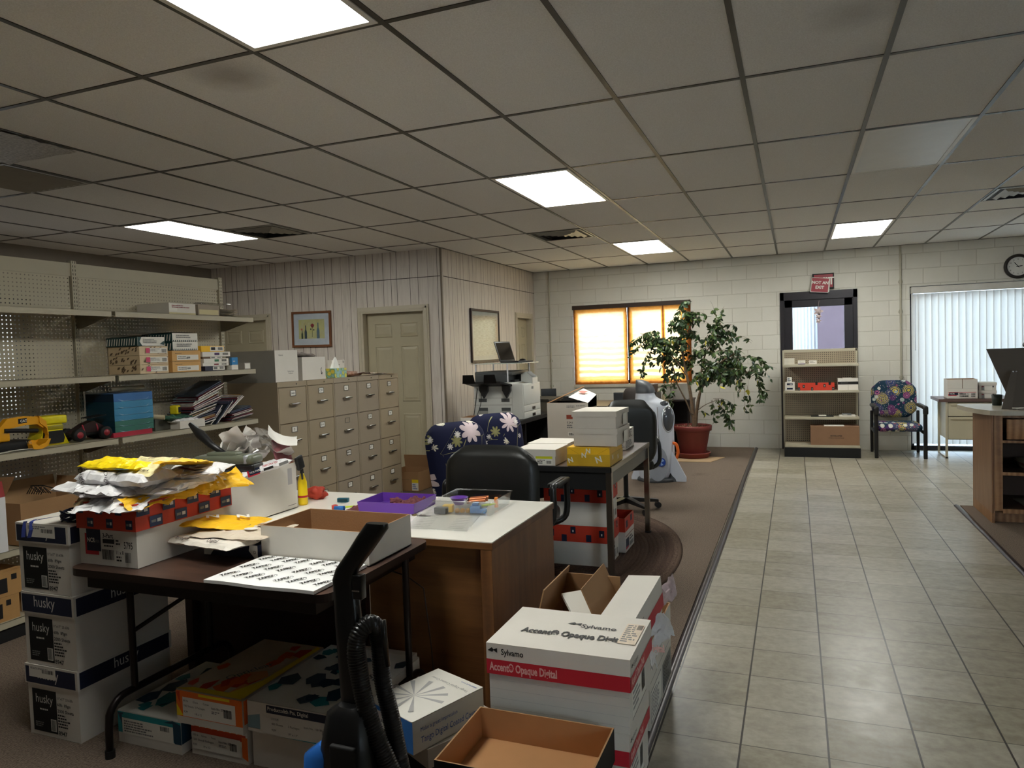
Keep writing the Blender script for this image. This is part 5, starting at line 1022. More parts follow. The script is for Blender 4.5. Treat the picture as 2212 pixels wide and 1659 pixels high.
t = open_carton('tall_carton', 'tall white carton with bent open lid on the far end of the table', 'cardboard box', (-1.86, -1.52, 5.50, 5.77, Z2, 1.085), 0, SB, MBLACK, d=[('q', 'F', .47, .62, .75, .72, mat('brick_print', (150, 66, 44), .6)), ('t', 'F', .48, .52, .015, '5.24.64', INK, 'L', .01), ('l', 'F', .48, .40, .7, .5, 2, GRY), ('q', 'F', .5, .22, .74, .32, LBL), ('b', 'F', .52, .24, .72, .3), ('b', 'F', .72, .92, .92, .94), ('l', 'F', .48, .88, .7, .94, 2, GRY)])
MB().add([(.17, -.135, .34), (-.0, -.10, .385), (.06, .135, .44), (.17, .135, .39)], [(0, 1, 2, 3), (3, 2, 1, 0)], LBL).add([(.17, -.135, .34), (.17, .135, .39), (.17, .135, .30), (.17, -.135, .30)], [(0, 1, 2, 3), (3, 2, 1, 0)], CARD).add([(.05, 0, .4195), (.10, .0, .4075), (.12, .06, .42), (.07, .04, .428)], [(0, 1, 2, 3)], mat('faded_red', (204, 130, 116), .6)).build('lid_flap', t)
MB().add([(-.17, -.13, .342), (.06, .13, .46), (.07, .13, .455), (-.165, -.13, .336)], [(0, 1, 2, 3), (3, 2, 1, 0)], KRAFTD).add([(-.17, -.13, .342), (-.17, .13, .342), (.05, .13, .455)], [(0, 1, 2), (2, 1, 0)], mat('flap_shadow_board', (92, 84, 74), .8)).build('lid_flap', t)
for k in range(2): carton('stationery_box', ('lower' if k == 0 else 'upper') + ' small white box covered with print at the far right of the metal legged table', 'box', (-1.33, -1.19, 5.32 + .01 * k, 5.62, Z2 + .072 * k, Z2 + .07 + .074 * k), 0, CARD, d=[('l', 'R', .05, .1, .9, .9, 6, INK), ('l', 'F', .6, .2, .95, .8, 3, GRY)], group=None, seed=25 + k)
# red banded cartons below
def redcase(ext, label, seed, open_=False, marks_n=4):
    d = [('q', 'R', .04, .55, .96, .58, MAROON), ('q', 'R', .06, .10, .40, .50, NAVY), ('q', 'R', .04, .06, .34, .14, REDP), ('l', 'R', .46, .30, .8, .5, 2, INK), ('b', 'R', .46, .08, .7, .28), ('b', 'R', .78, .10, .92, .26), ('q', 'R', 0, .68, 1, .69, INK), ('q', 'R', .5, .69, .505, 1, INK), ('t', 'F', .08, .60, .014, 'CTN 950156', GRY, 'L', .0)]
    lid = [('q', f, u, v, u + .08, v + .42, NAVY) for f, u, v in (('F', .08, .3), ('F', .28, -.0), ('F', .42, .5), ('F', .66, .05), ('F', .86, .35), ('R', .1, .4), ('R', .4, .05), ('R', .75, .5))] + [('q', f, u + .03, v + .1, u + .05, v + .22, LTXT) for f, u, v in (('F', .08, .3), ('F', .42, .5), ('F', .86, .35), ('R', .1, .4), ('R', .75, .5))]
    return carton('paper_carton', label, 'cardboard box', ext, 0, CARD, True, .115, NCRR, d, lid, 'red banded paper cases under the metal legged table', seed)
redcase((-1.655, -1.195, 4.745, 5.06, .018, .295), 'red banded white case at the bottom of the stack under the metal legged table', 31)
redcase((-1.645, -1.20, 4.735, 5.065, .296, .575), 'red banded white case on top of the stack under the metal legged table', 32)
t = open_carton('paper_carton', 'open red and white case on the rug beside the stacked red banded ones', 'cardboard box', (-1.40, -1.165, 5.12, 5.42, .018, .27), 0, CARD, NCRR, d=[('q', 'R', 0, .60, 1, 1, NCRR), ('q', 'F', 0, .60, 1, 1, NCRR), ('q', 'R', .1, .70, .3, .9, NAVY), ('q', 'R', .6, .78, .8, .96, NAVY), ('q', 'R', .06, .10, .40, .38, NAVY), ('q', 'R', .04, .08, .34, .14, REDP), ('l', 'R', .46, .24, .9, .4, 2, INK), ('b', 'R', .46, .08, .9, .2), ('q', 'R', .02, .45, .98, .47, MAROON)])
tag(t, group='red banded paper cases under the metal legged table')
# ---------------------------------------------------------------- tall shelving unit on the left
SHC = mat('shelf_cream', (176, 168, 146), .45, var=.02); SHD = mat('shelf_under', (120, 113, 98), .5, var=.02)
XBK = -4.365; XF = -4.025
gd = empty('shelving_unit', (-4.2, 3.0, .008), label='tall cream metal shelving with pegboard back along the left side', cat='shelving')
def GL(x, y, z): return (x + 4.2, y - 3.0, max(z, .009) - .008)
secs = [(.72, 2.04), (2.06, 3.37), (3.39, 4.66)]
for y0, y1 in secs:
    b = MB(); b.quad(GL(XBK, y0 + .02, .1), GL(XBK, y1 - .02, .1), GL(XBK, y1 - .02, 2.13), GL(XBK, y0 + .02, 2.13), PEG); b.build('back_panel', gd)
    b = MB(); b.box(*GL(XBK - .012, y0, 2.085), *GL(XBK + .004, y1, 2.17), SHC); b.build('top_rail', gd)
    for z in (1.845, 1.435, 1.035, .503, .12):
        b = MB(); b.box(*GL(XBK + .01, y0 + .004, z - .030 + .028), *GL(XF, y1 - .004, z), SHC)
        b.box(*GL(XF - .004, y0 + .004, z - .034), *GL(XF, y1 - .004, z), SHC); b.box(*GL(XF - .014, y0 + .004, z - .036), *GL(XF, y1 - .004, z - .034), SHC); b.build('shelf', gd, bevel=0)
    b = MB(); b.box(*GL(XF - .03, y0, .0), *GL(XF - .01, y1, .085), MBLACK); b.build('kick_plate', gd)
for y in (.71, 2.05, 3.38, 4.67):
    b = MB(); b.box(*GL(XBK - .03, y - .018, 0), *GL(XBK + .012, y + .018, 2.185), SHC)
    for k in range(84):
        z = .06 + k * .0254
        for dx in (-.008, .008): b.quad(GL(XBK + .0125, y + dx - .002, z), GL(XBK + .0125, y + dx + .002, z), GL(XBK + .0125, y + dx + .002, z + .014), GL(XBK + .0125, y + dx - .002, z + .014), MBLACK)
    b.build('upright', gd)
    for z in (1.845, 1.435, 1.035, .503):
        for dy in ((-.022,) if y > 4.6 else ((.022,) if y < 1 else (-.006,))):
            b = MB(); P = [GL(XBK + .01, y + dy, z - .012), GL(XF - .02, y + dy, z - .03), GL(XF - .02, y + dy, z - .012)]; Q = [GL(XBK + .01, y + dy, z - .10), GL(XBK + .06, y + dy, z - .10)]
            b.add([P[0], Q[0], Q[1], P[1], P[2]] + [(p[0], p[1] + .003, p[2]) for p in (P[0], Q[0], Q[1], P[1], P[2])], [(0, 1, 2, 3, 4), (9, 8, 7, 6, 5), (0, 5, 6, 1), (1, 6, 7, 2), (2, 7, 8, 3)], SHD); b.build('bracket', gd)
S1, S2, S3, S4, S5 = 1.8465, 1.4365, 1.0365, .5045, .1215
# lattice deck on the second lowest shelf
XS = -4.06
TAN = mat('tan_box', (196, 184, 142), .6, var=.03); KREAM = mat('kraft_ream', (206, 160, 96), .5, var=.05)
def onshelf(name, label, cat, y0, y1, z0, z1, dep=.27, body=CARD, d=(), xf=XS, group=None, seed=1, **k): return carton(name, label, cat, (xf - dep, xf, y0, y1, z0, z1), 0, body, d=d, group=group, seed=seed, **k)
# top shelf
onshelf('paper_ream', 'white labelled box with tan lid on the top shelf of the tall shelving', 'box', 3.855, 4.095, S1, 1.925, .30, CARD, [('q', 'R', 0, 0, 1, .16, TAN), ('q', 'R', .02, .3, .3, .9, LBL), ('l', 'R', .1, .55, .85, .85, 2, MAROON), ('q', 'T', 0, 0, 1, 1, TAN)])
onshelf('envelope_box', 'brown grey opened box beside the labelled one on the top shelf', 'box', 4.12, 4.33, S1, 1.925, .28, mat('taupe_board', (150, 138, 122), .7), [('q', 'R', .05, .1, .95, .55, TAN)])
for k in range(7): sheet_of_paper('envelope', 'flat pale envelope in the loose pile on the end of the top shelf', -4.17, 4.42 + .004 * (k % 3), S1 + .004 + k * .0085, .22, .22, .05 * ((k * 7) % 5 - 2), mat('envelope_beige', (206, 194, 172), .6), .008, k, 'envelope', group='envelopes on the end of the top shelf')
o = sheet_of_paper('plastic_sleeve', 'clear crinkled plastic sleeve bulging over the top shelf boxes', -4.15, 4.32, S1 + .095, .2, .26, .1, FILM, .02, 5, 'plastic bag')
# second shelf
def ream_d(seed, base, marks_, col, tab=None):
    r = random.Random(seed); out = []
    for f, n in (('F', 16), ('R', 10)):
        for k in range(n):
            u = r.uniform(.02, .9); v = r.uniform(.05, .7); out.append(('p', f, [(u, v), (u + .05, v + .02), (u + .09, v + .28), (u + .03, v + .24)], marks_))
    out += [('q', 'R', .12 if not tab else .2, .22, .95, .82, LBL), ('l', 'R', .3, .4, .7, .76, 3, GRY), ('b', 'R', .76, .3, .92, .7)]
    if tab: out.append(('q', 'R', .2, .25, .34, .8, tab))
    return out
PINK = mat('pink_tab', (206, 78, 110), .6); PTAN = mat('peach_ream', (214, 190, 154), .55, var=.04); TEALK = mat('black_teal_ream', (30, 62, 62), .5, var=.04); BRN = mat('brown_marks', (104, 84, 64), .6)
for k in range(3): onshelf('paper_ream', ['lowest', 'middle', 'topmost'][k] + ' peach ream with a pink tab, left column of the second shelf', 'paper ream', 3.59, 3.825, S2 + k * .062, S2 + .060 + k * .062, .285, PTAN, ream_d(k, PTAN, BRN, 0, PINK), seed=k)
onshelf('paper_ream', 'teal and white patterned ream on top of the peach reams', 'paper ream', 3.58, 3.80, S2 + .187, S2 + .247, .285, LBL, [('q', 'F', 0, 0, 1, 1, TEALK)] + [('p', 'F', [(.08 * k, .1), (.08 * k + .03, .1), (.08 * k + .06, .85), (.08 * k + .03, .85)], LBL) for k in range(12)] + [('p', 'R', [(.0, 0), (.16, 0), (.06, .5), (.14, 1), (0, 1)], TEALK), ('l', 'R', .2, .3, .9, .8, 3, GRY), ('p', 'R', [(.8, .2), (.98, .6), (.98, .1)], TEALK), ('q', 'T', 0, 0, 1, 1, TEALK)])
for k in range(2): onshelf('paper_ream', ['lower', 'upper'][k] + ' kraft wrapped ream in the middle of the second shelf', 'paper ream', 3.86, 4.12, S2 + k * .077, S2 + .075 + k * .077, .285, KREAM, [('q', 'R', .16, .12, .92, .6, LBL), ('l', 'R', .2, .2, .6, .5, 2, GRY), ('b', 'R', .5, .25, .62, .42), ('l', 'R', .1, .7, .5, .8, 1, BRN)], seed=40 + k)
for k in range(2): onshelf('paper_ream', ['lower', 'upper'][k] + ' dark teal and white striped ream on the kraft wrapped ones', 'paper ream', 3.87, 4.10, S2 + .154 + k * .062, S2 + .214 + k * .062, .285, LBL, [('q', 'F', 0, 0, 1, 1, TEALK)] + [('p', 'F', [(.09 * j, .1), (.09 * j + .03, .1), (.09 * j + .06, .85), (.09 * j + .03, .85)], LBL) for j in range(11)] + [('p', 'R', [(.08 * j, 0), (.08 * j + .03, 0), (.08 * j + .05, .2), (.08 * j + .02, .2)], TEALK) for j in range(12)] + [('l', 'R', .14, .4, .95, .85, 2, GRY), ('q', 'T', 0, 0, 1, 1, TEALK)], seed=50 + k)
zz = S2
for k, (lab, m, h, y0, y1, mk) in enumerate((('dark grey flat packet, lowest of the mixed pile', mat('dark_packet', (52, 54, 70), .5), .035, 4.16, 4.36, GRY), ('white and red packet second from the bottom of the mixed pile', LBL, .022, 4.14, 4.40, MAROON), ('green and white packet in the middle of the mixed pile', LBL, .034, 4.15, 4.40, mat('leaf_green', (60, 120, 84), .5)), ('brown backed packet under the purple labelled one', BRN, .014, 4.14, 4.34, GRY), ('white packet with purple label near the top of the mixed pile', LBL, .036, 4.14, 4.42, mat('plum_print', (70, 44, 90), .5)), ('yellow wrapped packet on top of the mixed pile', YEL, .044, 4.13, 4.36, INK))):
    onshelf('paper_packet', lab + ' on the second shelf', 'paper packet', y0, y1, zz, zz + h - .001, .26, m, [('q', 'R', .38, .1, .98, .9, LBL), ('q', 'R', .42, .3, .6, .8, mk), ('b', 'R', .72, .3, .92, .8)], seed=60 + k); zz += h
onshelf('card_pack', 'small bright blue pack standing near the right end of the second shelf', 'box', 4.435, 4.50, S2 + .035, S2 + .095, .02, mat('sky_blue_print', (48, 130, 190), .5), [('l', 'R', .2, .4, .8, .6, 1, LBL), ('q', 'R', 0, 0, 1, .04, LBL)]); onshelf('card_pack', 'little white card box under the blue pack', 'box', 4.43, 4.50, S2, S2 + .034, .05, LBL)
onshelf('card_box', 'grey low box with white end at the right end of the second shelf', 'box', 4.57, 4.64, S2, S2 + .05, .20, mat('grey_card_box', (158, 150, 140), .6), [('q', 'R', 0.1, .1, .9, .9, LBL)])
# third shelf : toys, shrink-wrapped packs, tilted magazines
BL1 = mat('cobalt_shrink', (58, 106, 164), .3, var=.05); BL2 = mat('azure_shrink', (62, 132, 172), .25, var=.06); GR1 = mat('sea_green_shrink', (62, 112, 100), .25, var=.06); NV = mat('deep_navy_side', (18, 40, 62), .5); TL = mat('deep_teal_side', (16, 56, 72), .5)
onshelf('cover_stock', 'flat red pack at the bottom of the blue and green packs', 'paper pack', 3.36, 3.66, S3, S3 + .030, .24, mat('red_pack', (172, 40, 60), .4))
zz = S3 + .031
for k, (lab, m, h) in enumerate((('sea green pack, lower', GR1, .036), ('sea green pack, upper', GR1, .036), ('thin azure pack', BL2, .036), ('azure pack, lower', BL2, .045), ('azure pack, upper', BL2, .045), ('cobalt blue pack, topmost', BL1, .052))):
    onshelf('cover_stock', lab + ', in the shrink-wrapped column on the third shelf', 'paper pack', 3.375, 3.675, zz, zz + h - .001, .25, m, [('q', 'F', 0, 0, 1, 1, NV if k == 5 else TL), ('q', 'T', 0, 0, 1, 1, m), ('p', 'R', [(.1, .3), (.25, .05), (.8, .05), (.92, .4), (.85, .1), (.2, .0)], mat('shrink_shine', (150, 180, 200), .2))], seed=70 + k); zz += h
for (x, y, z, l, ax, r, lab) in ((-4.20, 3.60, S3 + .305, .30, 'y', .014, 'long cream paper tube lying on top of the azure packs'), (-4.10, 3.70, S3 + .105, .16, 'y2', .016, 'short cream cardboard tube between the packs and the leaning magazines')):
    b = MB(); b.lathe([(r, -l / 2), (r, l / 2), (r * .7, l / 2), (r * .7, -l / 2)], mat('paper_tube', (204, 190, 156), .6), 18); tag(b.build('paper_tube', M=T(x, y, z) @ RX(rad(90 if ax == 'y' else 78)) @ RY(.15 if ax == 'y' else -.9)), lab, 'tube')
onshelf('business_card_box', 'long low white box at the front of the third shelf', 'box', 3.87, 4.10, S3, S3 + .055, .10, CARD, xf=-4.03)
onshelf('grey_bin', 'dark box behind the low white box on the third shelf', 'box', 3.74, 3.93, S3, S3 + .08, .12, mat('olive_board', (84, 84, 74), .6), xf=-4.12)
wrapper('crumpled green and white packet on the low white box of the third shelf', -4.12, 3.93, S3 + .062, .12, .28, .03, .1, mat('green_packet', (50, 92, 76), .5, var=.3, vs=14), 71, amp=.014); wrapper('crumpled white packet under the green one on the third shelf', -4.09, 3.95, S3 + .04, .10, .22, .03, .0, WR, 72, amp=.016)
tg = empty('tape_measure', (-4.13, 3.93, S3 + .10), rz=.4, label='yellow and black tape measure on the green packet of the third shelf', cat='tape measure'); MB().rbox(-.03, -.03, 0, .03, .03, .065, .012, mat('tape_yellow', (226, 206, 30), .4)).build('case', tg); MB().rbox(.026, -.02, .012, .034, .02, .052, .004, BLACK).build('side_grip', tg)
onshelf('picture_frame', 'small dark frame standing against the pegboard of the third shelf', 'frame', 3.70, 3.76, S3 + .10, S3 + .17, .01, BLACK, [('q', 'R', .2, .15, .8, .85, mat('frame_pane', (150, 144, 130), .4))], xf=-4.33)
mr = random.Random(5); MAGC = [mat('mag_%d' % k, c, .35, var=.15, vs=25) for k, c in enumerate(((120, 44, 56), (150, 96, 118), (70, 74, 96), (176, 168, 170), (96, 30, 40), (120, 140, 146), (160, 120, 60), (206, 200, 196), (88, 62, 72), (40, 48, 56)))]
def magazine(y, z, ang, k, lab, grp, ly=.24, xo=0):
    b = MB(); b.box(-.11, -ly / 2, 0, .10, ly / 2, .0065, MAGC[k % 10]); b.box(.1001, -ly / 2 + .002, .0008, .102, ly / 2 - .002, .0057, LBL if k % 3 else MAGC[(k + 3) % 10])
    o = b.build('magazine', M=T(-4.17 + xo, y, z) @ RX(rad(ang)) @ RZ(mr.uniform(-.05, .05))); return tag(o, lab, 'magazine', grp)
for k in range(28):
    t_ = k / 27; magazine(4.10 + .10 * t_, S3 + .012 + .0095 * k, 8 + 14 * t_ + mr.uniform(-2, 2), mr.randrange(10), 'glossy magazine leaning in the fanned pile, left slope, on the third shelf', 'magazines fanned left on the third shelf', .27, mr.uniform(-.02, .03))
for k in range(22):
    t_ = k / 21; magazine(4.31 + .009 * k - .04, S3 + .055 + .004 * k - .0 * t_, 33 + 10 * (1 - t_) + mr.uniform(-2, 2), mr.randrange(10), 'glossy magazine leaning steeply in the middle of the fanned pile on the third shelf', 'magazines leaning steeply on the third shelf', .21, mr.uniform(-.02, .03))
for k in range(11): magazine(4.52 + mr.uniform(-.01, .01), S3 + .008 + .008 * k, 8 + mr.uniform(-3, 3), mr.randrange(10), 'thin glossy magazine lying at the right end of the third shelf', 'magazines at the right end of the third shelf', .22, mr.uniform(-.02, .03))
# toy excavator
CY = mat('machine_yellow', (224, 158, 24), .4, var=.03); CL = mat('lemon_plastic', (222, 206, 24), .4, var=.03)
ex = empty('toy_excavator', (-4.17, 2.80, S3), label='large yellow and black toy excavator on the left end of the third shelf', cat='toy excavator')
MB().rbox(-.07, -.22, .0, .09, .06, .055, .02, MBLACK).build('track', ex)
for yy in (-.20, .04): MB().cyl((.085, yy, .03), (.10, yy, .03), .022, CY, n=12).build('wheel', ex)
b = MB(); b.rbox(-.07, -.30, .055, .07, -.06, .13, .012, CY); b.rbox(-.065, -.29, .12, .06, -.20, .19, .012, CY); b.build('cab', ex)
def arm(b, pts, w, x, m):
    for i in range(len(pts) - 1):
        (y0, z0, h0), (y1, z1, h1) = pts[i], pts[i + 1]
        b.add([(x - w, y0, z0 - h0), (x + w, y0, z0 - h0), (x + w, y0, z0 + h0), (x - w, y0, z0 + h0), (x - w, y1, z1 - h1), (x + w, y1, z1 - h1), (x + w, y1, z1 + h1), (x - w, y1, z1 + h1)], [(0, 1, 2, 3), (7, 6, 5, 4), (0, 4, 5, 1), (1, 5, 6, 2), (2, 6, 7, 3), (3, 7, 4, 0)], m)
b = MB(); arm(b, [(-.14, .10, .02), (-.08, .155, .028), (.02, .165, .026), (.09, .16, .022), (.125, .13, .018)], .018, .06, CY); b.quad((.0785, -.02, .15), (.0785, .03, .152), (.0785, .03, .18), (.0785, -.02, .178), MBLACK); b.text('CAT', .014, LBL, T(.079, -.008, .158) @ RZ(pi / 2) @ RX(pi / 2), 'L', .02); b.build('boom', ex)
b = MB(); arm(b, [(.10, .165, .02), (.14, .13, .02), (.15, .06, .016), (.14, .03, .016)], .02, .065, CY); b.build('stick', ex)
MB().cyl((.075, -.10, .12), (.075, .09, .10), .012, MBLACK).cyl((.06, -.16, .135), (.09, -.16, .135), .03, MBLACK, n=16).build('piston', ex)
b = MB(); P = [(-.02, .0), (-.01, -.028), (.03, -.035), (.075, -.02), (.095, .02), (.08, .02), (.06, -.0), (.02, -.012), (.005, .0)]
b.prism([(p[0], p[1]) for p in P], -.04, .04, CY, T(.09, .035, .03) @ RZ(pi / 2) @ RX(pi / 2)); b.prism([(-.02, 0), (-.01, -.028), (.03, -.035), (.075, -.02), (.095, .02)], -.042, -.04, CY, T(.09, .035, .03) @ RZ(pi / 2) @ RX(pi / 2))
for k in range(5): b.add([(.05 + .017 * k, .015, .035), (.062 + .017 * k, .015, .035), (.056 + .017 * k, .012, .052)], [(0, 1, 2), (2, 1, 0)], LBL)
b.build('bucket', ex)
tl_ = empty('toy_truck', (-4.18, 3.005, S3), label='lemon yellow toy truck body with a black front, beside the toy excavator', cat='toy truck')
MB().prism([(-.10, 0), (.10, 0), (.065, .075), (.06, .135), (-.065, .135), (-.065, .075)], -.055, .055, CL, RZ(pi / 2) @ RX(pi / 2)).rbox(-.055, -.08, .125, .065, .09, .175, .01, CL).build('truck_body', tl_)
MB().prism([(-.055, .012), (.055, .012), (.065, .04), (.055, .085), (-.06, .085), (-.065, .04)], .056, .068, MBLACK, RZ(pi / 2) @ RX(pi / 2)).build('grille', tl_); MB().rbox(.03, -.06, .09, .057, .07, .12, .006, mat('olive_pane', (150, 138, 30), .3)).build('windscreen', tl_)
bg_ = empty('toy_buggy', (-4.15, 3.24, S3), rz=-.1, label='dark toy off-road buggy with red wheel hubs on the third shelf', cat='toy buggy')
for yy in (-.085, .085):
    for xx in (-.06, .06):
        w_ = MB(); w_.lathe([(.012, -.018), (.036, -.018), (.040, -.012), (.040, .012), (.036, .018), (.012, .018)], MBLACK, 20, T(xx, yy, .042) @ RY(pi / 2)); o = w_.build('wheel', bg_); MB().lathe([(0, .019), (.02, .019), (.022, .012), (.012, .008)], mat('hub_red', (140, 34, 44), .4), 14, T(xx, yy, .042) @ RY(pi / 2)).build('wheel_hub', o)
b = MB(); b.rbox(-.03, -.12, .03, .03, .12, .055, .008, MBLACK); b.prism([(-.12, .05), (-.02, .105), (.03, .12), (.10, .08), (.13, .05)], -.035, .035, mat('dark_maroon_shell', (44, 26, 26), .4), RZ(pi / 2) @ RX(pi / 2)); b.build('chassis', bg_)
MB().box(-.05, .02, .135, .05, .125, .139, MBLACK, M=RX(.12)).build('rear_wing', bg_)
for yy in (-.03, .06): MB().cyl((.035, yy, .05), (.032, yy - .012, .10), .005, mat('shock_pink', (170, 50, 66), .4), n=8).build('shock_absorber', bg_)
for k, (y, r) in enumerate(((2.66, .2), (2.78, -.1))): sheet_of_paper('loose_paper', ['white sheet', 'folded pale sheet'][k] + ' lying under the toy excavator', -4.10, y, S3 + .003 + k * .003, .10, .14, r, WHITE, .004, k)
# fourth shelf and lowest deck
open_carton('brown_carton', 'shallow brown cardboard box with torn rim on the fourth shelf, behind the white cases', 'cardboard box', (-4.34, -4.03, 2.72, 3.16, S4, S4 + .24), 0, KRAFT, mat('kraft_pale_inside', (176, 140, 100), .8), flaps=(('L', 12, .09), ('B', 10, .08)), seed=5)
b = MB()
for k in range(7):
    a = k * .45; b.tube([(.02 * k - .06, -.02, .0), (.02 * k - .05, .0, .04 + .01 * (k % 2)), (.02 * k - .04, .03, .0)], .003, MBLACK, 5)
b.tube([(-.05, .0, .045), (.04, .01, .05), (.09, .06, .02)], .003, MBLACK, 5)
tag(b.build('wire_rack', M=T(-4.26, 2.98, S4 + .24)), 'small tangle of black wire rack parts on the brown cardboard box', 'wire rack')
b = MB(); b.box(-.10, -.10, 0, .10, .10, .30, WR); b.add([(.10, -.1, .30), (.10, .1, .30), (.05, .12, .38), (.02, -.08, .37)], [(0, 1, 2, 3), (3, 2, 1, 0)], mat('red_carton_flap', (150, 44, 44), .6)); b.add([(-.1, .1, .30), (.10, .1, .30), (.10, .16, .40), (-.08, .14, .39)], [(0, 1, 2, 3), (3, 2, 1, 0)], KRAFTD)
tag(b.build('torn_carton', M=T(-4.12, 2.535, S4)), 'torn open white carton with red flap cut off by the left edge of the photo', 'cardboard box')
for k, (y0, y1, z0, z1, lab) in enumerate(((2.36, 2.69, S5, .255, 'brown printed carton at the bottom left of the tall shelving'), (2.36, 2.735, .256, .39, 'upper brown printed carton on the lowest deck of the tall shelving'), (2.745, 2.93, S5, .28, 'brown printed carton further back on the lowest deck'))):
    onshelf('brown_carton', lab, 'cardboard box', y0, y1, z0, z1, .26, mat('tan_carton', (178, 136, 84), .7, var=.05), [('q', 'R', .60, .15, .72, .75, INK), ('l', 'R', .1, .1, .55, .4, 3, INK), ('t', 'R', .40, .68, .016, 'THIS SIDE UP', INK, 'C', .01, .7), ('q', 'R', .78, .62, .86, .85, INK), ('q', 'T', 0, .46, 1, .54, mat('packing_tape', (200, 168, 116), .3))], seed=80 + k, xf=-4.04)

# ---------------------------------------------------------------- filing cabinets
CABC = [mat('cabinet_tan', (154, 138, 114), .42, var=.01), mat('cabinet_tan_grey', (152, 138, 120), .4, var=.01), mat('cabinet_tan_light', (158, 142, 118), .42, var=.01)]
CHR = mat('chrome', (200, 198, 192), .18, 1, var=.01); GAP = mat('cabinet_gap', (56, 48, 40), .8)
letters = [['A-B', 'D', 'B', ''], ['C-D', 'E-H', 'F', 'G'], ['I-L', '', 'M-N', 'S-T'], ['O-P', 'Q-R', 'S-T', ''], ['U-V', 'W', 'X-Z', '']]
place = ['nearest the camera, under the boxes covered with handwriting', 'second from the camera in the row', 'in the middle of the row', 'second from the paneled wall', 'nearest the paneled wall and the door']
for i in range(5):
    y0 = 4.80 + i * .388; m = CABC[(0, 0, 1, 1, 2)[i]]; t = empty('filing_cabinet', (-3.94, y0 + .194, .008), label='tan four-drawer filing cabinet ' + place[i], cat='filing cabinet', group='tan filing cabinets in a row'); t['group'] = 'tan filing cabinets in a row'
    Hc = 1.308; w = .192
    b = MB(); b.box(-.66, -w, 0, -.012, w, Hc, m); b.box(-.012, -w, Hc - .045, 0, w, Hc, m); b.box(-.012, -w, 0, 0, w, .03, m); b.box(-.012, -w, .03, 0, -w + .012, Hc - .045, m); b.box(-.012, w - .012, .03, 0, w, Hc - .045, m); b.build('body', t, bevel=.002)
    MB().cyl((.0, .05, Hc - .022), (.003, .05, Hc - .022), .007, CHR, n=12).build('lock', t)
    for k in range(4):
        z1 = Hc - .05 - k * .305; z0 = z1 - .297; dr = MB(); dr.box(-.5, -w + .016, z0, -.0015, w - .016, z1, m); o = dr.build('drawer', t, bevel=.002)
        h = MB(); zc = z0 + .155; h.tube([(0, -.05, zc), (.024, -.048, zc + .002), (.028, -.04, zc + .004), (.028, .04, zc + .004), (.024, .048, zc + .002), (0, .05, zc)], .008, CHR, 8); h.rbox(.012, -.056, zc - .004, .036, .056, zc + .013, .006, CHR); h.build('handle', o)
        h = MB(); zl = z0 + .225; h.box(0, -.036, zl, .004, .036, zl + .004, CHR).box(0, -.036, zl + .044, .004, .036, zl + .048, CHR).box(0, -.036, zl + .004, .004, -.031, zl + .044, CHR).box(0, .031, zl + .004, .004, .036, zl + .044, CHR)
        if not (i == 2 and k == 1): h.quad((.0012, -.031, zl + .004), (.0012, .031, zl + .004), (.0012, .031, zl + .044), (.0012, -.031, zl + .044), LBL)
        s = letters[i][k]
        if s: h.text(s, .018, INK, T(.0016, 0, zl + .015) @ RZ(pi / 2) @ RX(pi / 2), 'C', .02)
        h.build('label_holder', o)
ZC = 1.3175
def scrawl(seed, rows):
    return [('l', 'R', u0, v0, u1, v1, n, INK) for (u0, v0, u1, v1, n) in rows]
HWD = scrawl(1, [(.06, .60, .50, .95, 4), (.58, .60, .96, .96, 4), (.06, .12, .42, .30, 2), (.08, .62, .48, .93, 5), (.6, .63, .95, .92, 5)])
onshelf('archive_box', 'grey white box standing behind the boxes with handwriting on the cabinets', 'cardboard box', 4.81, 5.10, ZC, ZC + .262, .60, mat('grey_lid_box', (150, 146, 138), .65, var=.03), HWD + [('t', 'R', .66, .30, .014, 'Certification Papers', INK, 'C', 0, .5), ('t', 'R', .66, .24, .012, 'Miscellaneous', INK, 'C', 0, .6), ('t', 'R', .25, .82, .016, '1 External', INK, 'C', 0, .6), ('q', 'R', .0, .0, 1, 1, CARD)][::-1], xf=-3.96, seed=91)
onshelf('archive_box', 'white carton with a hand hole standing right of the one with handwriting', 'cardboard box', 5.16, 5.49, ZC, ZC + .20, .36, CARD, [('p', 'R', [(.80, .22), (.84, .2), (.87, .3), (.86, .32), (.83, .25), (.81, .45), (.84, .5), (.83, .53), (.79, .46)], INK)], xf=-3.96, seed=92)
b = MB(); pillow(b, .18, .30, .03, mat('grey_folder', (120, 112, 106), .5, var=.1), 81, .012); tag(b.build('loose_papers', M=T(-4.10, 5.28, ZC + .205) @ RX(-.1)), 'dark folders heaped on the white carton with a hand hole', 'folder')
tx = empty('tissue_box', (-4.02, 5.72, ZC), rz=.12, label='yellow lemon patterned tissue box with a tissue pulled up, on the cabinets', cat='tissue box')
N = NT('lemon_print'); v = N.obj(); q = N.vor(v, 22, out=0); N.set(N.ramp(N.mt('ADD', q, N.mt('MULTIPLY', N.noise(v, 30, 2), .25)), [(.25, (232, 204, 60)), (.5, (214, 206, 96)), (.62, (120, 160, 110)), (.8, (150, 190, 186))]), .5); LEM = reg('lemon', N)
b = MB(); b.box(-.06, -.115, 0, .06, .115, .088, LEM); b.quad((.0606, -.02, .03), (.0606, .015, .03), (.0606, .015, .06), (.0606, -.02, .06), mat('brand_patch', (130, 170, 210), .5)); b.build('carton', tx)
def tis(u, w): a = u * 2 * pi; r = .042 * (1 - w) ** .7 + .006 + .008 * sin(a * 4) * (1 - w); return (r * cos(a) * .7, r * sin(a) + .012 * w, .088 + .105 * w)
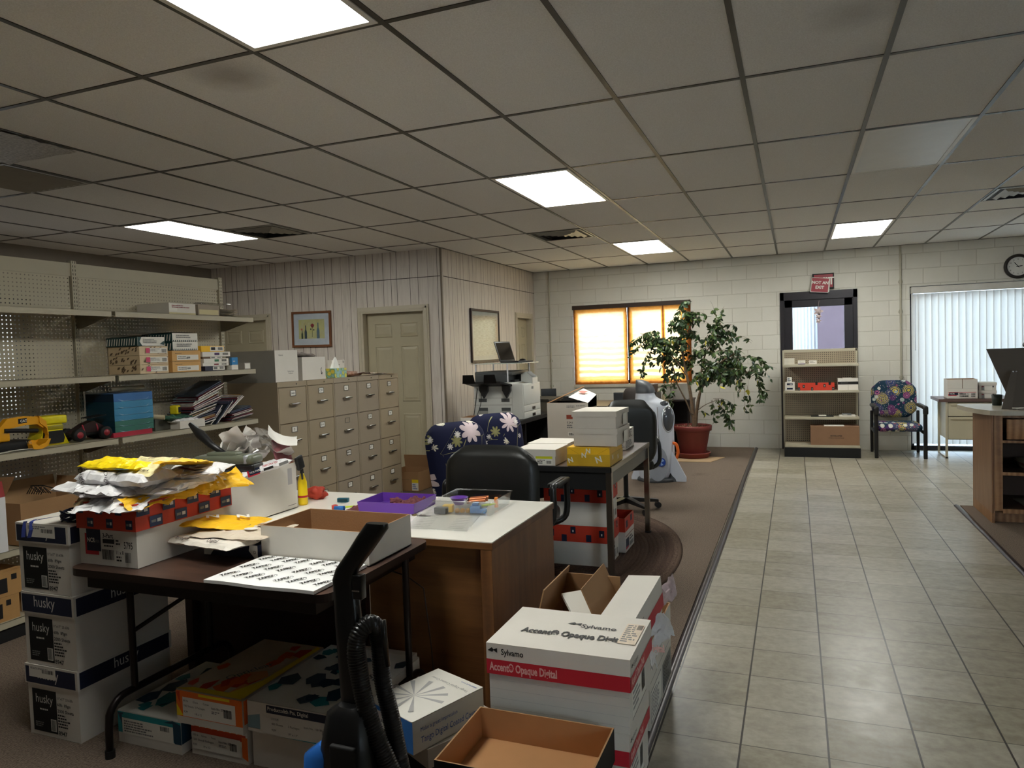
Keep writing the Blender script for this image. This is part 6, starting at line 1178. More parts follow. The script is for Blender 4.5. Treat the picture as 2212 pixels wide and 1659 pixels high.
MB().sheet(26, 8, tis, mat('tissue', (240, 238, 232), .8)).build('tissue', tx)
onshelf('mail_box', 'small white upright card rack behind the loose mail on the cabinets', 'box', 5.86, 6.07, ZC, ZC + .165, .05, CARD, [('q', 'R', 0, .5, 1, .52, SEAM), ('l', 'R', .1, .8, .3, .9, 1, INK), ('l', 'R', .35, .68, .7, .74, 1, INK), ('b', 'R', .85, .8, .93, .95)], xf=-4.15)
for k in range(9): sheet_of_paper('mail', 'loose envelope in the untidy heap of mail on the cabinets', -4.03 + .01 * (k % 3), 6.0 + .065 * k + .01, ZC + .036 - .0038 * k, .16, .26, .25 * ((k * 5) % 4 - 1.5), [mat('mail_pink', (176, 150, 146), .6), WHITE, mat('mail_tan', (180, 140, 90), .7)][k % 3], .008, 30 + k, 'envelope', rx=-.03, group='mail heaped on the cabinets')
b = MB(); pillow(b, .16, .20, .045, mat('brown_mailer', (158, 118, 96), .6, var=.1), 85, .014); tag(b.build('mail_pile', M=T(-4.03, 5.98, ZC)), 'brown padded mailer at the left end of the loose mail on the cabinets', 'envelope')
# brown carton right of the cabinets
open_carton('brown_carton', 'brown cardboard carton with open flap on the floor right of the cabinets', 'cardboard box', (-4.24, -3.86, 6.95, 7.33, .008, .22), 0, KRAFT, KRAFTD, flaps=(('B', -8, .14),), d=[('q', 'F', .78, .05, .99, .62, YELB), ('q', 'F', .78, .05, .99, .45, LBL), ('l', 'F', .80, .1, .97, .4, 3, BLUEINK), ('q', 'F', .0, .6, .7, .61, SEAM)])
tag(MB().box(-.045, -.06, 0, .045, .06, .26, CARD).build('white_box', M=T(-3.63, 7.22, .008)), 'narrow white box on the carpet by the panelled corner behind the leather chair', 'box')

# ---------------------------------------------------------------- pictures on the panelling
def picture(name, label, w, h, M, fm, mat_m, art, fw=.022, mw=.06):
    t = empty(name, (0, 0, 0), label=label, cat='picture'); t.matrix_world = M
    b = MB(); b.box(-w / 2, -.025, 0, w / 2, 0, fw, fm).box(-w / 2, -.025, h - fw, w / 2, 0, h, fm).box(-w / 2, -.025, fw, -w / 2 + fw, 0, h - fw, fm).box(w / 2 - fw, -.025, fw, w / 2, 0, h - fw, fm); b.build('frame', t, bevel=.002)
    MB().box(-w / 2 + fw, -.012, fw, w / 2 - fw, -.002, h - fw, mat_m).build('mount', t); b = MB(); art(b, w, h, fw + mw); b.build('print', t)
    MB().quad((-w / 2 + fw, -.018, fw), (w / 2 - fw, -.018, fw), (w / 2 - fw, -.018, h - fw), (-w / 2 + fw, -.018, h - fw), GLASS).build('glass', t); return t
N = NT('watercolour'); v = N.obj(); N.set(N.mix(N.noise(v, 9, 3), N.ramp(N.noise(v, 7, 4), [(.35, (214, 200, 140)), (.5, (206, 198, 160)), (.65, (190, 166, 134))]), rgb((202, 192, 110)))); WC = reg('wc', N)
def art1(b, w, h, k):
    x0, x1, z0, z1 = -w / 2 + k, w / 2 - k, k * 1.05, h - k
    b.quad((x0, -.0125, z0), (x1, -.0125, z0), (x1, -.0125, z1), (x0, -.0125, z1), WC)
    bot = [(-.022, 0), (.022, 0), (.022, .10), (.008, .14), (.008, .20), (-.008, .20), (-.008, .14), (-.022, .10)]
    for cx, m, s in ((-.09, mat('paint_slate', (50, 66, 80), .6), .85), (.10, mat('paint_grey_blue', (90, 110, 124), .6), 1.0), (-.145, mat('paint_dark_green', (46, 66, 50), .6), .6)): b.add([(cx + x * s, -.013, z0 + z * s) for x, z in bot], [tuple(range(8))], m)
    b.tube([(.01, -.0135, z0 + .02), (.015, -.0135, z0 + .16)], .0025, MC['paint_dark_green'], 5)
    for (cx, cz, r, m) in ((.015, .165, .026, mat('paint_rose', (150, 40, 50), .6)), (-.15, .12, .014, mat('paint_coral', (206, 110, 90), .6)), (-.01, .12, .010, MC['paint_dark_green']), (.035, .11, .010, MC['paint_dark_green'])): b.add([(cx + r * cos(a) * (1 + .2 * sin(5 * a)), -.0138, z0 + cz + r * sin(a)) for a in [q * pi / 8 for q in range(16)]], [tuple(range(16))], m)
picture('framed_picture', 'wood framed watercolour of bottles and a rose on the panelled wall', .60, .455, T(-5.745, YP - .003, 1.652) @ RY(rad(.8)), mat('picture_wood', (112, 70, 42), .4), mat('picture_mount', (206, 206, 212), .5), art1, .028, .075)
N = NT('pale_chart'); v = N.obj(); N.set(N.ramp(N.noise(N.map(v, sc=(3, 1, 30)), 4, 4), [(.35, (176, 166, 140)), (.6, (214, 208, 190))]), .6); PC = reg('pc', N)
def art2(b, w, h, k): b.quad((-w / 2 + k, -.0125, k), (w / 2 - k, -.0125, k), (w / 2 - k, -.0125, h - k), (-w / 2 + k, -.0125, h - k), PC)
picture('framed_picture', 'tall dark framed pale chart reflecting the window, above the copier', .95, .70, T(XP + .003, 8.955, 1.383) @ RZ(pi / 2), mat('picture_dark', (40, 26, 26), .35), mat('mount_ivory', (206, 202, 190), .5), art2, .03, .055)
# ---------------------------------------------------------------- black desk, copier and the clutter on it
bd = empty('black_desk', (-3.17, 8.15, .008), label='long black desk with open pigeonholes along the panelled wall, carrying the copier', cat='desk')
BLK = mat('black_laminate', (27, 26, 26), .4, var=.06)
MB().box(-.33, -1.2, .69, .34, 1.2, .732, BLK).build('desk_top', bd, bevel=.002)
for y in (-1.18, -.45, .35, 1.16): MB().box(-.30, y, 0, .30, y + .025, .69, BLK).build('side_panel', bd)
MB().box(-.30, -1.155, .44, .27, -.45, .46, BLK).build('shelf', bd); MB().box(-.32, -1.18, 0, -.30, 1.185, .69, BLK).build('back_panel', bd)
tag(MB().box(-.12, -.10, 0, .12, .10, .12, mat('pink_carton', (196, 158, 140), .7)).box(-.13, -.11, .12, .02, -.09, .17, KRAFTD).build('pink_box', M=T(-2.98, 7.42, .469)), 'pale pink cardboard box in the pigeonhole of the black desk', 'box')
blob('crumpled_bag', 'crumpled dark paper bag on the pink box in the black desk', 'bag', -2.99, 7.36, .62, .09, .07, .06, mat('brown_bag', (96, 74, 48), .5), 9, .4)
cz = .741; CW = mat('copier_white', (196, 196, 190), .4, var=.015); CG = mat('copier_grey', (72, 74, 74), .45, var=.03)
cp_ = empty('photocopier', (-3.15, 7.89, cz), label='large grey and white photocopier standing on the black desk', cat='photocopier')
b = MB(); b.rbox(-.30, -.30, 0, .17, .30, .42, .008, CW); b.box(-.302, -.302, .165, .17, -.30, .168, SEAM).box(-.302, -.302, .245, .17, -.30, .248, SEAM); b.box(-.24, -.3015, .20, -.14, -.30, .24, CG).box(.04, -.3015, .20, .14, -.30, .24, CG)
for x in (-.30, -.02): b.box(x + .06, -.303, .10, x + .17, -.30, .135, CG).box(x + .06, -.303, .05, x + .17, -.30, .10, mat('recess_grey', (150, 150, 144), .5))
b.build('body', cp_)
b = MB(); b.rbox(.17, -.30, 0, .30, .30, .40, .008, CW); b.build('front_cover', cp_)
b = MB(); b.rbox(.298, -.28, .155, .306, .27, .39, .004, CW); b.box(.305, -.02, .33, .308, .04, .36, GREYP); b.build('front_door', cp_)
for k in range(2):
    b = MB(); b.rbox(.298, -.28, .005 + .076 * k, .306, .27, .076 + .076 * k, .004, CW); b.box(.306, -.02, .02 + .076 * k, .312, .08, .05 + .076 * k, STEEL); b.build('paper_drawer', cp_)
b = MB(); b.rbox(-.29, -.28, .42, .10, .30, .52, .01, CG); b.rbox(-.30, -.26, .50, .16, .30, .545, .012, CG); b.build('scanner_lid', cp_)
b = MB(); b.add([(-.30, -.31, .38), (.18, -.31, .38), (.18, -.31, .40), (-.30, -.31, .40), (-.34, -.47, .42), (.10, -.47, .42), (.10, -.47, .44), (-.34, -.47, .44)], [(0, 4, 5, 1), (3, 2, 6, 7), (4, 7, 6, 5), (0, 3, 7, 4), (1, 5, 6, 2), (0, 1, 2, 3)], BLACK); b.build('bypass_tray', cp_)
for x0_, x1_ in ((-.36, -.20), (-.10, .06)): MB().add([(x0_, -.47, .42), (x1_, -.47, .42), (x1_ - .01, -.50, .52), (x0_ + .02, -.50, .52)], [(0, 1, 2, 3), (3, 2, 1, 0)], BLACK).build('paper_guide', cp_)
for x in (-.16, .12): MB().prism([(-.05, 0), (.05, 0), (.05, -.06), (0, -.14), (-.05, -.05)], -.02, .02, BLACK, T(x, -.33, .385) @ RX(pi / 2)).build('tray_bracket', cp_)
b = MB(); b.prism([(0, 0), (.14, -.03), (.14, .04), (.06, .11), (0, .08)], -.09, .09, CW, T(.17, .10, .42) @ RX(pi / 2)); b.quad((.235, -.0 + .02, .53), (.312, .02, .47), (.312, .17, .47), (.235, .17, .53), GREYP); b.build('control_panel', cp_)
MB().box(.10, .05, .42, .16, .28, .50, BLACK).box(.12, -.2, .42, .17, -.05, .445, BLACK).box(0, -.27, .415, .10, -.20, .42, mat('orange_tray', (206, 164, 120), .6)).build('paper_output', cp_)
MB().tube(spl([(-.24, -.33, .36), (-.27, -.32, .2), (-.30, -.315, .06), (-.32, -.31, .0)], 6), .005, BLACK, 6).tube(spl([(-.19, -.33, .32), (-.21, -.32, .18), (-.26, -.315, .05), (-.28, -.31, .0)], 6), .004, BLACK, 6).build('cable', cp_)
# clear stand, laptop, mouse
sd_ = empty('printer_stand', (-3.15, 7.89, cz), label='clear white legged riser shelf bridging the top of the photocopier', cat='stand')
MB().box(-.30, -.28, .632, .30, .28, .640, mat('acrylic', (196, 206, 200), .15, var=.01)).build('stand_top', sd_)
for x, y, z in ((-.285, -.255, .547), (.12, -.285, .425), (-.285, .27, .547), (.18, .27, .42)): MB().cyl((x, y, z), (x, y, .632), .009, WPL, n=12).build('leg', sd_)
lp = empty('laptop', (-3.12, 7.86, 1.3825), rz=rad(80), label='open black laptop on the clear riser above the photocopier', cat='laptop')
MB().rbox(-.17, -.24, 0, .17, 0, .018, .004, BLACK).box(-.15, -.20, .018, .15, -.10, .0185, MBLACK).build('keyboard_base', lp)
b = MB(); b.rbox(-.17, 0, 0, .17, .010, .245, .004, BLACK); b.quad((-.155, -.0005, .02), (.155, -.0005, .02), (.155, -.0005, .23), (-.155, -.0005, .23), mat('laptop_screen', (30, 24, 20), .08, spec=.8)); b.build('screen', lp, T(0, 0, .015) @ RX(rad(-18)))
tag(MB().lathe([(.0, .04), (.03, .035), (.05, .018), (.055, 0)], BLACK, 20, sy=.7).build('mouse', M=T(-3.02, 8.08, 1.3825)), 'black computer mouse behind the laptop on the clear riser', 'mouse')
tag(MB().cyl((0, 0, 0), (0, 0, .02), .04, BLACK, n=20).build('black_puck', M=T(-3.30, 8.03, cz + .548)), 'small round black puck on top of the photocopier lid', 'puck') if False else None
open_carton('low_box', 'low white and brown box with red splashes on the black desk before the copier', 'cardboard box', (-3.34, -2.86, 6.98, 7.22, .741, .822), 0, CARD, KRAFTD, d=[('p', 'F', [(.80, .3), (.86, .15), (.92, .5), (.99, .9), (.9, .7)], REDP), ('l', 'F', .04, .2, .14, .3, 1, GRY)])
# things behind the copier
SEC = mat('dark_desk_top', (58, 52, 48), .4)
sd2 = empty('side_desk', (-2.75, 9.97, .008), label='dark low desk against the block wall under the left half of the shaded window', cat='desk')
MB().box(-.85, -.55, .70, .95, .58, .735, SEC).build('desk_top', sd2, bevel=.003)
for x in (-.83, .90): MB().box(x, -.50, 0, x + .03, .55, .70, BLK).build('side_panel', sd2)
mo = empty('monitor', (-3.30, 9.85, .744), rz=rad(25), label='small black monitor on the dark desk in the corner by the pipe', cat='monitor'); MB().rbox(-.11, -.015, .05, .11, .015, .22, .006, BLACK).build('screen', mo); MB().cyl((0, .0, 0), (0, 0, .06), .012, BLACK).cyl((0, 0, 0), (0, 0, .008), .06, BLACK, n=20).build('stand', mo)
def grey_tray(x, y, z, w, d, h, lab, m, rz=0, nm='paper_tray'):
    t = MB(); t.box(-w / 2, -d / 2, 0, w / 2, d / 2, .01, m).box(-w / 2, -d / 2, .01, -w / 2 + .01, d / 2, h, m).box(w / 2 - .01, -d / 2, .01, w / 2, d / 2, h, m).box(-w / 2, d / 2 - .01, .01, w / 2, d / 2, h, m); return tag(t.build(nm, M=T(x, y, z) @ RZ(rz)), lab, 'tray')
grey_tray(-3.0, 9.5, .744, .42, .32, .12, 'dark plastic paper tray beside the small black monitor', BLACK, .3)
onshelf('equipment_box', 'taupe and white equipment box behind the copier on the black desk', 'box', 8.62, 9.18, .741, .86, .40, mat('taupe_plastic', (106, 98, 86), .5), [('q', 'R', .4, .2, .5, .8, LBL)], xf=-2.90)
onshelf('equipment_box', 'long flat dark case on top of the taupe equipment box', 'box', 8.60, 9.20, .861, .90, .42, mat('dark_case', (46, 42, 38), .45), xf=-2.88)
spk = empty('speaker', (-2.24, 9.74, .744), label='dark grey desktop speaker box beside the white spray bottle', cat='speaker'); MB().rbox(-.07, -.08, 0, .07, .08, .165, .006, mat('speaker_grey', (70, 74, 78), .5)).build('cabinet', spk); MB().box(-.06, -.083, .01, .06, -.08, .155, mat('speaker_cloth', (48, 50, 54), .8)).build('grille', spk)
sb = empty('spray_bottle', (-2.10, 9.70, .744), label='white bottle with a red cap on the dark desk under the window', cat='bottle'); MB().lathe([(0, 0), (.035, 0), (.037, .01), (.037, .13), (.03, .155), (.022, .165), (0, .166)], WPL, 18).build('bottle_body', sb); MB().lathe([(.026, .165), (.026, .20), (.014, .215), (0, .216)], mat('cap_red', (196, 44, 44), .35), 16).build('cap', sb)
sheet_of_paper('loose_paper', 'white paper lying before the bottle on the dark desk under the window', -2.03, 9.45, .745, .28, .2, .2)
lc = empty('task_chair', (-1.86, 8.9, .008), rz=.2, label='dark brown plastic backed chair between the window and the toy rocket', cat='chair')
b = MB(); padded(b, .30, .44, .04, mat('brown_plastic', (62, 54, 50), .5), r=.05, curve=.02, M=T(0, .15, .56) @ RX(rad(-5))); b.build('backrest', lc); MB().rbox(-.21, -.22, .42, .21, .18, .46, .02, MC['brown_plastic']).build('seat', lc)
for a_, b_ in ((-1, -1), (1, -1), (-1, 1), (1, 1)): MB().cyl((a_ * .17, b_ * .16, .42), (a_ * .2, b_ * .2, 0), .012, BLACK, n=8).build('leg', lc)
bk = empty('bookcase', (-1.52, 10.45, .008), label='dark brown low bookcase behind the toy rocket and the plant pot', cat='bookcase'); DW = mat('dark_walnut', (56, 44, 38), .4)
MB().box(-.30, -.28, .735, .17, .28, .755, DW).build('top', bk); MB().box(-.29, -.27, 0, -.27, .27, .735, DW).build('side_panel', bk); MB().box(.14, -.27, 0, .16, .27, .735, DW).build('side_panel', bk); MB().box(-.27, -.25, .4, .14, .26, .42, DW).build('shelf', bk); MB().box(-.27, .26, 0, .14, .27, .735, DW).build('back_panel', bk)
for k, (lab, h, m) in enumerate((('lower white box with green stripe stacked on the dark bookcase behind the rocket', .10, CARD), ('upper white box, half hidden by leaves, on the dark bookcase', .12, CARD))): carton('archive_box', lab, 'box', (-1.72, -1.40, 10.30, 10.62, .765 + k * .101, .765 + .10 * (k + 1) + .02 * k), 0, m, True, .04, m, [('q', 'F', .2, .7, .8, 1, mat('green_stripe', (150, 160, 60), .5))] if k else [], seed=95 + k)
tag(MB().lathe([(0, 0), (.05, 0), (.06, .10), (.065, .10), (.065, .12), (0, .12)], mat('pale_pink_tub', (214, 196, 186), .5), 20).build('tub', M=T(-1.90, 10.45, .87)), 'pale pink tub with a lid behind the brown plastic chair', 'tub')
tag(MB().box(-.16, -.2, 0, .16, .2, .862, DW).build('pedestal', M=T(-1.995, 10.45, .008)), 'dark brown pedestal cabinet holding the pale pink tub', 'cabinet')
blob('paper_bag', 'crumpled beige bag behind the toy rocket', 'bag', -1.70, 10.15, .008, .08, .10, .42, mat('beige_bag', (176, 162, 128), .6, bump=.3, bs=30), 14, .3)

# ---------------------------------------------------------------- toy rocket
RW = mat('rocket_white', (206, 210, 220), .32, var=.01); RG = mat('rocket_grey', (78, 80, 84), .45, var=.03); ROR = mat('rocket_orange', (224, 104, 34), .4)
rk = empty('toy_rocket', (-1.40, 8.20, .008), label='child sized white toy rocket with a dark nose cone and round window', cat='toy rocket')
RS = [(0, -.26, .08, .20), (.10, -.27, .10, .22), (.30, -.28, .115, .24), (.55, -.295, .115, .245), (.70, -.30, .105, .24), (.80, -.30, .09, .235), (.86, -.30, .065, .22), (.895, -.30, .0, .20), (.925, -.298, -.075, .175), (.985, -.292, -.10, .16)]
def rbody(u, w):
    z = .985 * w; a = u * 2 * pi; c, s = cos(a), sin(a); k = .75
    for (z0, l0, r0, d0), (z1, l1, r1, d1) in zip(RS, RS[1:]):
        if z0 <= z <= z1 + 1e-9: t = (z - z0) / (z1 - z0); l = l0 + (l1 - l0) * t; r = r0 + (r1 - r0) * t; d = d0 + (d1 - d0) * t; break
    return ((l + r) / 2 + (r - l) / 2 * math.copysign(abs(c) ** k, c), math.copysign(abs(s) ** k, s) * d, .0 + z)
b = MB(); b.sheet(48, 40, rbody, RW); b.add([rbody(u / 24, 1) for u in range(24)], [tuple(range(24))], RW)
b.build('body', rk)
def nose(u, w):
    a = u * 2 * pi; c, s = cos(a), sin(a); t = sin(w * pi / 2); q = max(0, 1 - t * t) ** .5; l = -.292; r = l + .02 + .185 * q; d = .15 * q + .01
    return ((l + r) / 2 + (r - l) / 2 * math.copysign(abs(c) ** .7, c), math.copysign(abs(s) ** .7, s) * d, .985 + .15 * t)
b = MB(); b.sheet(40, 16, nose, RG); b.build('nose_cone', rk)
b = MB()
for z, a_ in ((.86, .03), (.86, -.05), (.86, .05)): pass
b.tube([(-.02, -.232, .84), (-.01, -.246, .60), (.0, -.241, .40)], .0025, SEAM, 5); b.build('body_seam', rk)
wd = MB(); Mw = T(.085, -.165, .70) @ RZ(rad(42)) @ RX(pi / 2)
wd.lathe([(.0, .035), (.05, .032), (.085, .018), (.10, .0)], mat('smoke_dome', (74, 78, 84), .08, var=.02, spec=.9), 32, Mw, sx=.72, sy=1.35); wd.tube([(.074 * cos(a) * 1.0, .14 * sin(a), 0) for a in [k * pi / 18 for k in range(36)]], .010, mat('silver_ring', (206, 210, 216), .2, .4), 8, Mw, closed=True); wd.build('window', rk)
wd = MB(); Mw = T(-.01, -.232, .885); wd.build
b = MB(); b.lathe([(.0, .014), (.022, .010), (.03, 0)], MC['smoke_dome'], 20, T(.045, -.15, .875) @ RZ(rad(30)) @ RX(rad(70)), sx=1.6); b.build('porthole', rk)
b = MB(); b.lathe([(.03, 0), (.034, .06), (.042, .10), (.044, .10), (.044, .112), (.036, .112), (.03, .05), (0, .04)], ROR, 24, T(-.155, -.26, .555) @ RZ(rad(60)) @ RX(rad(90)) @ RY(0)); b.build('orange_cup', rk)
b = MB(); b.rbox(-.175, -.275, .70, -.115, -.23, .86, .01, RW); b.build('latch', rk)
b = MB(); pts_ = [(.10 * cos(a) * 1.15, .10 * sin(a) * (2.0 if sin(a) > 0 else 1.9)) for a in [k * pi / 16 for k in range(32)]]
b.prism(pts_, 0, .012, mat('rocket_pale_grey', (150, 154, 162), .35), T(-.03, -.238, .21) @ RX(pi / 2)); b.build('hatch', rk)
dl = MB(); dl.cyl((.015, -.248, .235), (.015, -.262, .235), .048, mat('dial_blue', (34, 66, 150), .3), n=28); 
for k in range(3): a = k * 2.1 + .4; dl.prism([(0, 0), (.038 * cos(a), .038 * sin(a)), (.038 * cos(a + .8), .038 * sin(a + .8))], 0, .004, mat('dial_light', (150, 180, 220), .3), T(.015, -.262, .235) @ RX(pi / 2))
dl.build('dial', rk)
b = MB(); b.prism([(-.02, .36), (.0, .36), (.16, .05), (.16, .0), (.05, 0), (-.04, .14)], -.015, .015, RW, T(.10, -.10, .0) @ RX(pi / 2)); b.build('fin', rk, bevel=.004)
b = MB(); b.prism([(0, .40), (-.03, .40), (-.16, .03), (-.16, .0), (0, 0)], -.015, .015, RW, T(-.2, -.05, .0) @ RX(pi / 2)); b.build('fin', rk, bevel=.004)
MB().lathe([(.0, 0), (.26, 0), (.25, .03), (.18, .06), (0, .07)], RG, 32, T(-.07, 0, 0), sx=.9, sy=.95).build('base', rk)
MB().lathe([(.14, 0), (.13, .03), (.05, .13), (0, .14)], RG, 24, T(.07, -.06, 0), sx=.8, sy=.6).build('thruster', rk)
MB().tube(spl([(.08, -.05, .42), (.15, -.06, .41), (.17, -.06, .32), (.15, -.06, .25)], 6), .017, ROR, 10).build('grab_handle', rk)
b = MB(); b.text('US', .018, INK, T(.118, -.06, .44) @ RZ(pi / 2) @ RX(pi / 2), 'C', .03); b.build('lettering', rk)

# ---------------------------------------------------------------- weeping fig
tag(MB().prism([(-.30, -.36), (.22, -.34), (.36, .10), (-.22, .16)], 0, .006, mat('kraft_mat', (170, 142, 108), .8)).build('cardboard_mat', M=T(-1.25, 9.85, .0085)), 'flat piece of cardboard under the potted tree', 'cardboard')
PX, PY = -1.30, 9.92
POT = mat('terracotta_plastic', (126, 56, 50), .45, var=.04)
fg = empty('potted_tree', (PX, PY, .0145), label='tall weeping fig tree in a terracotta coloured pot beside the display rack', cat='potted plant')
MB().lathe([(0, 0), (.20, 0), (.215, .01), (.225, .055), (.235, .06), (.235, .07), (.22, .07), (.21, .055), (0, .05)], POT, 40).build('saucer', fg)
MB().lathe([(0, .052), (.165, .052), (.17, .06), (.225, .355), (.235, .36), (.25, .362), (.255, .42), (.25, .43), (.238, .428), (.225, .38), (0, .37)], POT, 48).build('pot', fg)
b = MB(); r_ = random.Random(2)
def soil(u, w): a = u * 2 * pi; return (.23 * w * cos(a), .23 * w * sin(a), .395 + .012 * mn.noise(Vector((w * 8 * cos(a), w * 8 * sin(a), 1))))
b.sheet(40, 10, soil, mat('bark_mulch', (124, 80, 62), .9, var=.2, vs=60))
for k in range(170):
    a = r_.uniform(0, 6.28); q = .22 * r_.random() ** .5; x, y = q * cos(a), q * sin(a); s = r_.uniform(.006, .014); M_ = T(x, y, .40 + r_.uniform(0, .01)) @ Euler((r_.uniform(0, 3), r_.uniform(0, 3), r_.uniform(0, 3))).to_matrix().to_4x4(); b.box(-s, -s * .6, -s * .3, s, s * .6, s * .3, MC['bark_mulch'] if k % 3 else mat('pale_chip', (176, 140, 116), .8), M_)
tag(b.build('mulch', fg), kind='stuff')
BARK = mat('fig_bark', (112, 92, 72), .8, var=.15, vs=30, bump=.3)
LEAF = [mat('fig_leaf_%d' % k, c, .38, var=.12, vs=9, spec=.5) for k, c in enumerate(((50, 72, 38), (64, 88, 44), (38, 58, 34), (86, 106, 54)))]; LEAF.append(mat('fig_leaf_yellow', (200, 190, 60), .5))
tb_ = MB(); lf_ = MB(); r_ = random.Random(11)
def P3(px, pz, y): return (px - PX, y - PY, pz - .0145)
leafpts = []
def branch(P, r0, r1):
    Q = spl(P, 8); n = len(Q); tb_.tube(Q, r0, BARK, 7, rs=[r0 + (r1 - r0) * i / (n - 1) for i in range(n)]); return Q
def leaf(p, d, L, m):
    d = Vector(d).normalized(); s = d.cross(Vector((r_.uniform(-1, 1), r_.uniform(-1, 1), .2))).normalized(); n = d.cross(s); p = Vector(p); W_ = L * .24
    v = [p, p + d * L * .3 + s * W_ + n * L * .05, p + d * L * .65 + s * W_ * .8 + n * L * .04, p + d * L * 1.0, p + d * L * .65 - s * W_ * .8 + n * L * .04, p + d * L * .3 - s * W_ + n * L * .05, p + d * L * .35, p + d * L * .7]
    lf_.add([tuple(q) for q in v], [(0, 1, 6), (1, 2, 7, 6), (2, 3, 7), (0, 6, 5), (6, 7, 4, 5), (7, 3, 4)], m)
def twig(p, d, L, n, droop=.6):
    p = Vector(p); d = Vector(d).normalized(); pts = [p]
    for i in range(6): d = (d + Vector((r_.uniform(-.15, .15), r_.uniform(-.15, .15), -droop * .16 * (1 + i * .3)))).normalized(); p = p + d * L / 6; pts.append(p)
    tb_.tube([tuple(q) for q in pts], .003, BARK, 4, rs=[.0035 - .0004 * i for i in range(7)])
    for i in range(n):
        t = r_.uniform(.15, 1) * 6; k = min(5, int(t)); q = pts[k].lerp(pts[k + 1], t - k); dd = Vector((r_.uniform(-1, 1), r_.uniform(-1, 1), r_.uniform(-1.9, .1))); leaf(q, dd, r_.uniform(.055, .092), LEAF[4] if r_.random() < .012 else LEAF[r_.choice((0, 0, 1, 1, 2, 2, 3))])
    return pts
# trunks (x, z in the picture plane, y depth)
T1 = branch([P3(-1.28, .40, 9.92), P3(-1.29, .62, 9.92), P3(-1.33, .95, 9.93), P3(-1.40, 1.30, 9.95), P3(-1.43, 1.62, 9.96), P3(-1.41, 1.90, 9.97)], .028, .008)
T2 = branch([P3(-1.26, .40, 9.92), P3(-1.24, .62, 9.90), P3(-1.18, .90, 9.88), P3(-1.05, 1.12, 9.85), P3(-.88, 1.30, 9.82), P3(-.70, 1.40, 9.82)], .026, .007)
T3 = branch([P3(-1.24, .60, 9.90), P3(-1.20, .85, 9.96), P3(-1.19, 1.10, 10.0), P3(-1.12, 1.40, 10.05), P3(-.98, 1.60, 10.05), P3(-.92, 1.80, 10.05)], .016, .005)
T4 = branch([P3(-1.30, .55, 9.94), P3(-1.38, .75, 9.98), P3(-1.50, 1.0, 10.0), P3(-1.56, 1.25, 10.0), P3(-1.66, 1.45, 9.98), P3(-1.80, 1.62, 9.95)], .012, .005)
T5 = branch([P3(-1.36, 1.10, 9.94), P3(-1.55, 1.40, 9.86), P3(-1.75, 1.60, 9.82), P3(-1.95, 1.70, 9.82)], .010, .004)
T6 = branch([P3(-1.10, 1.06, 9.86), P3(-.95, 1.10, 9.80), P3(-.75, 1.16, 9.78), P3(-.55, 1.14, 9.80)], .012, .004)
T7 = branch([P3(-1.40, 1.50, 9.95), P3(-1.30, 1.75, 9.92), P3(-1.22, 1.95, 9.92)], .008, .003)
T8 = branch([P3(-1.23, .64, 9.90), P3(-1.12, .72, 9.86), P3(-.98, .78, 9.84)], .006, .003)
for Q, n, L, lo in ((T1, 36, .24, .5), (T2, 44, .28, .55), (T3, 34, .26, .55), (T4, 26, .26, .55), (T5, 26, .24, .3), (T6, 36, .28, .25), (T7, 14, .22, .3)):
    for k in range(n):
        i = int((lo + (1 - lo) * r_.random()) * (len(Q) - 1)); a = r_.uniform(0, 6.28); twig(Q[i], (cos(a), sin(a) * .7, r_.uniform(-.1, .9)), L * r_.uniform(.7, 1.35), 11, .75)
for (x, z, dx, dz, L, n) in ((-1.42, 1.95, .15, 1, .28, 14), (-1.38, 1.9, .7, .6, .34, 16), (-.92, 1.78, .1, 1, .3, 9), (-.85, 1.55, .8, .5, .36, 10), (-.62, 1.35, .9, .3, .36, 16), (-.55, 1.2, .9, -.1, .34, 18), (-.5, 1.12, .6, -.8, .34, 18), (-.45, 1.05, .3, -1, .30, 12), (-1.9, 1.68, -.9, .1, .3, 14), (-1.95, 1.55, -.8, -.2, .22, 8), (-1.85, 1.45, -.5, -1, .4, 16), (-1.6, 1.3, -.4, -1, .42, 16), (-1.55, 1.1, -.2, -1, .36, 12), (-1.0, .80, .7, .1, .30, 18), (-.98, .76, .8, -.6, .42, 26), (-1.05, .78, .3, -1, .32, 10), (-.6, .98, .1, -1, .36, 12), (-.7, 1.1, 0, -1, .26, 10), (-1.2, .62, .2, .2, .12, 3), (-1.05, 1.0, -.3, .5, .2, 8)):
    [twig(P3(x + r_.uniform(-.03, .03), z, 9.88 + .05 * q), (dx + r_.uniform(-.2, .2), r_.uniform(-.3, .2), dz + r_.uniform(-.2, .2)), L * r_.uniform(.8, 1.1), n, .8) for q in range(2)]
tb_.build('trunk', fg); tag(lf_.build('foliage', fg), kind='stuff')
MB().cyl((-.06, .0, .4), (-.055, .0, .62), .006, BLACK, n=8).tube([(.03 * cos(a) + .0, .03 * sin(a), .58 + .01 * sin(2 * a)) for a in [k * .5 for k in range(13)]], .004, BLACK, 5).build('plant_stake', fg)

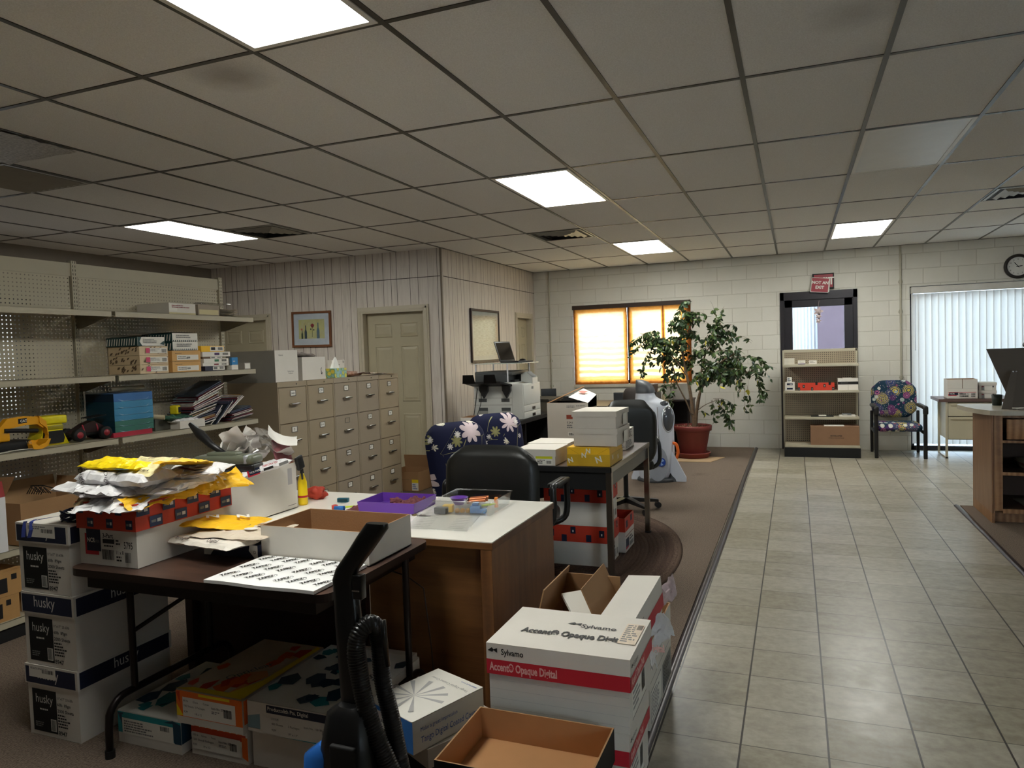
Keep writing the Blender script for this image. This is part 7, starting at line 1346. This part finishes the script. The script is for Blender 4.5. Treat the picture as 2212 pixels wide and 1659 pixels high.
# ---------------------------------------------------------------- display rack in front of the exterior door
PX2 = m_peg('pegboard_rack', (150, 136, 114), 0, .0254, .006, hole=(66, 58, 50))
rk2 = empty('display_rack', (.305, 10.42, .0), label='cream pegboard display rack with four shelves blocking the exterior door', cat='shelving')
MB().quad((-.445, .205, .13), (.455, .205, .13), (.455, .205, 1.38), (-.445, .205, 1.38), PX2).build('back_panel', rk2); MB().box(-.45, .20, 1.375, .46, .215, 1.41, SHC).build('top_rail', rk2)
for x in (-.455, .455): MB().box(x - .012, .20, 0, x + .012, .235, 1.405, SHC).build('upright', rk2)
for k, z in enumerate((1.215, .868, .518, .160)):
    yf = -.12 if k < 3 else -.215
    b = MB(); b.box(-.445, yf, z - .004, .455, .20, z, SHC).box(-.447, yf - .006, z - .034, .457, yf, z + .002, SHC); b.box(-.447, yf - .010, z - .026, .457, yf - .006, z - .008, mat('price_rail', (196, 188, 166), .25, .2)); b.build('shelf', rk2)
MB().box(-.455, -.225, 0, .462, .20, .126, MBLACK).build('base', rk2)
def rb(name, label, cat, x0, x1, z0, z1, y=10.34, dep=.14, m=CARD, d=(), seed=1, **k): return carton(name, label, cat, (x0, x1, y, y + dep, z0, z1), 0, m, d=d, seed=seed, **k)
for k in range(5): rb('envelope_pack', 'pale flat pack in the neat pile at the left end of the rack top shelf', 'paper pack', -.135, -.02 + .012, 1.2155 + k * .0165, 1.2315 + k * .0165, m=mat('ivory_pack', (196, 190, 174), .6), group='flat packs at the left of the rack top shelf')
rb('card_box', 'small white box with purple stripe on the rack top shelf', 'box', .035, .125, 1.2155, 1.265, d=[('q', 'F', 0, 0, 1, .22, mat('violet_stripe', (60, 44, 96), .5)), ('t', 'F', .5, .5, .012, 'Wausau', NAVY, 'C')]); rb('card_box', 'small white box in the middle of the rack top shelf', 'box', .170, .265, 1.2155, 1.262, d=[('l', 'F', .1, .3, .9, .8, 2, GRY)])
rb('form_box', 'white box with two navy bars at the left of the rack second shelf', 'box', -.132, -.01, .8685, .982, d=[('q', 'F', .2, .64, .8, .86, NAVY), ('q', 'F', .2, .12, .8, .34, NAVY), ('b', 'F', .5, .7, .75, .8, LTXT)]); rb('envelope_bundle', 'bundle of striped envelopes standing on the box with navy bars', 'envelope', -.105, -.045, .9825, 1.045, d=[('l', 'F', .1, .1, .9, .9, 4, TEALD)], m=LBL)
rb('paper_case', 'long red case with black logos on the rack second shelf', 'box', .03, .475, .8685, .965, m=NCRR, d=[('q', 'F', u, v, u + .06, v + .42, MBLACK) for u, v in ((.0, .0), (.13, .36), (.36, .0), (.48, .72), (.70, .42), (.84, .72), (.93, .0))] + [('q', 'F', u + .015, v + .1, u + .045, v + .3, GRY) for u, v in ((.0, .0), (.13, .36), (.36, .0), (.70, .42), (.93, .0))])
rb('paper_case', 'white case with a black band at the right end of the rack second shelf', 'box', .515, .755, .8685, 1.02, d=[('q', 'F', 0, .48, 1.0, .72, INK), ('l', 'F', .15, .58, .8, .64, 1, GRY), ('q', 'F', .5, 0, .51, .48, SEAM)])
rb('flat_papers', 'small white paper lying on top of the white case with a black band', 'paper', .575, .68, 1.0205, 1.026, m=LBL)
rb('black_folder', 'thin dark folder lying on the rack third shelf', 'folder', .185, .46, .5185, .528, m=BLACK); rb('white_card', 'small white card on the dark folder of the rack third shelf', 'card', .28, .37, .5285, .534, m=LBL)
rb('book_stack', 'white and brown books at the right of the rack third shelf', 'book', .53, .72, .5185, .538, m=LBL, d=[('q', 'F', 0, .4, 1, .6, BRN)]); rb('book_stack', 'small grey booklets on the white and brown books of the rack', 'book', .565, .67, .5385, .556, m=GREYP, d=[('l', 'F', .1, .2, .9, .8, 1, LBL)])
t = carton('envelope_carton', 'long brown carton printed ENVELOPES on the bottom deck of the rack', 'cardboard box', (.175, .755, 10.22, 10.52, .1605, .405), 0, mat('brown_carton_board', (138, 104, 78), .75, var=.03), d=[('t', 'F', .53, .46, .017, 'ENVELOPES', INK, 'C', .03, 1.1), ('t', 'F', .53, .36, .010, 'STORE IN COOL DRY PLACE', INK, 'C', .02, 1.0)])
tag(MB().box(-.12, -.1, 0, .12, .1, .006, LBL).build('white_sheet', M=T(.46, 10.34, .4055)), 'white sheet lying on the brown carton printed ENVELOPES', 'paper')

# sign over the door, hanging ornament, exit lamp
sg = empty('door_sign', (.325, 10.93, 2.19), label='crooked red NOT AN EXIT sign hanging over the exterior door', cat='sign')
RSN = mat('sign_red', (150, 28, 44), .4); b = MB(); b.box(-.115, -.006, 0, .115, 0, .20, LBL); b.box(-.108, -.0065, .006, .108, -.006, .194, RSN)
b.text('NOT AN', .040, LBL, T(0, -.0068, .115) @ RX(pi / 2), 'C', .03, .95); b.text('EXIT', .040, LBL, T(0, -.0068, .05) @ RX(pi / 2), 'C', .03, .95); b.build('sign_plate', sg, RY(rad(6)))
es = empty('exit_sign', (.40, 10.985, 2.185), label='old exit sign box half hidden behind the crooked red sign', cat='sign'); MB().box(-.16, -.03, .05, .115, .012, .265, MBLACK).build('housing', es); MB().box(-.14, -.034, .07, .10, -.03, .25, RSN).text('EXIT', .10, LBL, T(-.02, -.0345, .11) @ RX(pi / 2), 'C', .02).build('face', es)
MB().box(-.09, -.045, .01, .05, -.040, .19, LBL).build('card', es, RY(.08))
orn = empty('hanging_ornament', (.31, 10.96, 1.80), label='small pale flower shaped ornament hanging in the door glass', cat='ornament'); b = MB()
for cz_, r in ((.13, .05), (.06, .032), (.0, .03)): b.add([(r * cos(a) * (1 + .3 * cos(5 * a)), 0, cz_ + r * sin(a) * (1 + .3 * cos(5 * a))) for a in [k * pi / 20 for k in range(40)]] , [tuple(range(40))], mat('ornament_pink', (206, 186, 186), .5))
for cz_, r in ((.13, .05), (.06, .032), (.0, .03)): b.lathe([(0, .012), (r * .6, .008), (r * .75, -.006), (0, -.01)], MC['ornament_pink'], 14, T(0, 0, cz_) @ RX(pi / 2))
b.tube([(0, 0, .17), (.005, 0, .24), (.012, -.0, .28)], .0025, MC['ornament_pink'], 5); b.build('ornament_body', orn)

# clock
ck = empty('wall_clock', (2.655, 10.985, 2.382), label='round black rimmed wall clock above the vertical blinds', cat='clock'); A = RX(pi / 2)
MB().lathe([(.118, .0), (.155, 0), (.156, .02), (.145, .045), (.125, .04), (.118, .02)], mat('clock_rim', (34, 28, 26), .35), 56, A).build('rim', ck)
b = MB(); b.disc(.12, .012, mat('clock_face', (222, 220, 214), .5), 48, A)
for k in range(12): a = pi / 2 - (k + 1) * pi / 6; b.text(str(k + 1), .016, INK, A @ T(.092 * cos(a), .092 * sin(a) - .008, .0125), 'C', .01)
b.build('dial', ck)
def hand(ang, L, w, nm): c = MB(); c.add([(-w, -.02, .016), (w, -.02, .016), (w * 1.5, L * .6, .016), (0, L, .016), (-w * 1.5, L * .6, .016)], [(0, 1, 2, 3, 4)], INK); c.build(nm, ck, A @ RZ(-ang))
hand(rad(83), .055, .004, 'hour_hand'); hand(rad(-38), .085, .003, 'minute_hand')
MB().cyl((0, -.012, 0), (0, -.02, 0), .008, INK, n=12).build('hub', ck)

# ---------------------------------------------------------------- paisley chair
def m_paisley():
    N = NT('paisley_cloth'); v = N.map(N.obj(), sc=(1, .35, 1)); base = rgb((30, 32, 62)); c = N.mix(N.noise(v, 10, 2), base, rgb((34, 74, 90)))
    for sc_, off, r_, ring, cols in ((6.0, (.2, 0, .1), .52, 5, ((216, 196, 70), (44, 60, 110))), (8.5, (1.3, .4, .7), .44, 6, ((200, 110, 150), (50, 40, 90))), (12, (3.1, 0, 2.2), .36, 4, ((70, 150, 150), (220, 214, 200))), (15, (5.1, 0, 1.2), .3, 3, ((216, 150, 70), (96, 44, 110)))):
        q = N.map(v, loc=off); x = N.n('TexVoronoi'); x.inputs['Scale'].default_value = sc_; N.put(x.inputs[0], q); dist = N.mt('ADD', x.outputs['Distance'], N.mt('MULTIPLY', N.noise(v, 9, 2), .10))
        f = N.mt('LESS_THAN', dist, r_); kp = N.mt('GREATER_THAN', N.sep(x.outputs['Color'])[1], .25); w = N.mt('GREATER_THAN', N.mt('FRACT', N.mt('MULTIPLY', dist, ring * 2)), .55)
        hue = N.mix(N.sep(x.outputs['Color'])[0], rgb(cols[0]), rgb(cols[1])); c = N.mix(N.mt('MULTIPLY', f, kp), c, N.mix(w, hue, rgb(cols[1])))
    dots = N.mt('LESS_THAN', N.vor(v, 42, out=0), .22); c = N.mix(N.mt('MULTIPLY', dots, .5), c, rgb((226, 214, 206)))
    N.set(c, .85, 0, .2); return reg('paisley', N)
PAI = m_paisley()
pc_ = empty('armchair', (1.235, 10.55, 0), rz=0, label='black framed armchair covered in dark multicoloured paisley cloth', cat='armchair')
b = MB(); padded(b, .545, .50, .10, PAI, r=.12, curve=.03, n=26, nz=20, M=T(-.015, .24, .47) @ RX(rad(-10))); b.build('backrest', pc_)
MB().rbox(-.275, -.30, .335, .245, .22, .435, .05, PAI, seg=5).build('seat', pc_)
for s in (-1, 1):
    x = s * .275 - .01
    b = MB(); b.rbox(x - .022, -.33, 0, x + .022, -.29, .64, .008, BLACK); b.build('leg', pc_)
    b = MB(); b.rbox(x - .018, .26, 0, x + .018, .30, .56, .008, BLACK); b.build('leg', pc_)
    b = MB(); b.rbox(x - .03, -.35, .62, x + .03, .22, .665, .018, BLACK, seg=4); b.rbox(x - .03, -.352, .56, x + .03, -.315, .65, .014, BLACK, seg=4); b.build('armrest', pc_)
    MB().rbox(x - .012, -.30, .30, x + .012, .28, .34, .006, BLACK).build('side_rail', pc_)

# ---------------------------------------------------------------- cream metal desk and boxes
md = empty('metal_desk', (2.36, 10.62, 0), label='cream metal desk with brown top standing before the vertical blinds', cat='desk')
MB().box(-.70, -.30, .705, .75, .30, .742, mat('brown_top', (96, 72, 64), .35)).build('desk_top', md, bevel=.003)
b = MB(); b.box(-.625, -.285, 0, -.60, -.262, .705, CREAM).box(-.625, .24, 0, -.60, .265, .705, CREAM).box(-.625, -.285, 0, -.60, .265, .018, CREAM); b.build('leg_frame', md)
MB().box(.70, -.285, 0, .725, .265, .705, CREAM).build('leg_frame', md)
b = MB(); b.box(-.60, -.27, .235, -.10, .26, .70, CREAM); b.quad((-.597, -.2705, .238), (-.103, -.2705, .238), (-.103, -.2705, .698), (-.597, -.2705, .698), GAP); b.build('pedestal', md)
for z0, z1 in ((.53, .695), (.245, .52)): o = MB().box(-.595, -.285, z0, -.105, -.271, z1, CREAM).build('drawer', md, bevel=.002); MB().box(-.57, -.295, z1 - .03, -.13, -.286, z1 - .018, CREAM).build('handle', o)
open_carton('paper_carton', 'open white carton with a red and navy label on the cream metal desk', 'cardboard box', (1.765, 2.085, 10.36, 10.62, .743, .985), 0, CARD, KRAFTD, flaps=(), d=[('q', 'F', .02, .32, .94, .345, REDP), ('q', 'F', .02, .16, .30, .27, REDP), ('q', 'F', .04, .19, .35, .32, NAVY), ('t', 'F', .07, .225, .018, 'NCR', LBL, 'L', .01), ('q', 'F', .39, .22, .62, .27, INK), ('l', 'F', .39, .27, .6, .30, 1, INK), ('b', 'F', .39, .09, .7, .18), ('l', 'F', .64, .2, .74, .28, 2, GRY), ('b', 'F', .78, .2, .92, .28), ('b', 'F', .78, .09, .92, .17), ('q', 'F', 0, .52, 1, .53, WRD), ('q', 'F', .48, .53, .5, 1, BRN)])
for k in range(2): carton('stationery_box', ['lower', 'upper'][k] + ' white lidded box of the pair beside the open carton on the cream desk', 'box', (2.105, 2.30, 10.42, 10.66, .743 + k * .098, .743 + .097 + k * .098), 0, CARD, True, .036, CARD, [('q', 'F', .15, .0, .35, .55, GRY), ('q', 'F', .16, .42, .28, .58, MAROON), ('q', 'F', .32, .05, .76, .6, LBL), ('q', 'F', .78, .38, .86, .58, NAVY)], [], seed=98 + k)

# ---------------------------------------------------------------- reception counter
ct = empty('reception_counter', (1.45, 6.72, .008), label='oak reception counter with curved beige top at the right edge of the photo', cat='counter')
LAMB = mat('counter_laminate', (178, 170, 152), .3, var=.02, spec=.5)
P = [(-.115, .62)]
for k in range(9): a = rad(180 + k * 5.5); P.append((.95 + 1.06 * cos(a), .40 + .95 * sin(a)))
N = NT('ribbed_oak'); v = N.world(); p = N.sep(v); w_ = N.mt('SINE', N.mt('MULTIPLY', N.mt('ADD', p[1], p[0]), 420)); N.set(N.mix(N.mt('GREATER_THAN', w_, .3), N.ramp(N.noise(N.map(v, sc=(8, 8, 1)), 3, 4), [(.3, (126, 92, 66)), (.7, (160, 124, 94))]), rgb((110, 78, 56))), .35); N.bump(w_, .5, .003); RIB = reg('rib', N)
MB().box(0, .02, .08, .02, .68, .866, RIB).box(0, .02, 0, .02, .68, .08, OAKL).build('end_panel', ct)
b = MB(); b.box(.02, .02, .10, .075, .04, .866, OAKL).box(.075, .02, .845, 3.4, .04, .866, OAKL).box(.075, .02, .645, 3.4, .04, .665, OAKL).box(.075, .02, .385, 3.4, .04, .41, OAKL).box(.075, .02, .08, 3.4, .04, .115, OAKL).box(.66, .02, .115, .70, .04, .845, OAKL).box(.02, .66, .08, 3.4, .68, .866, OAKL); b.build('face_frame', ct, bevel=.001)
MB().box(.02, .08, 0, 3.4, .10, .10, OAKL).build('kick_board', ct); DKI = mat('dark_oak_inside', (70, 48, 34), .6); MB().box(.02, .04, .385, 3.4, .65, .40, DKI).box(.02, .04, .10, 3.4, .65, .115, DKI).box(.02, .04, .645, 3.4, .65, .66, DKI).box(.66, .04, .115, .68, .65, .645, DKI).box(.02, .65, .115, 3.4, .66, .645, DKI).box(.02, .04, .115, .03, .65, .645, DKI).build('shelf', ct)
MB().rbox(.10, .0, .675, .645, .019, .835, .004, OAKL).build('drawer_front', ct); MB().rbox(.72, .0, .675, 1.3, .019, .835, .004, OAKL).build('drawer_front', ct)
tp = [(3.4, -.03), (.06, -.03), (.02, -.02), (-.015, .0), (-.05, .08), (-.085, .20), (-.11, .36), (-.128, .55), (-.13, .62), (-.10, .70), (3.4, .70)]
MB().prism(tp, .867, .905, LAMB, side=LAMB).build('counter_top', ct, bevel=.008)
for k in range(7):
    sheet_of_paper('folder', 'worn folder in the pile on the upper shelf of the reception counter', 1.86, 6.98, .4095 + .004 + k * .012, .34, .38, .04 * (k % 3 - 1), mat('folder_%d' % (k % 3), [(120, 116, 100), (96, 34, 44), (140, 136, 116)][k % 3], .6), .012, k + 3, 'folder', group='folders in the reception counter')
for k in range(3): sheet_of_paper('folder', 'flat folder on the lower shelf of the reception counter', 1.86, 6.96, .125 + k * .008, .34, .36, .03 * k, MC['folder_%d' % ((k + 1) % 3)], .004, k, 'folder', group='folders low in the reception counter')
es_ = empty('easel_frame', (1.60, 6.98, .9135), rz=rad(-6), label='large brown grey frame back with a strut leg, standing on the reception counter', cat='picture frame'); FB = mat('easel_board', (92, 84, 76), .7, var=.04)
b = MB(); b.add([(-.125, -.0, .49), (.35, .0, .49), (.35, -.0, .0), (.05, -.0, .0), (-.125, .008, .49), (.35, .008, .49), (.35, .008, 0), (.05, .008, 0)], [(0, 1, 2, 3)[::-1], (4, 5, 6, 7), (0, 4, 7, 3), (0, 1, 5, 4)], FB)
b.build('back_board', es_, RX(rad(-8)))
b = MB(); b.add([(.035, -.055, .31), (.075, -.055, .31), (.025, -.145, 0), (-.045, -.145, 0), (.035, -.05, .31), (.075, -.05, .31), (.025, -.138, 0), (-.045, -.138, 0)], [(3, 2, 1, 0), (4, 5, 6, 7), (0, 4, 7, 3), (1, 2, 6, 5)], FB); b.build('strut', es_)
MB().cyl((.045, -.052, .30), (.045, -.062, .30), .006, STEEL, n=10).build('screw', es_); MB().cyl((.065, -.052, .30), (.065, -.062, .30), .006, STEEL, n=10).build('screw', es_)
tag(MB().rbox(-.06, -.05, 0, .06, .05, .04, .018, BLACK).cyl((.0, 0, .04), (.01, 0, .09), .01, BLACK).build('webcam', M=T(1.78, 6.86 + .10, .915 + .49)), 'rounded black gadget sitting on the top edge of the frame back', 'webcam')
tag(MB().lathe([(0, 0), (.035, 0), (.05, .02), (.055, .05), (.045, .075), (.04, .075), (.05, .05), (0, .01)], mat('patterned_glaze', (150, 140, 70), .3, var=.4, vs=30), 28).build('candy_bowl', M=T(1.71, 7.20, .9135)), 'small patterned yellow bowl behind the frame on the reception counter', 'bowl')
mg = empty('mug', (1.60, 7.25, .9135), label='dark green mug half hidden behind the strut of the frame back', cat='mug'); MB().lathe([(0, 0), (.035, 0), (.04, .09), (.036, .09), (.03, .01), (0, .01)], mat('mug_green', (44, 52, 48), .4), 20).build('mug_body', mg)
for k, (x, y, r) in enumerate(((1.66, 6.80, .3), (1.76, 6.82, -.2), (1.70, 6.88, .1))): sheet_of_paper('plastic_sleeve', ['clear plastic sleeve nearest the end of the counter top', 'crinkled plastic sleeve at the right edge on the counter top', 'white card lying among the plastic sleeves on the counter'][k], x, y, .9145 + .003 * k, .14, .09, r, FILM if k < 2 else WHITE, .006, k, 'paper')
